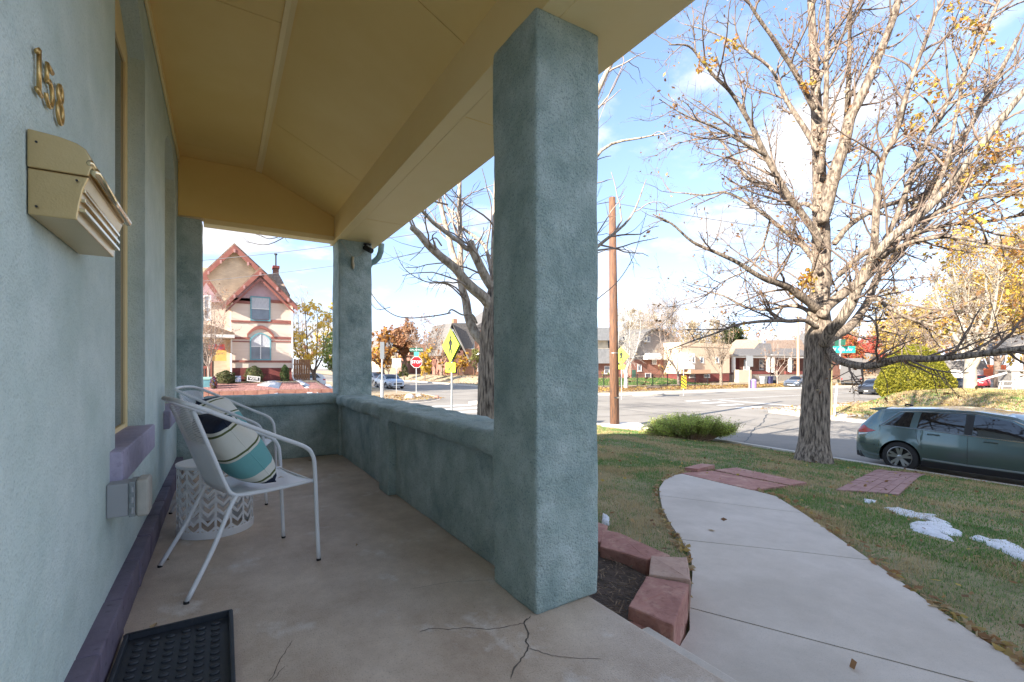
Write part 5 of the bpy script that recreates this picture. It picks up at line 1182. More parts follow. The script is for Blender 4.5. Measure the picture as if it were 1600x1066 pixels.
def car(name, label, cat, loc, rz, paint, L=4.6, Wd=1.8, H=1.45, kind='sedan', r=.33, wb=2.7, ro=.95, detail=False, lift=.0, group=None):
    """car along local y: rear at y=0, front at y=-L, centred on x"""
    c = thing(name, label, cat, loc, rz, group); fa = L - (L - wb - ro); yr, yf = ro, ro + wb
    if kind == 'suv':
        top = [(0, .88), (.02, .95), (.10, 1.10), (.28, 1.30), (.50, 1.50), (.62, 1.545), (1.0, 1.575), (1.6, 1.61), (2.3, 1.605), (2.9, 1.53), (3.3, 1.36), (3.62, 1.16), (3.85, 1.06), (4.2, .98), (4.5, .90), (4.68, .78), (4.78, .60), (4.8, .5)]
        belt = [(0, .90), (.6, 1.10), (1.2, 1.085), (2.2, 1.03), (3.4, .985), (4.8, .8)]
    elif kind == 'wagon':
        top = [(0, .75), (.03, .95), (.12, 1.1), (.4, 1.38), (.7, 1.44), (1.6, 1.47), (2.3, 1.45), (2.9, 1.30), (3.3, 1.08), (3.6, .95), (4.2, .85), (4.5, .72), (4.6, .5)]
        belt = [(0, .9), (1.0, .98), (3.2, .92), (4.6, .7)]
    else:
        top = [(0, .70), (.04, .90), (.15, .98), (.6, 1.02), (.85, 1.06), (1.25, 1.33), (1.6, 1.43), (2.2, 1.45), (2.6, 1.40), (3.0, 1.22), (3.35, 1.0), (3.7, .94), (4.2, .84), (4.48, .70), (4.58, .5)]
        belt = [(0, .86), (1.0, .96), (3.2, .92), (4.6, .68)]
    k = L / (4.8 if kind == 'suv' else 4.6); hs_ = H / (1.61 if kind == 'suv' else 1.46)
    tx = [a * k for a, b in top]; tz = [b * hs_ for a, b in top]; bx = [a * k for a, b in belt]; bz = [b * hs_ for a, b in belt]
    ra = r * 1.13; zb0 = .22 + lift
    def zbot(y):
        z = zb0 + .06 * max(0, 1 - y / .35) + .05 * max(0, 1 - (L - y) / .35); e = 0
        for yc in (yr, yf):
            d = abs(y - yc)
            if d < ra: z = max(z, r + math.sqrt(max(ra * ra - d * d, 0)))
        return z
    def plan(y): e = min(1, max(0, y) / .55); g = min(1, max(0, L - y) / .8); return (.80 + .20 * (1 - (1 - e) ** 2.2)) * (.70 + .30 * (1 - (1 - g) ** 2.2))
    def half(y, z):
        zt = np.interp(y, tx, tz); zb = min(np.interp(y, bx, bz), zt - .03); w = Wd / 2 * plan(y)
        if z <= zb:
            u = (z - zb0) / max(zb - zb0, .1); w *= (.955 + .045 * math.sin(math.pi * min(max(u * 1.05, 0), 1))) - (.03 * max(0, .12 - u) / .12)
            w *= 1 - .012 * max(0, (u - .8) / .2)
        else:
            u = (z - zb) / max(zt - zb, .05); w *= .945 - (.17 if kind != 'truck' else 0) * u ** 1.25 if zt - zb > .18 else .95 - .12 * u
        for yc in (yr, yf):
            d = math.hypot(y - yc, z - r)
            if ra - .01 < d < ra + .10: w += .014 * (1 - (d - ra) / .10)
        return w
    ys = sorted(set([0, .02, .05, .1, .16, .25, .35] + list(np.linspace(.45, L - .35, 46 if detail else 26)) + [L - .22, L - .14, L - .07, L - .02, L] + [yc + ra * q for yc in (yr, yf) for q in (-1.001, -.999, -.95, -.85, -.7, -.5, -.25, 0, .25, .5, .7, .85, .95, .999, 1.001)]))
    V = []; nlow, nup, ntop = 9, 7, 6
    for y in ys:
        zt = float(np.interp(y, tx, tz)); zb = min(float(np.interp(y, bx, bz)), zt - .03); z0 = min(zbot(y), zb - .05); row = []
        for i in range(nlow): z = z0 + (zb - z0) * i / (nlow - 1); row.append((half(y, z), z))
        ze = zt - min(.035, (zt - zb) * .5)
        for i in range(1, nup): z = zb + (ze - zb) * i / (nup - 1); row.append((half(y, z), z))
        we = row[-1][0]
        for f in (.97, .9, .75, .5, .25, 0): row.append((we * f, zt - .035 * f ** 2.2 * (1 if zt > 1 else 1)))
        full = [(-a, b) for a, b in row] + [(a, b) for a, b in reversed(row[:-1])]
        V.append([(a, -y, b) for a, b in full])
    nr = len(V[0]); m = MB(); m.add([p for row in V for p in row], [(i * nr + j, i * nr + j + 1, (i + 1) * nr + j + 1, (i + 1) * nr + j) for i in range(len(V) - 1) for j in range(nr - 1)] + [tuple(range(nr)), tuple((len(V) - 1) * nr + j for j in range(nr))])
    m.build('body', paint, c, smooth=True)
    # floor pan, arches
    fpn = MB(); fpn.box(-Wd * .44, -L + .15, zb0 + .02, Wd * .44, -.12, .40)
    fpn.build('underbody', DARKP, c)
    for s in (-1, 1):
        for yc in (yr, yf): wheel(c, s * (Wd / 2 - .115), -yc, r, r, .225 if detail else .2, s, 5, detail)
    # glass panels that follow the body side
    def side_panel(poly, nm, mt, lift_=.004, sides=(-1, 1)):
        for s in sides:
            n = len(poly); ed = []
            for i in range(n):
                A, B = poly[i], poly[(i + 1) % n]
                for t_ in (0, .25, .5, .75): ed.append((A[0] + (B[0] - A[0]) * t_, A[1] + (B[1] - A[1]) * t_))
            cy_, cz_ = sum(p[0] for p in ed) / len(ed), sum(p[1] for p in ed) / len(ed); rings = []; V = []
            for f in (1, .66, .33):
                for (a, b) in ed: y = cy_ + (a - cy_) * f; z = cz_ + (b - cz_) * f; V.append((s * (half(y, z) + lift_), -y, z))
            V.append((s * (half(cy_, cz_) + lift_), -cy_, cz_)); N_ = len(ed)
            F = [(q * N_ + i, q * N_ + (i + 1) % N_, (q + 1) * N_ + (i + 1) % N_, (q + 1) * N_ + i) for q in (0, 1) for i in range(N_)] + [(2 * N_ + i, 2 * N_ + (i + 1) % N_, 3 * N_) for i in range(N_)]
            MB().add(V, F).build(nm, mt, c, smooth=True)
    def zb_(y): return float(np.interp(y, bx, bz))
    def zt_(y): return float(np.interp(y, tx, tz))
    def line(pts, w, nm, mt, lift_=.006, sides=(-1, 1)):
        for s in sides:
            q = MB(); P = []
            for i in range(len(pts) - 1):
                for t_ in np.linspace(0, 1, 9)[:-1 if i < len(pts) - 2 else None]: y = pts[i][0] + (pts[i + 1][0] - pts[i][0]) * t_; z = pts[i][1] + (pts[i + 1][1] - pts[i][1]) * t_; P.append((s * (half(y, z) + lift_), -y, z))
            q.tube(P, w, 5); q.build(nm, mt, c)
    if kind == 'suv':
        side_panel([(.66, zb_(.7) + .025), (1.16, zb_(1.16) + .02), (1.22, zt_(1.2) - .13), (1.05, zt_(1.05) - .12)], 'quarter_window', CGLASS)
        side_panel([(1.30, zb_(1.3) + .02), (2.13, zb_(2.13) + .02), (2.15, zt_(2.15) - .115), (1.36, zt_(1.36) - .12)], 'rear_door_window', CGLASS)
        side_panel([(2.27, zb_(2.27) + .02), (3.42, zb_(3.42) + .02), (3.20, zt_(3.2) - .22), (2.85, zt_(2.85) - .13), (2.30, zt_(2.3) - .115)], 'front_door_window', CGLASS)
        side_panel([(2.135, zb_(2.14) + .02), (2.265, zb_(2.26) + .02), (2.295, zt_(2.28) - .116), (2.155, zt_(2.15) - .116)], 'door_pillar', DARKP, .005)
        line([(.58, zb_(.6) + .005), (.95, zt_(1.0) - .115), (1.3, zt_(1.3) - .095), (2.3, zt_(2.3) - .09), (2.9, zt_(2.9) - .11), (3.3, zt_(3.3) - .15), (3.55, zb_(3.5) + .03)], .008, 'window_trim', CHROME)
        line([(.58, zb_(.6) + .003), (1.3, zb_(1.3)), (3.5, zb_(3.5))], .008, 'belt_trim', CHROME)
        for yy, z0_, z1_ in ((1.28, .62, zb_(1.28)), (2.20, .36, zb_(2.2)), (3.42, .36, zb_(3.42))):
            line([(yy, z1_), (yy + (.0 if yy > 2 else .03), (z0_ + z1_) / 2), (yy + (0 if yy > 2 else .13), z0_)], .0045, 'door_gap', DARKP, .0)
        for yy in (1.50, 2.46):
            line([(yy, zb_(yy) - .085), (yy + .10, zb_(yy) - .082), (yy + .22, zb_(yy) - .09)], .019, 'door_handle', paint, .012)
        line([(1.42, .40), (2.2, .375), (3.3, .37)], .02, 'sill_trim', mat('sill_silver', (.30, .35, .35), rough=.3, metal=.7), .002)
        side_panel([(1.38, .21), (3.38, .21), (3.38, .34), (1.40, .35)], 'sill_cladding', DARKP, .004)
        # tail lamp wrapping the corner
        side_panel([(.035, .93), (.17, 1.075), (.30, 1.00), (.48, .955), (.32, .90), (.06, .86)], 'tail_lamp', TAIL, .008)
        side_panel([(.06, .84), (.30, .885), (.30, .865), (.08, .80)], 'tail_reflector', LAMP, .006)
        MB().prism([(-.60, zt_(.6) + .004), (-.24, zt_(.5) - .012), (-.22, zt_(.5) - .035), (-.50, zt_(.5) - .075)], -.62, .62, axis='x').build('spoiler', paint, c, bevel=.012)
        bp2 = MB()
        w_ = MB().add([(-.60, -.19, 1.16), (.60, -.19, 1.16), (.55, -.40, 1.40), (-.55, -.40, 1.40)], [(0, 1, 2, 3)]).build('rear_window', CGLASS, c)
        MB().tube([(0, -.85, 1.585), (0, -.62, 1.585 + .18)], .006, 6).build('antenna', BLACK, c)
        MB().tube([(0, -.95, 1.575), (0, -.84, 1.60), (0, -.78, 1.575)], .02, 8).build('antenna_base', BLACK, c)
        for s in (-1, 1):
            mr = MB(); mr.box(s * .86 if s > 0 else -1.08, -3.34, .98, 1.08 if s > 0 else -.86, -3.20, 1.13); mr.build('mirror', paint, c, bevel=.035, seg=3)
        MB().box(-.5, -.012, .72, .5, .0, .84).build('tailgate_recess', DARKP, c)
        MB().box(-Wd * .42, -.16, .25, Wd * .42, -.02, .40).build('bumper_cladding', DARKP, c, bevel=.03)
        line([(.05, .62), (.5, .60)], .004, 'bumper_gap', DARKP, .0)
    else:
        w0 = 1.15 * k if kind == 'sedan' else .55 * k
        side_panel([(w0, zb_(w0) + .02), (2.02 * k, zb_(2) + .02), (2.02 * k, zt_(2.0 * k) - .07), (w0 + .35, zt_(w0 + .4) - .09)], 'rear_door_window', CGLASS)
        side_panel([(2.12 * k, zb_(2) + .02), (3.05 * k, zb_(3.05) + .01), (2.75 * k, zt_(2.75 * k) - .11), (2.12 * k, zt_(2.1 * k) - .07)], 'front_door_window', CGLASS)
        for yy in (1.3 * k, 2.07 * k, 3.1 * k): line([(yy, zb_(yy)), (yy, .35)], .005, 'door_gap', DARKP, .0)
        side_panel([(L - .10, .70), (L - .42, .73), (L - .50, .66), (L - .14, .58)], 'head_lamp', LAMP, .006)
        side_panel([(.04, .84), (.34, .86), (.30, .72), (.05, .70)], 'tail_lamp', TAIL, .006)
        for s in (-1, 1): MB().box(s * .84 if s > 0 else -1.0, -3.12 * k, .92 * hs_, 1.0 if s > 0 else -.84, -2.99 * k, 1.04 * hs_).build('mirror', paint, c, bevel=.03)
    # windscreen (front) and rear glass follow the centre line
    def glassband(y0, y1, nm, f=.93, wz=.0):
        V = []; n = 7
        for i in range(n):
            y = y0 + (y1 - y0) * i / (n - 1); z = zt_(y)
            w = half(y, z - .035) * f
            for g in np.linspace(-1, 1, 9): V.append((g * w, -y, z - .035 * abs(g) ** 2.2 + .006))
        MB().add(V, [(i * 9 + j, i * 9 + j + 1, (i + 1) * 9 + j + 1, (i + 1) * 9 + j) for i in range(n - 1) for j in range(8)]).build(nm, CGLASS, c, smooth=True)
    if kind == 'suv': glassband(2.78, 3.66, 'windscreen')
    elif kind == 'sedan': glassband(2.62 * k, 3.33 * k, 'windscreen', .92); glassband(.88 * k, 1.32 * k, 'rear_window', .9)
    else: glassband(2.45 * k, 3.3 * k, 'windscreen', .92); glassband(.10 * k, .42 * k, 'rear_window', .85)
    if kind != 'suv':
        MB().box(-.42, -L - .004, .42, .42, -L + .06, .58).build('grille', DARKP, c, bevel=.01); MB().box(-.16, -L - .012, .36, .16, -L - .002, .43).build('number_plate', PLATE, c)
        MB().box(-.18, .001, .62, .18, .014, .74).build('number_plate', PLATE, c)
    return c
SUVP = mat('sage_green_paint', (.12, .18, .18), rough=.24, metal=.65, coat=1.0)
sv_y = 5.66; car('parked_car', 'sage green crossover parked along the near kerb at the right edge', 'car', (14.98, sv_y, float(S(14.9, 4)) - .0), 0, SUVP, L=4.8, Wd=1.9, H=1.61, kind='suv', r=.365, wb=2.775, ro=.98, detail=True)
def cp(px, x=None, y=None, Z=None):
    p = W(px, 590, Z) if Z else (PX(px, 590, x) if x is not None else PY(px, 590, y)); p.z = 0; return p
SILV = mat('silver_paint', (.50, .51, .53), rough=.25, metal=.5, coat=.8)
p = W(617, 600, 45.5); car('parked_car', 'silver sedan parked facing us beyond the stop sign', 'car', (p.x, p.y + 4.6, float(S(p.x, p.y))), R(4), SILV, kind='sedan')
p = W(598, 600, 53); car('parked_car', 'dark car half hidden behind the silver sedan', 'car', (p.x, p.y + 4.6, float(S(p.x, p.y))), R(2), mat('dark_blue_paint', (.03, .035, .05), rough=.25, coat=.8), kind='wagon', H=1.6)
p = W(1252, 606, 57); car('parked_car', 'slate grey sedan parked before the twin porch bungalow left of the big trunk', 'car', (p.x + 1.8, p.y, float(S(p.x, p.y))), R(-90), mat('slate_paint', (.13, .15, .18), rough=.25, metal=.4, coat=.8), kind='sedan')
p = W(1533, 600, 58); car('parked_car', 'red hatchback seen from behind beside the white trunked tree', 'car', (p.x, p.y, float(LSE(p.x, p.y))), R(108), mat('red_paint', (.42, .03, .04), rough=.25, coat=.8), kind='wagon', H=1.62)
p = W(1492, 604, 47); car('parked_car', 'dark blue car behind the right side of the clipped hedge', 'car', (p.x, p.y, float(LSE(p.x, p.y))), R(112), MATS['dark_blue_paint'], kind='wagon', H=1.5)
p = W(1388, 604, 42); car('parked_car', 'black car mostly hidden behind the left edge of the clipped hedge', 'car', (p.x + 4.3, p.y + 1.6, float(S(p.x, p.y))), R(-90), mat('black_paint', (.02, .02, .022), rough=.2, coat=.8), kind='wagon', H=1.5)
# white car far left beside the yellow tree
p = W(505, 590, 47); car('parked_car', 'white car under the trees right of the pink gabled house', 'car', (p.x, p.y, float(LNW(p.x, p.y)) + .0), R(-80), mat('white_paint', (.72, .72, .73), rough=.3, coat=.6), kind='wagon')
# grey box truck
p = W(1330, 590, 62); bx_ = thing('box_truck', 'grey box truck seen from behind, just right of the big trunk', 'truck', (p.x, p.y, float(S(p.x, p.y))), R(113))
MB().box(-1.2, -6.0, .75, 1.2, 0, 3.75).build('cargo_box', mat('truck_grey', (.085, .08, .08), (.10, .095, .095), scale=2, rough=.6), bx_, bevel=.03); MB().box(-1.05, -8.0, .5, 1.05, -6.05, 2.5).build('cab', WHITE, bx_, bevel=.15, seg=3); MB().box(-1.15, -.02, .45, 1.15, .12, .6).build('bumper', DARKP, bx_)
for s in (-1, 1):
    for yc in (1.2, 7.0): wheel(bx_, s * .95, -yc, .45, .45, .3, s, 5, False)
    MB().box(s * 1.02 - .06, .001, .85, s * 1.02 + .06, .03, 1.1).build('tail_lamp', TAIL, bx_)
# ------------------------------------------------------------------ buildings across the streets
def brick_mat(name, c1, c2, mortar, scale=1.0, rough=.9):
    m = bpy.data.materials.new(name); m.use_nodes = True; N = m.node_tree.nodes; L = m.node_tree.links; b = N["Principled BSDF"]; b.inputs['Roughness'].default_value = rough
    t = N.new("ShaderNodeTexCoord"); s = N.new("ShaderNodeSeparateXYZ"); L.new(t.outputs['Object'], s.inputs[0]); a = N.new("ShaderNodeMath"); a.operation = 'ADD'
    L.new(s.outputs[0], a.inputs[0]); L.new(s.outputs[1], a.inputs[1]); cb = N.new("ShaderNodeCombineXYZ"); L.new(a.outputs[0], cb.inputs[0]); L.new(s.outputs[2], cb.inputs[1])
    br = N.new("ShaderNodeTexBrick"); br.inputs['Scale'].default_value = 1; br.inputs['Brick Width'].default_value = .21 * scale; br.inputs['Row Height'].default_value = .075 * scale; br.inputs['Mortar Size'].default_value = .008 * scale
    br.inputs['Color1'].default_value = (*c1, 1); br.inputs['Color2'].default_value = (*c2, 1); br.inputs['Mortar'].default_value = (*mortar, 1); L.new(cb.outputs[0], br.inputs['Vector'])
    n = N.new("ShaderNodeTexNoise"); n.inputs['Scale'].default_value = 1.3; L.new(t.outputs['Object'], n.inputs['Vector']); mx = N.new("ShaderNodeMix"); mx.data_type = 'RGBA'; mx.blend_type = 'MULTIPLY'; mx.inputs[0].default_value = .5
    L.new(br.outputs[0], mx.inputs[6]); r = N.new("ShaderNodeValToRGB"); r.color_ramp.elements[0].color = (.55, .55, .55, 1); r.color_ramp.elements[0].position = .35; r.color_ramp.elements[1].position = .65; L.new(n.outputs[0], r.inputs[0]); L.new(r.outputs[0], mx.inputs[7]); L.new(mx.outputs[2], b.inputs['Base Color']); return m
BRICKR = brick_mat('red_brick', (.36, .14, .09), (.27, .10, .07), (.30, .24, .2)); BRICKD = brick_mat('dark_red_brick', (.26, .06, .05), (.20, .05, .04), (.15, .05, .05)); BRICKT = brick_mat('tan_brick', (.74, .62, .44), (.64, .52, .36), (.6, .52, .4))
BRICKO = brick_mat('orange_brick', (.50, .23, .13), (.42, .18, .10), (.40, .30, .22))
CREAM = mat('cream_paint', (.68, .54, .44), (.75, .61, .50), scale=2, rough=.8, bump=.3, bscale=9, stretch=(.2, .2, 4), dist=.02)
TRIMR = mat('oxide_red_trim', (.25, .085, .065), (.32, .12, .09), scale=3, rough=.6); PINK = mat('mauve_siding', (.50, .33, .36), (.58, .40, .42), scale=3, rough=.8); PINKL = mat('pale_pink_block', (.44, .24, .22), rough=.7)
TEAL = mat('teal_frame', (.12, .30, .34), (.16, .36, .40), scale=4, rough=.6); SHING = mat('brown_shingle', (.19, .125, .09), (.36, .26, .19), scale=5, rough=.95, bump=.5, bscale=12, dist=.05); SHINGG = mat('grey_shingle', (.12, .11, .105), (.20, .185, .175), scale=5, rough=.95, bump=.5, bscale=12, dist=.05)
SHINGB = mat('buff_shingle', (.46, .33, .22), (.56, .42, .30), scale=3, rough=.95); WTRIM = mat('white_trim', (.72, .70, .66), (.78, .76, .72), scale=3, rough=.6); BEIGE = mat('beige_render', (.62, .48, .34), (.68, .54, .40), scale=.8, rough=.85); CURT = mat('lace_curtain', (.40, .40, .42), (.60, .60, .62), scale=9, rough=.9, stretch=(6, 6, .5))
WOODF = mat('weathered_fence_wood', (.20, .10, .05), (.34, .18, .09), scale=6, rough=.85, stretch=(6, 6, .7)); IRON = mat('black_iron', (.025, .025, .025), rough=.5); CONCB = mat('grey_block', (.28, .25, .21), (.36, .32, .28), scale=3, rough=.9)
class Bld:
    def __init__(s, name, label, px0, px1, Y, gz, cat='house', group=None):
        s.Y = Y; a = PY(px0, 590, Y).x; b = PY(px1, 590, Y).x; s.o = Vector(((a + b) / 2, Y, gz)); s.t = thing(name, label, cat, s.o, group=group)
    def P(s, px, py, dy=0): q = PY(px, py, s.Y); return (q.x - s.o.x, dy, q.z - s.o.z)
    def box(s, name, mt, px0, px1, py0, py1, y0=0.0, y1=6.0, parent=None, to_ground=False, bevel=0):
        a = s.P(px0, py1); b = s.P(px1, py0); z0 = -.4 if to_ground else a[2]
        return MB().box(a[0], y0, z0, b[0], y1, b[2]).build(name, mt, parent or s.t, bevel=bevel)
    def poly(s, name, mt, pts, y0, y1, parent=None):
        return MB().prism([(lambda q: (q[0], q[2]))(s.P(*p)) for p in pts], y0, y1, axis='y').build(name, mt, parent or s.t)
    def window(s, px0, px1, py0, py1, frame=None, glass=None, fw=.08, y=0.0, mull=0, mid=True, arch=0.0, sill=True, upper=None):
        frame = frame or WTRIM; glass = glass or GLASSB; a = s.P(px0, py1); b = s.P(px1, py0); x0, z0, x1, z1 = a[0], a[2], b[0], b[2]; m = MB(); d0, d1 = y - .07, y - .004
        m.box(x0, d0, z0, x0 + fw, d1, z1); m.box(x1 - fw, d0, z0, x1, d1, z1); m.box(x0 + fw, d0, z0, x1 - fw, d1, z0 + fw)
        if arch:
            n = 10; po = [(x0 + (x1 - x0) * i / n, z1 + arch * (1 - (2 * i / n - 1) ** 2)) for i in range(n + 1)]; pi = [(x0 + fw + (x1 - x0 - 2 * fw) * i / n, z1 - fw + arch * (1 - (2 * i / n - 1) ** 2)) for i in range(n + 1)]
            for i in range(n): m.prism([po[i], po[i + 1], pi[i + 1], pi[i]], d0, d1, axis='y')
        else: m.box(x0 + fw, d0, z1 - fw, x1 - fw, d1, z1)
        w = m.build('window', frame, s.t)
        zm = (z0 + z1 + arch) / 2; gp = [(x0 + fw * .9, z0 + fw * .9), (x1 - fw * .9, z0 + fw * .9), (x1 - fw * .9, z1)] + ([(x0 + (x1 - x0) * u, z1 - fw * .8 + arch * (1 - (2 * u - 1) ** 2)) for u in (.85, .7, .5, .3, .15)] if arch else []) + [(x0 + fw * .9, z1)]
        MB().prism(gp, y - .03, y - .008, axis='y').build('pane', glass, w)
        if upper:
            g2 = [(x0 + fw, zm + .03), (x1 - fw, zm + .03)] + gp[2:]; MB().prism(g2, y - .034, y - .031, axis='y').build('curtain', upper, w)
        if mid: MB().box(x0 + fw, y - .06, zm - .03, x1 - fw, y - .031, zm + .03).build('sash', WTRIM if frame == TEAL else frame, w)
        for k in range(mull): xm = x0 + (x1 - x0) * (k + 1) / (mull + 1); MB().box(xm - .025, y - .058, z0 + fw, xm + .025, y - .031, z1 + arch * .9 - fw).build('mullion', WTRIM, w)
        if sill: MB().box(x0 - .05, y - .12, z0 - .07, x1 + .05, y - .005, z0 - .002).build('sill', frame, w)
        return w
    def gable_roof(s, mt, p_l, p_r, p_top, y0, y1, over=.35, th=.14, parent=None, name='roof'):
        L_, R_, T_ = s.P(*p_l), s.P(*p_r), s.P(*p_top)
        for A in (L_, R_): MB().add([(T_[0], y0 - over, T_[2]), (T_[0], y1, T_[2]), (A[0], y1, A[2]), (A[0], y0 - over, A[2]), (T_[0], y0 - over, T_[2] + th), (T_[0], y1, T_[2] + th), (A[0], y1, A[2] + th), (A[0], y0 - over, A[2] + th)],
                                 [(0, 1, 2, 3), (4, 7, 6, 5), (0, 3, 7, 4), (1, 5, 6, 2), (2, 6, 7, 3)]).build(name, mt, parent or s.t)
    def barge(s, mt, p_l, p_r, p_top, y, w=.34, th=.07, name='bargeboard', drop=.0):
        L_, R_, T_ = [Vector(s.P(*p)) for p in (p_l, p_r, p_top)]
        for A in (L_, R_): MB().add([(T_.x, y, T_.z - drop), (A.x, y, A.z - drop), (A.x, y, A.z - w - drop), (T_.x, y, T_.z - w * 1.35 - drop), (T_.x, y + th, T_.z - drop), (A.x, y + th, A.z - drop), (A.x, y + th, A.z - w - drop), (T_.x, y + th, T_.z - w * 1.35 - drop)],
                               [(0, 1, 2, 3), (7, 6, 5, 4), (0, 4, 5, 1), (1, 5, 6, 2), (2, 6, 7, 3), (3, 7, 4, 0)]).build(name, mt, s.t)
# --- pink gabled house
v = Bld('gabled_house', 'cream and mauve two storey gabled house with oxide red bargeboards and a chimney', 320, 458, 38.0, .10)
v.box('wall', CREAM, 361, 457.5, 471, 575, 0, 7.5); v.box('foundation', BRICKD, 361, 458.3, 575, 605, -.03, 7.5, to_ground=True)
v.poly('gable', PINK, [(361, 471), (457.5, 471), (406, 428)], .0, .4)
v.box('gable_panel', PINK, 398, 416, 437, 445, -.03, -.002)
v.gable_roof(SHING, (347, 479), (463, 481), (406, 422), 0, 8, over=.55); v.barge(TRIMR, (347, 479), (463, 481), (406, 422), -.60, w=.32); v.barge(TRIMR, (352, 482), (459, 484), (406, 431), -.50, w=.16, drop=.2)
for px, py in ((406, 430), (381, 450), (432, 453), (366, 464), (449, 470)): v.box('bracket_block', PINKL, px - 1.5, px + 1.5, py - 2, py + 3, -.64, -.605)
for py0, py1, x0, x1 in ((470.5, 474, 361, 391), (470.5, 474, 423, 458), (501, 504.5, 391, 458), (501, 504, 361, 391), (526.5, 530.5, 361, 390), (526.5, 530.5, 424, 458), (533, 534.5, 361, 390), (533, 534.5, 424, 458), (563, 567, 361, 457)):
    v.box('red_band', TRIMR, x0, x1, (py0 + py1) / 2 - (py1 - py0) * .34, (py0 + py1) / 2 + (py1 - py0) * .34, -.045, -.003)
v.window(391, 422.5, 465, 501, TEAL, mid=True, upper=CURT, glass=GLASSB, sill=False); v.window(390.5, 423.5, 530, 563, TEAL, mull=1, arch=.42, upper=CURT, sill=False)
m = MB(); a = v.P(386, 527); b = v.P(428, 527); n = 14
for i in range(n):
    def ap(i, h): u = i / n; return (a[0] + (b[0] - a[0]) * u, a[2] + .62 * (1 - (2 * u - 1) ** 2) + h)
    m.prism([ap(i, 0.0), ap(i + 1, 0.0), ap(i + 1, .24), ap(i, .24)], -.10, -.003, axis='y')
m.build('arch_band', TRIMR, v.t)
for px in (361.5, 456.8):
    q = v.P(px, 560); MB().tube([(q[0], -.10, 5.4 if px > 400 else 3.2), (q[0], -.10, .3), (q[0] + .1, -.25, .05)], .05, 6).build('downpipe', WTRIM, v.t)
# bigger gable behind
v.Y = 41.0; dy = 3.0
v.box('rear_wall', BRICKT, 300, 405, 426, 600, dy, dy + 8, to_ground=True); v.poly('rear_gable', BRICKT, [(309, 438), (421, 438), (366, 391)], dy - .001, dy + .5)
v.gable_roof(SHING, (302, 444), (430, 444), (366, 385), dy, dy + 9, over=.5); v.barge(TRIMR, (302, 444), (430, 444), (366, 385), dy - .56, w=.36)
for px, py in ((366, 394), (345, 411), (387, 414), (326, 428)): v.box('bracket_block', PINKL, px - 1.5, px + 1.5, py - 2, py + 3, dy - .60, dy - .565)
p_ = [v.P(400, 425, dy + 1), v.P(438, 425, dy + 1), v.P(449, 466, dy - 1.8), v.P(400, 466, dy - 1.8)]
MB().add(p_ + [(p[0], p[1] + .3, p[2] - .15) for p in p_], [(0, 1, 2, 3), (4, 7, 6, 5), (0, 4, 5, 1), (1, 5, 6, 2), (2, 6, 7, 3)]).build('side_roof', SHING, v.t)
v.box('chimney', BRICKR, 430, 439, 412, 432, dy + 1.5, dy + 2.2, bevel=.03); v.box('chimney_cap', BRICKD, 429, 440, 410.5, 413.5, dy + 1.4, dy + 2.3)
q = v.P(434.5, 411, dy + 1.8); MB().tube([q, (q[0], q[1], q[2] + 1.0), ], .06, 8).lathe([(.12, 1.0), (.12, 1.1)], 8, q).build('flue', DARKP, v.t)
v.Y = 38.0
# its porch on the left
v.poly('left_gable', PINK, [(300, 471), (345, 471), (322, 440)], .4, .8); v.barge(TRIMR, (298, 470), (352, 474), (322, 430), -.1, w=.4)
v.window(318, 330, 462, 500, WTRIM, glass=CURT)
v.box('left_wall', CREAM, 300, 361, 471, 524, .6, 4); v.box('porch_brick_wall', BRICKT, 334, 360.5, 530, 605, .3, 3, to_ground=True); v.box('dark_doorway', GLASS, 300, 333.8, 534, 605, 2.2, 2.4, to_ground=True)
v.poly('porch_roof', SHING, [(296, 508), (330, 510), (366, 522), (366, 525), (296, 525)], -1.2, .6); v.box('porch_fascia', WTRIM, 296, 366, 524.8, 527.5, -1.22, .55)
v.box('porch_rail', TRIMR, 300, 331, 572, 576, -.6, -.5); v.box('porch_post', TRIMR, 329, 331.5, 528, 600, -.65, -.5, to_ground=True)
for px in (303, 307, 311, 315, 319, 323, 327): v.box('baluster', TRIMR, px, px + 1.2, 576, 592, -.58, -.52)
# things in its yard
def at_Y(px, py, Y, gz=None): q = PY(px, py, Y); return q
q = PY(341, 551, 37.4); bn = thing('banner', 'orange and yellow hanging banner with red top on the gabled house porch', 'banner', q)
sc_ = zy(341, 37.4) / FPX
MB().box(-11 * sc_, -.01, -13 * sc_, 11 * sc_, .01, 4 * sc_).build('lower_cloth', mat('amber_cloth', (.75, .42, .10), (.80, .50, .16), scale=2, rough=.9), bn); MB().box(-13 * sc_, -.02, 4.05 * sc_, 9 * sc_, .015, 13 * sc_).build('upper_cloth', mat('red_cloth', (.75, .14, .10), (.30, .22, .45), scale=3.5, rough=.9, lo=.52, hi=.6), bn)
q = PY(396, 586, 36.6); z = float(LNW(q.x, 36.6)); sg = thing('yard_sign', 'white yard sign with black lettering before the gabled house', 'sign', (q.x, 36.6, z), R(0))
sc_ = zy(396, 36.6) / FPX; MB().prism([(-9 * sc_, 4 * sc_), (9 * sc_, 2 * sc_), (9.5 * sc_, 10 * sc_), (-8.5 * sc_, 12.5 * sc_)], -.01, .01, axis='y').build('board', WTRIM, sg)
MB().prism([(-7.6 * sc_, 5.2 * sc_), (8 * sc_, 3.6 * sc_), (8.2 * sc_, 8.8 * sc_), (-7.2 * sc_, 10.8 * sc_)], -.014, -.0105, axis='y').build('black_panel', BLACK, sg)
me = text_mesh('VOTE', 4.6 * sc_, .002, .01); o = link_mesh('lettering', me, WTRIM, sg); o.location = (.3 * sc_, -.018, 7.1 * sc_); o.rotation_euler = (R(90), R(5), 0)
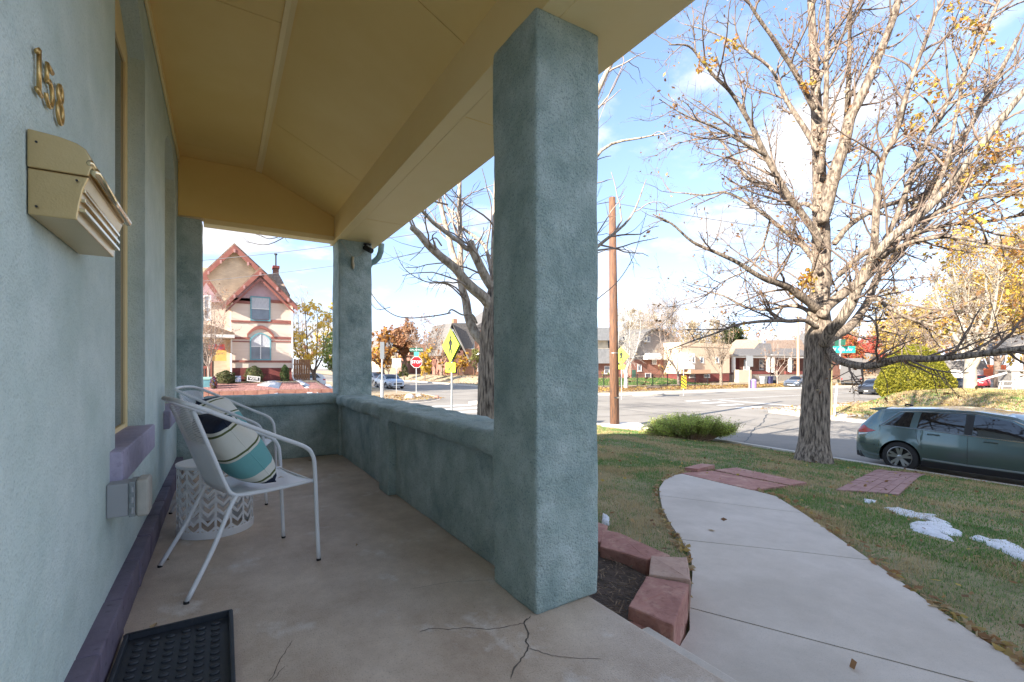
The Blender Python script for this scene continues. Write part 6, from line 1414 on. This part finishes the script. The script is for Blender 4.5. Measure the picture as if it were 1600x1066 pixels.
for s in (-1, 1): MB().tube([(s * .25, 0, -.1), (s * .25, 0, .2)], .008, 5).build('wire_leg', STEEL, sg)
q = PY(372, 586, 36.7); sg = thing('yard_sign', 'small pale blue and white yard sign beside the dark shrub', 'sign', (q.x, 36.7, float(LNW(q.x, 36.7)))); MB().box(-.17, -.01, .1, .17, .01, .5).build('board', mat('blue_white_board', (.75, .76, .8), (.25, .35, .55), scale=5, rough=.6, lo=.5, hi=.54), sg); MB().tube([(0, 0, -.1), (0, 0, .1)], .012, 5).build('stake', STEEL, sg)
def small_bush(px, py, Y, wpx, hpx, pal, label, seed, zf=LNW, n=1500, size=.055, name='shrub'):
    q = PY(px, py, Y); q.z = float(zf(q.x, q.y)) - .03; sc = zy(px, Y) / FPX; w, h = wpx * sc / 2, hpx * sc
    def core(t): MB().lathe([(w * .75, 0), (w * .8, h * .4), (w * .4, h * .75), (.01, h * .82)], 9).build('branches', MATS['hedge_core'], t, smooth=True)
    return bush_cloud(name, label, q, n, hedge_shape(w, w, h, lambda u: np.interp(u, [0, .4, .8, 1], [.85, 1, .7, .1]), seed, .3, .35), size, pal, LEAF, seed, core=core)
DK = [(.045, .07, .025), (.08, .11, .04), (.10, .10, .04)]
small_bush(353, 597, 36.9, 30, 20, DK, 'dark green shrub below the orange banner', 1); small_bush(397, 594, 37.4, 28, 25, [(.13, .17, .06), (.08, .12, .04), (.18, .15, .09)], 'loose green shrub under the arched window behind the yard sign', 2); small_bush(445, 594, 37.5, 13, 26, [(.12, .18, .07), (.09, .14, .05)], 'small green shrub at the corner of the gabled house', 3)
small_bush(1556, 608, 12.5, 24, 11, DK, 'dark green shrub beside the white bench', 4, LSE, 900)
small_bush(334, 600, 35.0, 10, 20, [(.35, .05, .05), (.10, .12, .30), (.2, .12, .08)], 'red and blue flower pot by the path of the gabled house', 5, n=500)
# retaining wall of red blocks
rw = thing('retaining_wall', 'low red stone retaining wall below the gabled house yard', 'wall', (0, 33.85, -.9))
RW = mat('red_block_wall', (.30, .13, .10), (.42, .22, .16), scale=3, rough=.9, bump=.5, bscale=20, dist=.02)
x = -8.0
while x < 7.0:
    l = random.uniform(.5, .9); x1 = min(x + l, 7.1); MB().box(x + .01, 0, -.2, x1 - .01, .24, .54 + random.uniform(-.02, .02)).build('stone', RW, rw, bevel=.015); x = x1
rb = grid_mesh('rock_bed', np.linspace(-8, 7.0, 40), np.linspace(34.12, 36.6, 12), lambda X, Y: LNW(X, Y) + .02, mat('red_lava_rock', (.22, .09, .075), (.42, .22, .19), scale=9, rough=.95, bump=1, bscale=9, dist=.08, detail=3)); rb['kind'] = 'structure'
# wooden fence right of it
wf = thing('wooden_fence', 'dark brown wooden board fence at the right corner of the gabled house', 'fence', (PY(459, 590, 40).x, 40, .0))
for k in range(7): MB().box(k * .17, 0, -.3, k * .17 + .155, .025, 1.75 + random.uniform(-.03, .03)).build('board', WOODF, wf)
MB().box(-.02, .03, 1.3, 1.2, .08, 1.4).box(-.02, .03, .4, 1.2, .08, .5).build('rail', WOODF, wf)
ub = thing('utility_box', 'teal utility box beside the porch of the gabled house', 'box', (PY(324, 600, 35.6).x, 35.6, -.3)); MB().box(-.3, -.2, 0, .3, .2, .62).build('box_body', TEAL, ub, bevel=.02); MB().box(-.33, -.23, .625, .33, .23, .80).build('lid', mat('mint_lid', (.35, .60, .52), rough=.6), ub, bevel=.02)

# --- houses seen over the parapet
h = Bld('brick_house', 'red brick house with steep grey gable behind the pedestrian sign', 694, 780, 76, -1.0)
h.box('wall', BRICKO, 722, 790, 512, 600, 0, 8, to_ground=True); h.box('porch_wall', BRICKR, 696, 722, 548, 600, -.5, 6, to_ground=True); h.poly('gable', WTRIM, [(692, 552), (718, 552), (703, 511)], -.5, .2)
h.gable_roof(SHINGG, (687, 556), (732, 566), (703, 506), -.5, 8, over=.4); h.poly('roof', SHINGG, [(703, 505), (738, 505), (752, 512), (735, 545), (722, 545)], -.2, 7); h.poly('right_roof', SHINGG, [(740, 512), (800, 470), (800, 512)], -.3, 8)
h.window(731, 741, 528, 545, WTRIM, mid=False); h.window(752, 762, 528, 545, WTRIM, mid=False); h.window(726, 732, 508, 522, WTRIM, mid=False); h.box('chimney', BRICKO, 716, 722, 497, 512, 2, 3); h.box('white_porch', WTRIM, 742, 778, 552, 555, -2.5, 0); h.window(746, 770, 560, 580, WTRIM, mid=False, mull=2)
for px in (744, 758, 772): h.box('porch_post', WTRIM, px, px + 2.2, 555, 596, -2.4, -2.2, to_ground=True)
h = Bld('yellow_house', 'pale yellow house with a pointed gable among the orange trees', 592, 620, 84, -1.0); h.box('wall', mat('straw_paint', (.72, .62, .42), rough=.8), 592, 618, 556, 600, 0, 7, to_ground=True); h.poly('gable', WTRIM, [(592, 556), (618, 556), (604, 530)], 0, .4); h.gable_roof(SHINGG, (589, 560), (621, 560), (604, 526), 0, 8); h.window(600, 608, 560, 572, WTRIM, mid=False); h.window(602, 607, 542, 552, WTRIM, mid=False)
h = Bld('brick_house', 'long low red roofed brick house above the stop sign bushes', 640, 698, 96, -.8); h.box('wall', BRICKR, 640, 698, 556, 600, 0, 8, to_ground=True); h.poly('roof', mat('red_tile', (.42, .20, .14), (.50, .26, .18), scale=2, rough=.9), [(636, 557), (702, 557), (692, 538), (648, 538)], -.4, 8)
for px in (648, 662, 682): h.window(px, px + 7, 562, 574, WTRIM, mid=False)
h = Bld('brick_house', 'distant brick house left of the yellow tree behind the silver sedan', 560, 600, 92, -.9); h.box('wall', BRICKR, 555, 596, 552, 600, 0, 7, to_ground=True); h.gable_roof(SHINGG, (550, 556), (602, 556), (576, 530), 0, 7); h.poly('gable', BRICKR, [(555, 553), (596, 553), (576, 534)], 0, .4); h.window(578, 588, 560, 572, WTRIM)
# houses over the north east corner
h = Bld('pale_roofed_house', 'brick house with pale grey roof left of the utility pole', 900, 992, 48, -.3); h.box('wall', BRICKR, 905, 990, 566, 600, 0, 8, to_ground=True); PALR = mat('pale_grey_roof', (.30, .30, .30), (.40, .40, .40), scale=3, rough=.9)
h.poly('roof', PALR, [(898, 568), (996, 568), (972, 545), (905, 545)], -.5, 8); h.poly('upper_gable', BRICKT, [(915, 548), (955, 548), (953, 528), (915, 528)], .5, 6); h.poly('upper_roof', PALR, [(905, 532), (975, 532), (962, 512), (915, 512)], 0, 7); h.window(944, 952, 572, 584, WTRIM)
h = Bld('arched_brick_house', 'red brick house with a rounded grey gable behind the iron fence', 985, 1066, 46, -.4); h.box('wall', BRICKR, 986, 1064, 562, 602, 0, 8, to_ground=True)
arc = [(986, 562), (990, 548), (996, 534), (1003, 523), (1012, 517), (1022, 515), (1032, 517), (1042, 524), (1050, 535), (1058, 548), (1064, 562)]; h.poly('rounded_gable', mat('grey_shake', (.24, .21, .19), (.33, .29, .26), scale=5, rough=.9, bump=.5, bscale=8), arc, -.02, .5)
for i in range(len(arc) - 1):
    a_, b_ = arc[i], arc[i + 1]; h.poly('roof', SHINGG, [(a_[0], a_[1]), (b_[0], b_[1]), (b_[0] + (b_[0] - 1024) * .05, b_[1] - 1.6), (a_[0] + (a_[0] - 1024) * .05, a_[1] - 2.4)], -.7, 8)
for px in (1006, 1011): h.window(px, px + 4.2, 526, 534, WTRIM, mid=False)
h.poly('bay_gable', WTRIM, [(1003, 562), (1026, 562), (1026, 556), (1022, 552), (1007, 552), (1003, 556)], -1.0, -.1); h.window(1018, 1025, 560, 569, WTRIM, y=-.05, mid=False); h.window(1008, 1017, 583, 594, WTRIM, mid=False); h.window(996, 1002, 570, 580, WTRIM, mid=False); h.window(1040, 1050, 570, 584, WTRIM, mid=False)
h.box('door', mat('green_door', (.06, .14, .10), rough=.6), 987.5, 993, 578, 596, -.03, -.002)
h = Bld('apartment_block', 'plain beige apartment block behind the bare street trees', 1056, 1150, 43, -.6, 'building'); h.box('wall', BEIGE, 1064, 1140, 541, 584, 0, 5); h.box('base_wall', BRICKD, 1060, 1140, 584, 602, .05, 5, to_ground=True); h.box('parapet', BEIGE, 1063, 1140.5, 538, 541, -.08, 5); h.box('white_bay', WTRIM, 1063, 1080, 552, 577, -.6, -.01)
for px in (1075, 1094, 1118): h.window(px, px + 5, 558, 567, WTRIM, y=-.61 if px < 1080 else 0, mid=False)
for px in (1077, 1100): h.window(px, px + 9, 585, 590, WTRIM, y=.04, mid=False)
h.box('tan_wall', mat('tan_clay', (.55, .34, .22), rough=.9), 1070, 1101, 577.5, 584, -1.0, -.02)
b = Bld('bungalow', 'twin brick bungalow with white porch columns and a brown tiled roof', 1134, 1262, 45, -1.2)
b.box('wall', BRICKR, 1136, 1262, 552, 605, 1.6, 5, to_ground=True)
def slope(bd, name, mt, pe, pt, y0, y1, th=.15):
    E = [bd.P(*p, y0) for p in pe]
    bd.Y += y1; T_ = [bd.P(*p, y1) for p in pt]; bd.Y -= y1; Q = [E[0], E[1], T_[1], T_[0]]
    return MB().add(Q + [(q[0], q[1], q[2] - th) for q in Q], [(0, 1, 2, 3), (7, 6, 5, 4), (0, 4, 5, 1), (1, 5, 6, 2), (2, 6, 7, 3), (3, 7, 4, 0)]).build(name, mt, bd.t)
slope(b, 'roof', SHINGB, [(1130, 553), (1196, 553)], [(1150, 531), (1190, 530)], .6, 4.5); slope(b, 'roof', SHING, [(1194, 553), (1268, 553)], [(1198, 532), (1252, 531)], .6, 4.2); slope(b, 'roof', SHINGG, [(1176, 553), (1212, 553)], [(1186, 536), (1204, 537)], .5, 3.2)
for (x0, x1, pk) in ((1133, 1192, 1160), (1194, 1262, 1224)):
    slope(b, 'porch_roof', SHINGG, [(x0 - 2, 556), (x1 + 2, 556)], [(x0 + 16, 544.5), (x1 - 16, 544.5)], -1.4, 1.5); b.box('porch_beam', WTRIM, x0, x1, 556.2, 559, -1.3, -1.1)
    for px in (x0 + 1, (x0 + x1) / 2 - 6, x1 - 4): b.box('column', WTRIM, px, px + 3.2, 559, 582, -1.32, -1.0)
    b.box('porch_rail', BRICKD, x0 + 22, x1, 580, 585, -1.3, -1.05); b.box('porch_base', CONCB, x0, x1, 585, 606, -1.28, 1.5, to_ground=True)
    b.window(x0 + 6, x0 + 13, 562, 578, WTRIM, y=1.59); b.window(x1 - 16, x1 - 9, 562, 578, WTRIM, y=1.59); b.box('door', BRICKD, x0 + 30, x0 + 36, 560, 582, 1.55, 1.59)
b.box('steps', mat('cream_step', (.62, .54, .42), rough=.8), 1134, 1154, 578, 606, -2.2, -1.33, to_ground=True)
h = Bld('grey_gabled_house', 'grey gabled house half hidden behind the green street name sign', 1283, 1350, 44, -1.2); h.box('wall', BRICKR, 1285, 1348, 548, 605, 0, 8, to_ground=True); h.poly('gable', mat('grey_siding', (.30, .29, .28), rough=.9), [(1292, 548), (1346, 548), (1319, 524)], 0, .5); h.gable_roof(SHINGG, (1284, 552), (1352, 554), (1319, 518), 0, 8); h.window(1335, 1343, 566, 580, WTRIM)
for px in (1339, 1344, 1348): h.box('porch_column', WTRIM, px, px + 2, 573, 585, -2, -1.8)
h = Bld('porch_house', 'white porched house with pale steps behind the red maple', 1345, 1400, 42, -1.2); h.box('wall', BEIGE, 1350, 1400, 566, 605, 0, 7, to_ground=True); h.poly('roof', SHINGG, [(1346, 568), (1404, 568), (1396, 552), (1354, 552)], -1, 7); h.window(1352, 1362, 572, 582, WTRIM); h.poly('ramp', DARKP, [(1352, 583), (1356, 583), (1375, 588), (1375, 590)], -2, -1.9)
tw = Bld('terrace_wall', 'pale stepped stone terrace wall left of the hedge', 1334, 1385, 36, -1.3, 'wall'); 
for k, (py0, py1) in enumerate(((588, 591.5), (592, 596), (596.5, 601))): tw.box('stone_course', mat('cream_stone%d' % k, (.62, .54, .42), (.52, .44, .34), scale=3, rough=.9), 1334 + k, 1386, py0, py1, -k * .5, .6)
# right side of the frame
sp_ = W(1592, 600, 36); sh = thing('stone_house', 'grey stone porch with a white gable at the right edge', 'house', (sp_.x, sp_.y, float(LSE(sp_.x, sp_.y)) - .2), R(-60)); STN = mat('grey_stone', (.26, .24, .22), (.38, .35, .32), scale=4, rough=.95, bump=.6, bscale=6, dist=.05)
MB().box(-.4, 0, -.4, 2.6, 2.4, 1.75).build('pillar', STN, sh, bevel=.03); MB().box(-.5, -.1, 1.755, 2.8, 2.5, 1.88).build('cap', STN, sh, bevel=.02)
for x in (-.1, 1.0, 2.1): MB().box(x, .2, 1.885, x + .22, .42, 3.4).build('column', WTRIM, sh)
MB().prism([(-1.2, 3.4), (6, 3.4), (2.4, 5.0)], -.4, 7, axis='y').build('roof', SHINGG, sh); MB().box(3, 1.5, -.3, 6, 7, 3.35).build('wall', BEIGE, sh); MB().prism([(-2.6, .75), (-.45, 1.6), (-.45, 1.72), (-2.6, .87)], .6, .8, axis='y').build('stair_rail', WTRIM, sh)
q = W(1574, 612, 33); q.z = float(LSE(q.x, q.y)); bn = thing('bench', 'small white picnic bench on the mound at the right', 'bench', q, R(-55))
MB().box(-.38, -.2, .52, .38, .2, .57).build('seat', WTRIM, bn, bevel=.01)
for sx in (-1, 1):
    for sy in (-1, 1): MB().bar((sx * .30, sy * .14, .518), (sx * .37, sy * .2, 0), .05, .04).build('leg', WTRIM, bn)
MB().box(-.33, -.02, .2, .33, .02, .25).build('stretcher', WTRIM, bn)
q = W(1536, 600, 64); hd = thing('hoarding', 'orange red site hoarding behind the red hatchback', 'hoarding', (q.x, q.y, -1.3), R(-62))
for k in range(4): MB().box(-2.3 + k * 1.15, 0, .9, -1.17 + k * 1.15, .05, 2.75).build('panel', mat('orange_sheet%d' % k, (.62, .12, .05), (.72, .18, .07), scale=1, rough=.7), hd)
for k in range(5): MB().box(-2.35 + k * 1.15, .06, -.2, -2.27 + k * 1.15, .12, 2.8).build('post', STEEL, hd)
q = W(1500, 590, 60); gh = thing('garage', 'low grey garage with white door behind the dark blue car', 'garage', (q.x, q.y, -1.35), R(-62)); MB().box(-2.6, 0, -.2, 2.2, 5, 2.3).build('wall', mat('warm_grey_wall', (.42, .40, .38), (.48, .46, .44), scale=2, rough=.9), gh); MB().prism([(-3, 2.3), (2.6, 2.3), (2.2, 3.3), (-2.6, 3.3)], -.3, 5.3, axis='y').build('roof', SHINGG, gh); MB().box(-1.6, -.03, -.1, 1.2, -.005, 1.9).build('garage_door', WTRIM, gh)

# --- iron fences
def iron_fence(name, label, px0, px1, y, zf, h, py=604, step=2.4):
    x0 = PY(px0, py, y).x; x1 = PY(px1, py, y).x; z0 = float(zf(x0, y)); f = thing(name, label, 'fence', (x0, y, z0)); n = max(2, int(abs(x1 - x0) / step)); r = MB(); pk = MB()
    for k in range(n + 1):
        x = x0 + (x1 - x0) * k / n; z = float(zf(x, y)) - z0; MB().box(x - x0 - .035, -.035, z - .1, x - x0 + .035, .035, z + h + .08).build('post', IRON, f)
        if k < n:
            xn = x0 + (x1 - x0) * (k + 1) / n; zn = float(zf(xn, y)) - z0
            for hh in (.12, h - .1, h): MB().bar((x - x0 + .036, 0, z + hh), (xn - x0 - .036, 0, zn + hh), .03, .03).build('rail', IRON, f)
            m_ = int(abs(xn - x) / .13)
            for j in range(1, m_): u = j / m_; xx = (x - x0) + (xn - x) * u; zz = z + (zn - z) * u; pk.box(xx - .008, -.008, zz + .05, xx + .008, .008, zz + h - .11)
    pk.build('pickets', IRON, f, 'stuff', fixn=False); return f
iron_fence('iron_fence', 'black iron picket fence along the green lawn of the arched brick house', 915, 1106, 35.4, LNE, 1.35)
iron_fence('iron_fence', 'distant iron fence behind the pedestrian sign post', 716, 790, 66, LNE, 1.4, 597)
# --- rubbish bins
def wbin(px, y, c, label, w=.6, h=1.05, group=None, px_z=604):
    q = PY(px, px_z, y); b_ = thing('wheelie_bin', label, 'bin', (q.x, y, float(LNE(q.x, y))), group=group); MB().add([(-w * .42, -w * .42, 0), (w * .42, -w * .42, 0), (w * .42, w * .42, 0), (-w * .42, w * .42, 0), (-w / 2, -w / 2, h * .92), (w / 2, -w / 2, h * .92), (w / 2, w / 2, h * .92), (-w / 2, w / 2, h * .92)], [(3, 2, 1, 0), (4, 5, 6, 7), (0, 1, 5, 4), (1, 2, 6, 5), (2, 3, 7, 6), (3, 0, 4, 7)]).build('bin_body', c, b_, bevel=.02)
    MB().box(-w * .53, -w * .55, h * .925, w * .53, w * .55, h).build('lid', c, b_, bevel=.025); MB().tube([(-w * .4, w * .5, .12), (-w * .2, w * .5, .12)], .12, 10).tube([(w * .2, w * .5, .12), (w * .4, w * .5, .12)], .12, 10).build('wheels', BLACK, b_)
GB = 'wheelie bins before the bungalow'
wbin(1193, 36.6, mat('grey_bin', (.30, .32, .33), rough=.6), 'light grey wheelie bin before the twin porch bungalow', group=GB, w=.75); wbin(1202, 36.4, mat('navy_bin', (.05, .05, .14), rough=.6), 'navy wheelie bin beside the light grey one', group=GB, w=.75); wbin(1210, 36.8, mat('charcoal_bin', (.06, .06, .065), rough=.6), 'charcoal wheelie bin, rightmost before the bungalow', group=GB, w=.75)
q = PY(1177, 606, 29.0); o = thing('litter_bin', 'purple round litter bin on the kerb by the grey sign post', 'bin', (q.x, 29.0, float(S(q.x, 29)) + .13)); MB().lathe([(.27, 0), (.30, .1), (.30, .75), (.27, .8)], 18).build('bin_body', mat('purple_plastic', (.26, .17, .48), rough=.5), o, smooth=False, bevel=.01); MB().lathe([(.31, .81), (.30, .88), (.18, .98), (.02, 1.02)], 18).build('lid', mat('purple_lid', (.36, .27, .58), rough=.5), o)
# --- fallen log on the verge
q = PY(1022, 607, 32.0); z = float(S(q.x, 32)) + .25; lg = MB().tube([(-1.2, 0, 0), (-.4, .1, .05), (.5, 0, .0), (1.2, .05, .04)], .12, 8, rs=[.08, .13, .12, .06]).build('fallen_branch', TWIG); lg.location = (q.x, 32, z); tagp(lg, 'dark fallen branch on the leafy verge before the iron fence', 'branch')

# ------------------------------------------------------------------ signs, posts, poles, wires
YG = mat('fluorescent_yellow_green', (.55, .72, .04), rough=.45); SGRN = mat('street_sign_green', (.02, .24, .16), rough=.4); SGRND = mat('dark_sign_green', (.015, .12, .07), rough=.4); STOPR = mat('stop_sign_red', (.50, .02, .025), rough=.4); SWHT = mat('sign_white', (.78, .79, .78), rough=.45); SBACK = mat('sign_back', (.42, .43, .43), rough=.4, metal=.6); SYEL = mat('sign_yellow', (.75, .52, .02), rough=.45)
def ground_at(p, zf): return float(zf(p.x, p.y))
def post(parent, h, r=.03, m_=None, z0=-.2, n=8, name='post'): return MB().tube([(0, 0, z0), (0, 0, h)], r, n).build(name, m_ or STEEL, parent, smooth=False)
def text_on(parent, s, size, y, z, mt=SWHT, x=0, name='lettering', bold=.0, flip=False):
    me = text_mesh(s, size, .002, bold); o = link_mesh(name, me, mt, parent); o.location = (x, y, z); o.rotation_euler = (R(90), 0, R(180) if flip else 0); return o
def ped_sign(label, px, py, Z, rz, zf, side=.76):
    c_ = W(px, py, Z); gz = ground_at(c_, zf); t = thing('pedestrian_sign', label, 'sign', (c_.x, c_.y, gz), rz, 'yellow green pedestrian crossing signs'); zc = c_.z - gz; d = side * .7071
    post(t, zc + d * .9, .032)
    f = MB().prism([(0, zc - d), (d, zc), (0, zc + d), (-d, zc)], -.055, -.045, axis='y').build('diamond_plate', YG, t, bevel=.004); MB().prism([(0, zc - d), (d, zc), (0, zc + d), (-d, zc)], .035, .042, axis='y').build('rear_plate', SBACK, t)
    # walking figure
    k = d * .9; g = MB(); yy = (-.0585, -.0555)
    g.prism([(.0 * k + .12 * k * math.cos(a), zc + .52 * k + .12 * k * math.sin(a)) for a in np.linspace(0, 6.28, 13)[:-1]], *yy, axis='y')
    def lb(a, b, w):
        A, B = Vector(a) * k, Vector(b) * k; n_ = (B - A); n_ = Vector((-n_.y, n_.x)).normalized() * w * k * .85; g.prism([(p.x, p.y + zc) for p in (A - n_, A + n_, B + n_, B - n_)], *yy, axis='y')
    lb((.02, .40), (.0, -.05), .17); lb((.0, -.02), (-.10, -.30), .10); lb((-.10, -.28), (-.17, -.62), .085); lb((.02, -.02), (.12, -.32), .10); lb((.12, -.30), (.22, -.62), .085); lb((-.03, .34), (-.17, .16), .08); lb((-.17, .17), (-.27, .05), .06); lb((.06, .36), (.20, .16), .08); lb((.20, .17), (.15, -.02), .06)
    g.build('walking_figure', BLACK, t)
    zs = zc - d - .17; MB().box(-.31, -.055, zs - .15, .31, -.045, zs + .15).build('arrow_plate', YG, t, bevel=.004)
    a = MB(); y0, y1 = -.0585, -.0555
    a.prism([(.12, zs + .10), (.15, zs + .07), (-.04, zs - .06), (-.01, zs - .10), (-.15, zs - .11), (-.10, zs + .02), (-.07, zs - .03)][::-1], y0, y1, axis='y'); a.build('arrow', BLACK, t)
    MB().box(-.06, .03, zs - .19, .12, .12, zs - .02).build('beacon_box', DARKP, t); return t
ped_sign('yellow green walking person sign in front of the bare tree, arrow plate below', 706, 540, 15.0, R(-84), LA)
ped_sign('yellow green walking person sign just right of the utility pole, across the crossing', 971, 556, 33.5, R(-84) + R(14), LNE, .9)
# stop sign
def oct_(r, zc): return [(r * math.cos(a), zc + r * math.sin(a)) for a in [math.pi / 8 + k * math.pi / 4 for k in range(8)]]
c_ = W(650.5, 566, 31.5); gz = ground_at(c_, LNW); s_ = thing('stop_sign', 'red stop sign with green street name plates above it on the far corner', 'sign', (c_.x, c_.y, gz), R(-12)); zc = c_.z - gz
post(s_, zc + 1.05, .035); MB().prism(oct_(.41, zc), -.055, -.045, axis='y').build('white_border', SWHT, s_); MB().prism(oct_(.375, zc), -.060, -.0555, axis='y').build('red_face', STOPR, s_); text_on(s_, 'STOP', .27, -.064, zc, bold=.006)
MB().box(-.45, -.03, zc + .70, .45, -.02, zc + .96).build('name_plate', SGRND, s_, bevel=.02); text_on(s_, 'GALAPAGO', .17, -.033, zc + .825); MB().box(-.16, -.055, zc + .42, .16, -.045, zc + .69).build('number_plate', mat('light_sign_green', (.10, .55, .42), rough=.4), s_)
# plain signs
def plate_sign(label, px, py0, py1, wpx, Z, zf, rz=0, plate=SBACK, pr=.03, name='traffic_sign', face=None, two=False, thick_low=None):
    c_ = W(px, (py0 + py1) / 2, Z); gz = ground_at(c_, zf); t = thing(name, label, 'sign', (c_.x, c_.y, gz), rz); h = (py1 - py0) / FPX * Z; w = wpx / FPX * Z; zc = c_.z - gz; post(t, zc + h / 2, pr)
    if two:
        for s in (-1, 1): MB().box(s * w * .27 - w * .23, -.05, zc - h / 2, s * w * .27 + w * .23, -.04, zc + h / 2).build('plate', plate, t, bevel=.01)
    else: MB().box(-w / 2, -.05, zc - h / 2, w / 2, -.04, zc + h / 2).build('plate', plate, t, bevel=.01)
    if thick_low: MB().tube([(0, 0, -.1), (0, 0, thick_low)], pr * 2.2, 8).build('base_sleeve', STEEL, t)
    return t, zc, w, h
plate_sign('tall narrow white sign on a post at the right edge of the far column', 597, 534.5, 561, 6.5, 27, LNW, R(-10), SBACK, .045, thick_low=1.35)
plate_sign('pair of white sign backs on a post before the silver sedan', 619.5, 560, 574, 13.5, 36, LNW, R(-8), SWHT, .028, two=True)
t, zc, w, h = plate_sign('square white lane sign above a striped marker on the far kerb', 1068, 554, 569.5, 16, 38.5, LNE, R(-30), SWHT, .04)
text_on(t, '<', w * .6, -.054, zc + h * .12, BLACK)
c2 = W(1068, 597, 38.5); zm = c2.z - t.location.z; mw, mh = .20, .52
mk = MB().box(-mw, -.062, zm - mh, mw, -.055, zm + mh).build('hazard_marker', SYEL, t, bevel=.02); sb = MB()
for k in range(-3, 4):
    z_ = zm + k * .27; sb.prism([(-mw * .95, max(min(z_ + .22, zm + mh), zm - mh)), (-mw * .95, max(min(z_ + .09, zm + mh), zm - mh)), (mw * .95, max(min(z_ - .19, zm + mh), zm - mh)), (mw * .95, max(min(z_ - .06, zm + mh), zm - mh))], -.066, -.0625, axis='y')
sb.build('black_stripes', BLACK, t)
plate_sign('grey sign back on a post beside the purple litter bin', 1171, 556, 573, 12, 50, lambda x, y: S(x, y) + .13, R(-20), SBACK, .04, thick_low=1.2)
# street name sign post right of the big trunk
c_ = W(1296, 620, 24.0); gz = float(LSE(25.6, c_.y)); c_.x = 25.7; c_ = W(1297, 620, zx(1297, 25.7)); Zs = zx(1297, 25.7); t = thing('street_name_post', 'yellowed wooden post with green street name signs right behind the big trunk', 'sign post', (c_.x, c_.y, float(LSE(c_.x, c_.y))), R(-42)); gz = t.location.z
ht = CAMZ + (574 - 538) / FPX * Zs - gz; MB().tube([(0, 0, -.2), (0, 0, 2.65)], .10, 10).build('wooden_post', mat('yellowed_wood', (.42, .33, .14), (.55, .45, .22), scale=5, rough=.8, stretch=(4, 4, .5)), t); MB().tube([(.45, -.0, 2.3), (.45, 0, ht + .25)], .03, 8).build('pipe', STEEL, t)
za = CAMZ + (574 - 546.5) / FPX * Zs - gz; MB().box(-.12, -.05, za - .17, 1.10, -.04, za + .17).build('name_plate', mat('jade_sign', (.02, .36, .27), rough=.4), t, bevel=.02); text_on(t, 'W 4th Av', .24, -.054, za, x=.49)
MB().box(.44, -.5, za + .2, .46, .5, za + .48).build('cross_plate', SGRND, t, bevel=.004); MB().box(.41, -.06, za - .2, .49, .04, za + .5).build('bracket', STEEL, t)
c_ = W(1305, 630, 22.5); q = thing('white_marker_post', 'thin leaning white post to the right of the big trunk', 'post', (c_.x, c_.y, float(LSE(max(c_.x, 25.3), c_.y)) if c_.x > 25 else float(S(c_.x, c_.y)))); c_.x = 25.4; c_ = W(1303, 650, zx(1303, 25.5)); q.location = (c_.x, c_.y, float(LSE(c_.x, c_.y)))
MB().tube([(0, 0, -.1), (.13, -.08, 1.55)], .045, 8).build('tube', WHITE, q); MB().lathe([(.05, 1.55), (.05, 1.57)], 8, (.13, -.08, 0)).build('cap', WHITE, q)
# utility poles
POLEM = mat('creosoted_pole', (.13, .06, .035), (.26, .13, .07), scale=3, rough=.85, bump=.5, bscale=8, dist=.02, stretch=(9, 9, .6), spots=(.09, .06, .05), spot_scale=4, spot_lo=.5, spot_hi=.62)
pb = W(960.5, 668, 18.6); gz = float(LA(13.2, 13.2)) ; pt = W(956.5, 309, 18.6); up_ = thing('utility_pole', 'tall brown wooden utility pole at the street corner', 'pole', (pb.x, pb.y, pb.z - .05)); tp = pt - up_.location
MB().tube([(0, 0, -.1), tuple(tp * .5), tuple(tp)], .17, 16, rs=[.185, .165, .13]).build('pole_shaft', POLEM, up_, smooth=True); MB().lathe([(.183, 1.22), (.183, 1.27)], 18, (0, 0, 0)).build('steel_band', CHROME, up_); MB().lathe([(.1805, 3.0), (.1805, 3.02)], 18, (-.02, 0, 0)).build('wire_band', STEEL, up_)
WIRE = mat('cable', (.10, .10, .11), rough=.7)
def wire(a, b, sag, r, label):
    a = Vector(a); b = Vector(b); pts = []
    for i in range(25): u = i / 24; p = a.lerp(b, u); p.z -= sag * 4 * u * (1 - u); pts.append(p - a)
    o = MB().tube(pts, r, 5).build('overhead_wire', WIRE, smooth=True); o.location = a; return tagp(o, label, 'wire', 'overhead wires')
top = up_.location + tp
wire(top + Vector((0, 0, -.15)), (-8.0, 43.0, 8.0), .5, .017, 'upper overhead wire crossing above the gabled house'); wire(top + Vector((0, 0, -.9)), (-8.0, 43.5, 6.6), .5, .014, 'lower overhead wire crossing in front of the chimney')
wire(top + Vector((0, 0, -.2)), (60, 2.0, 9.0), .9, .012, 'thin overhead wire running right from the utility pole')
c_ = W(1247, 604, 58); q = thing('utility_pole', 'thin distant wooden pole rising before the bungalow', 'pole', (c_.x, c_.y, float(S(c_.x, c_.y)))); MB().tube([(0, 0, -.1), (0, 0, 9.5)], .15, 10, rs=[.17, .12]).build('pole_shaft', mat('pale_pole', (.45, .30, .18), (.55, .38, .24), scale=4, rough=.85, stretch=(6, 6, .5)), q)
MB().box(-.8, -.06, 8.6, .8, .06, 8.72).build('cross_arm', POLEM, q)
# stones on the far corner island
for i, (px, py, s_) in enumerate(((640, 622, .32), (655, 620, .2), (683, 621, .16))):
    p = ray_ground(px, py, LNW); m = MB(); m.lathe([(s_, -.05), (s_ * .95, s_ * .35), (s_ * .5, s_ * .8), (.02, s_ * .85)], 9); o = m.build('boulder', [WTRIM, KERB, REDSTONE][i], bevel=.03); o.location = p; tagp(o, ['pale boulder on the leafy far corner', 'smaller grey boulder right of the pale one on the far corner', 'red brown rock at the tip of the far corner'][i], 'rock')
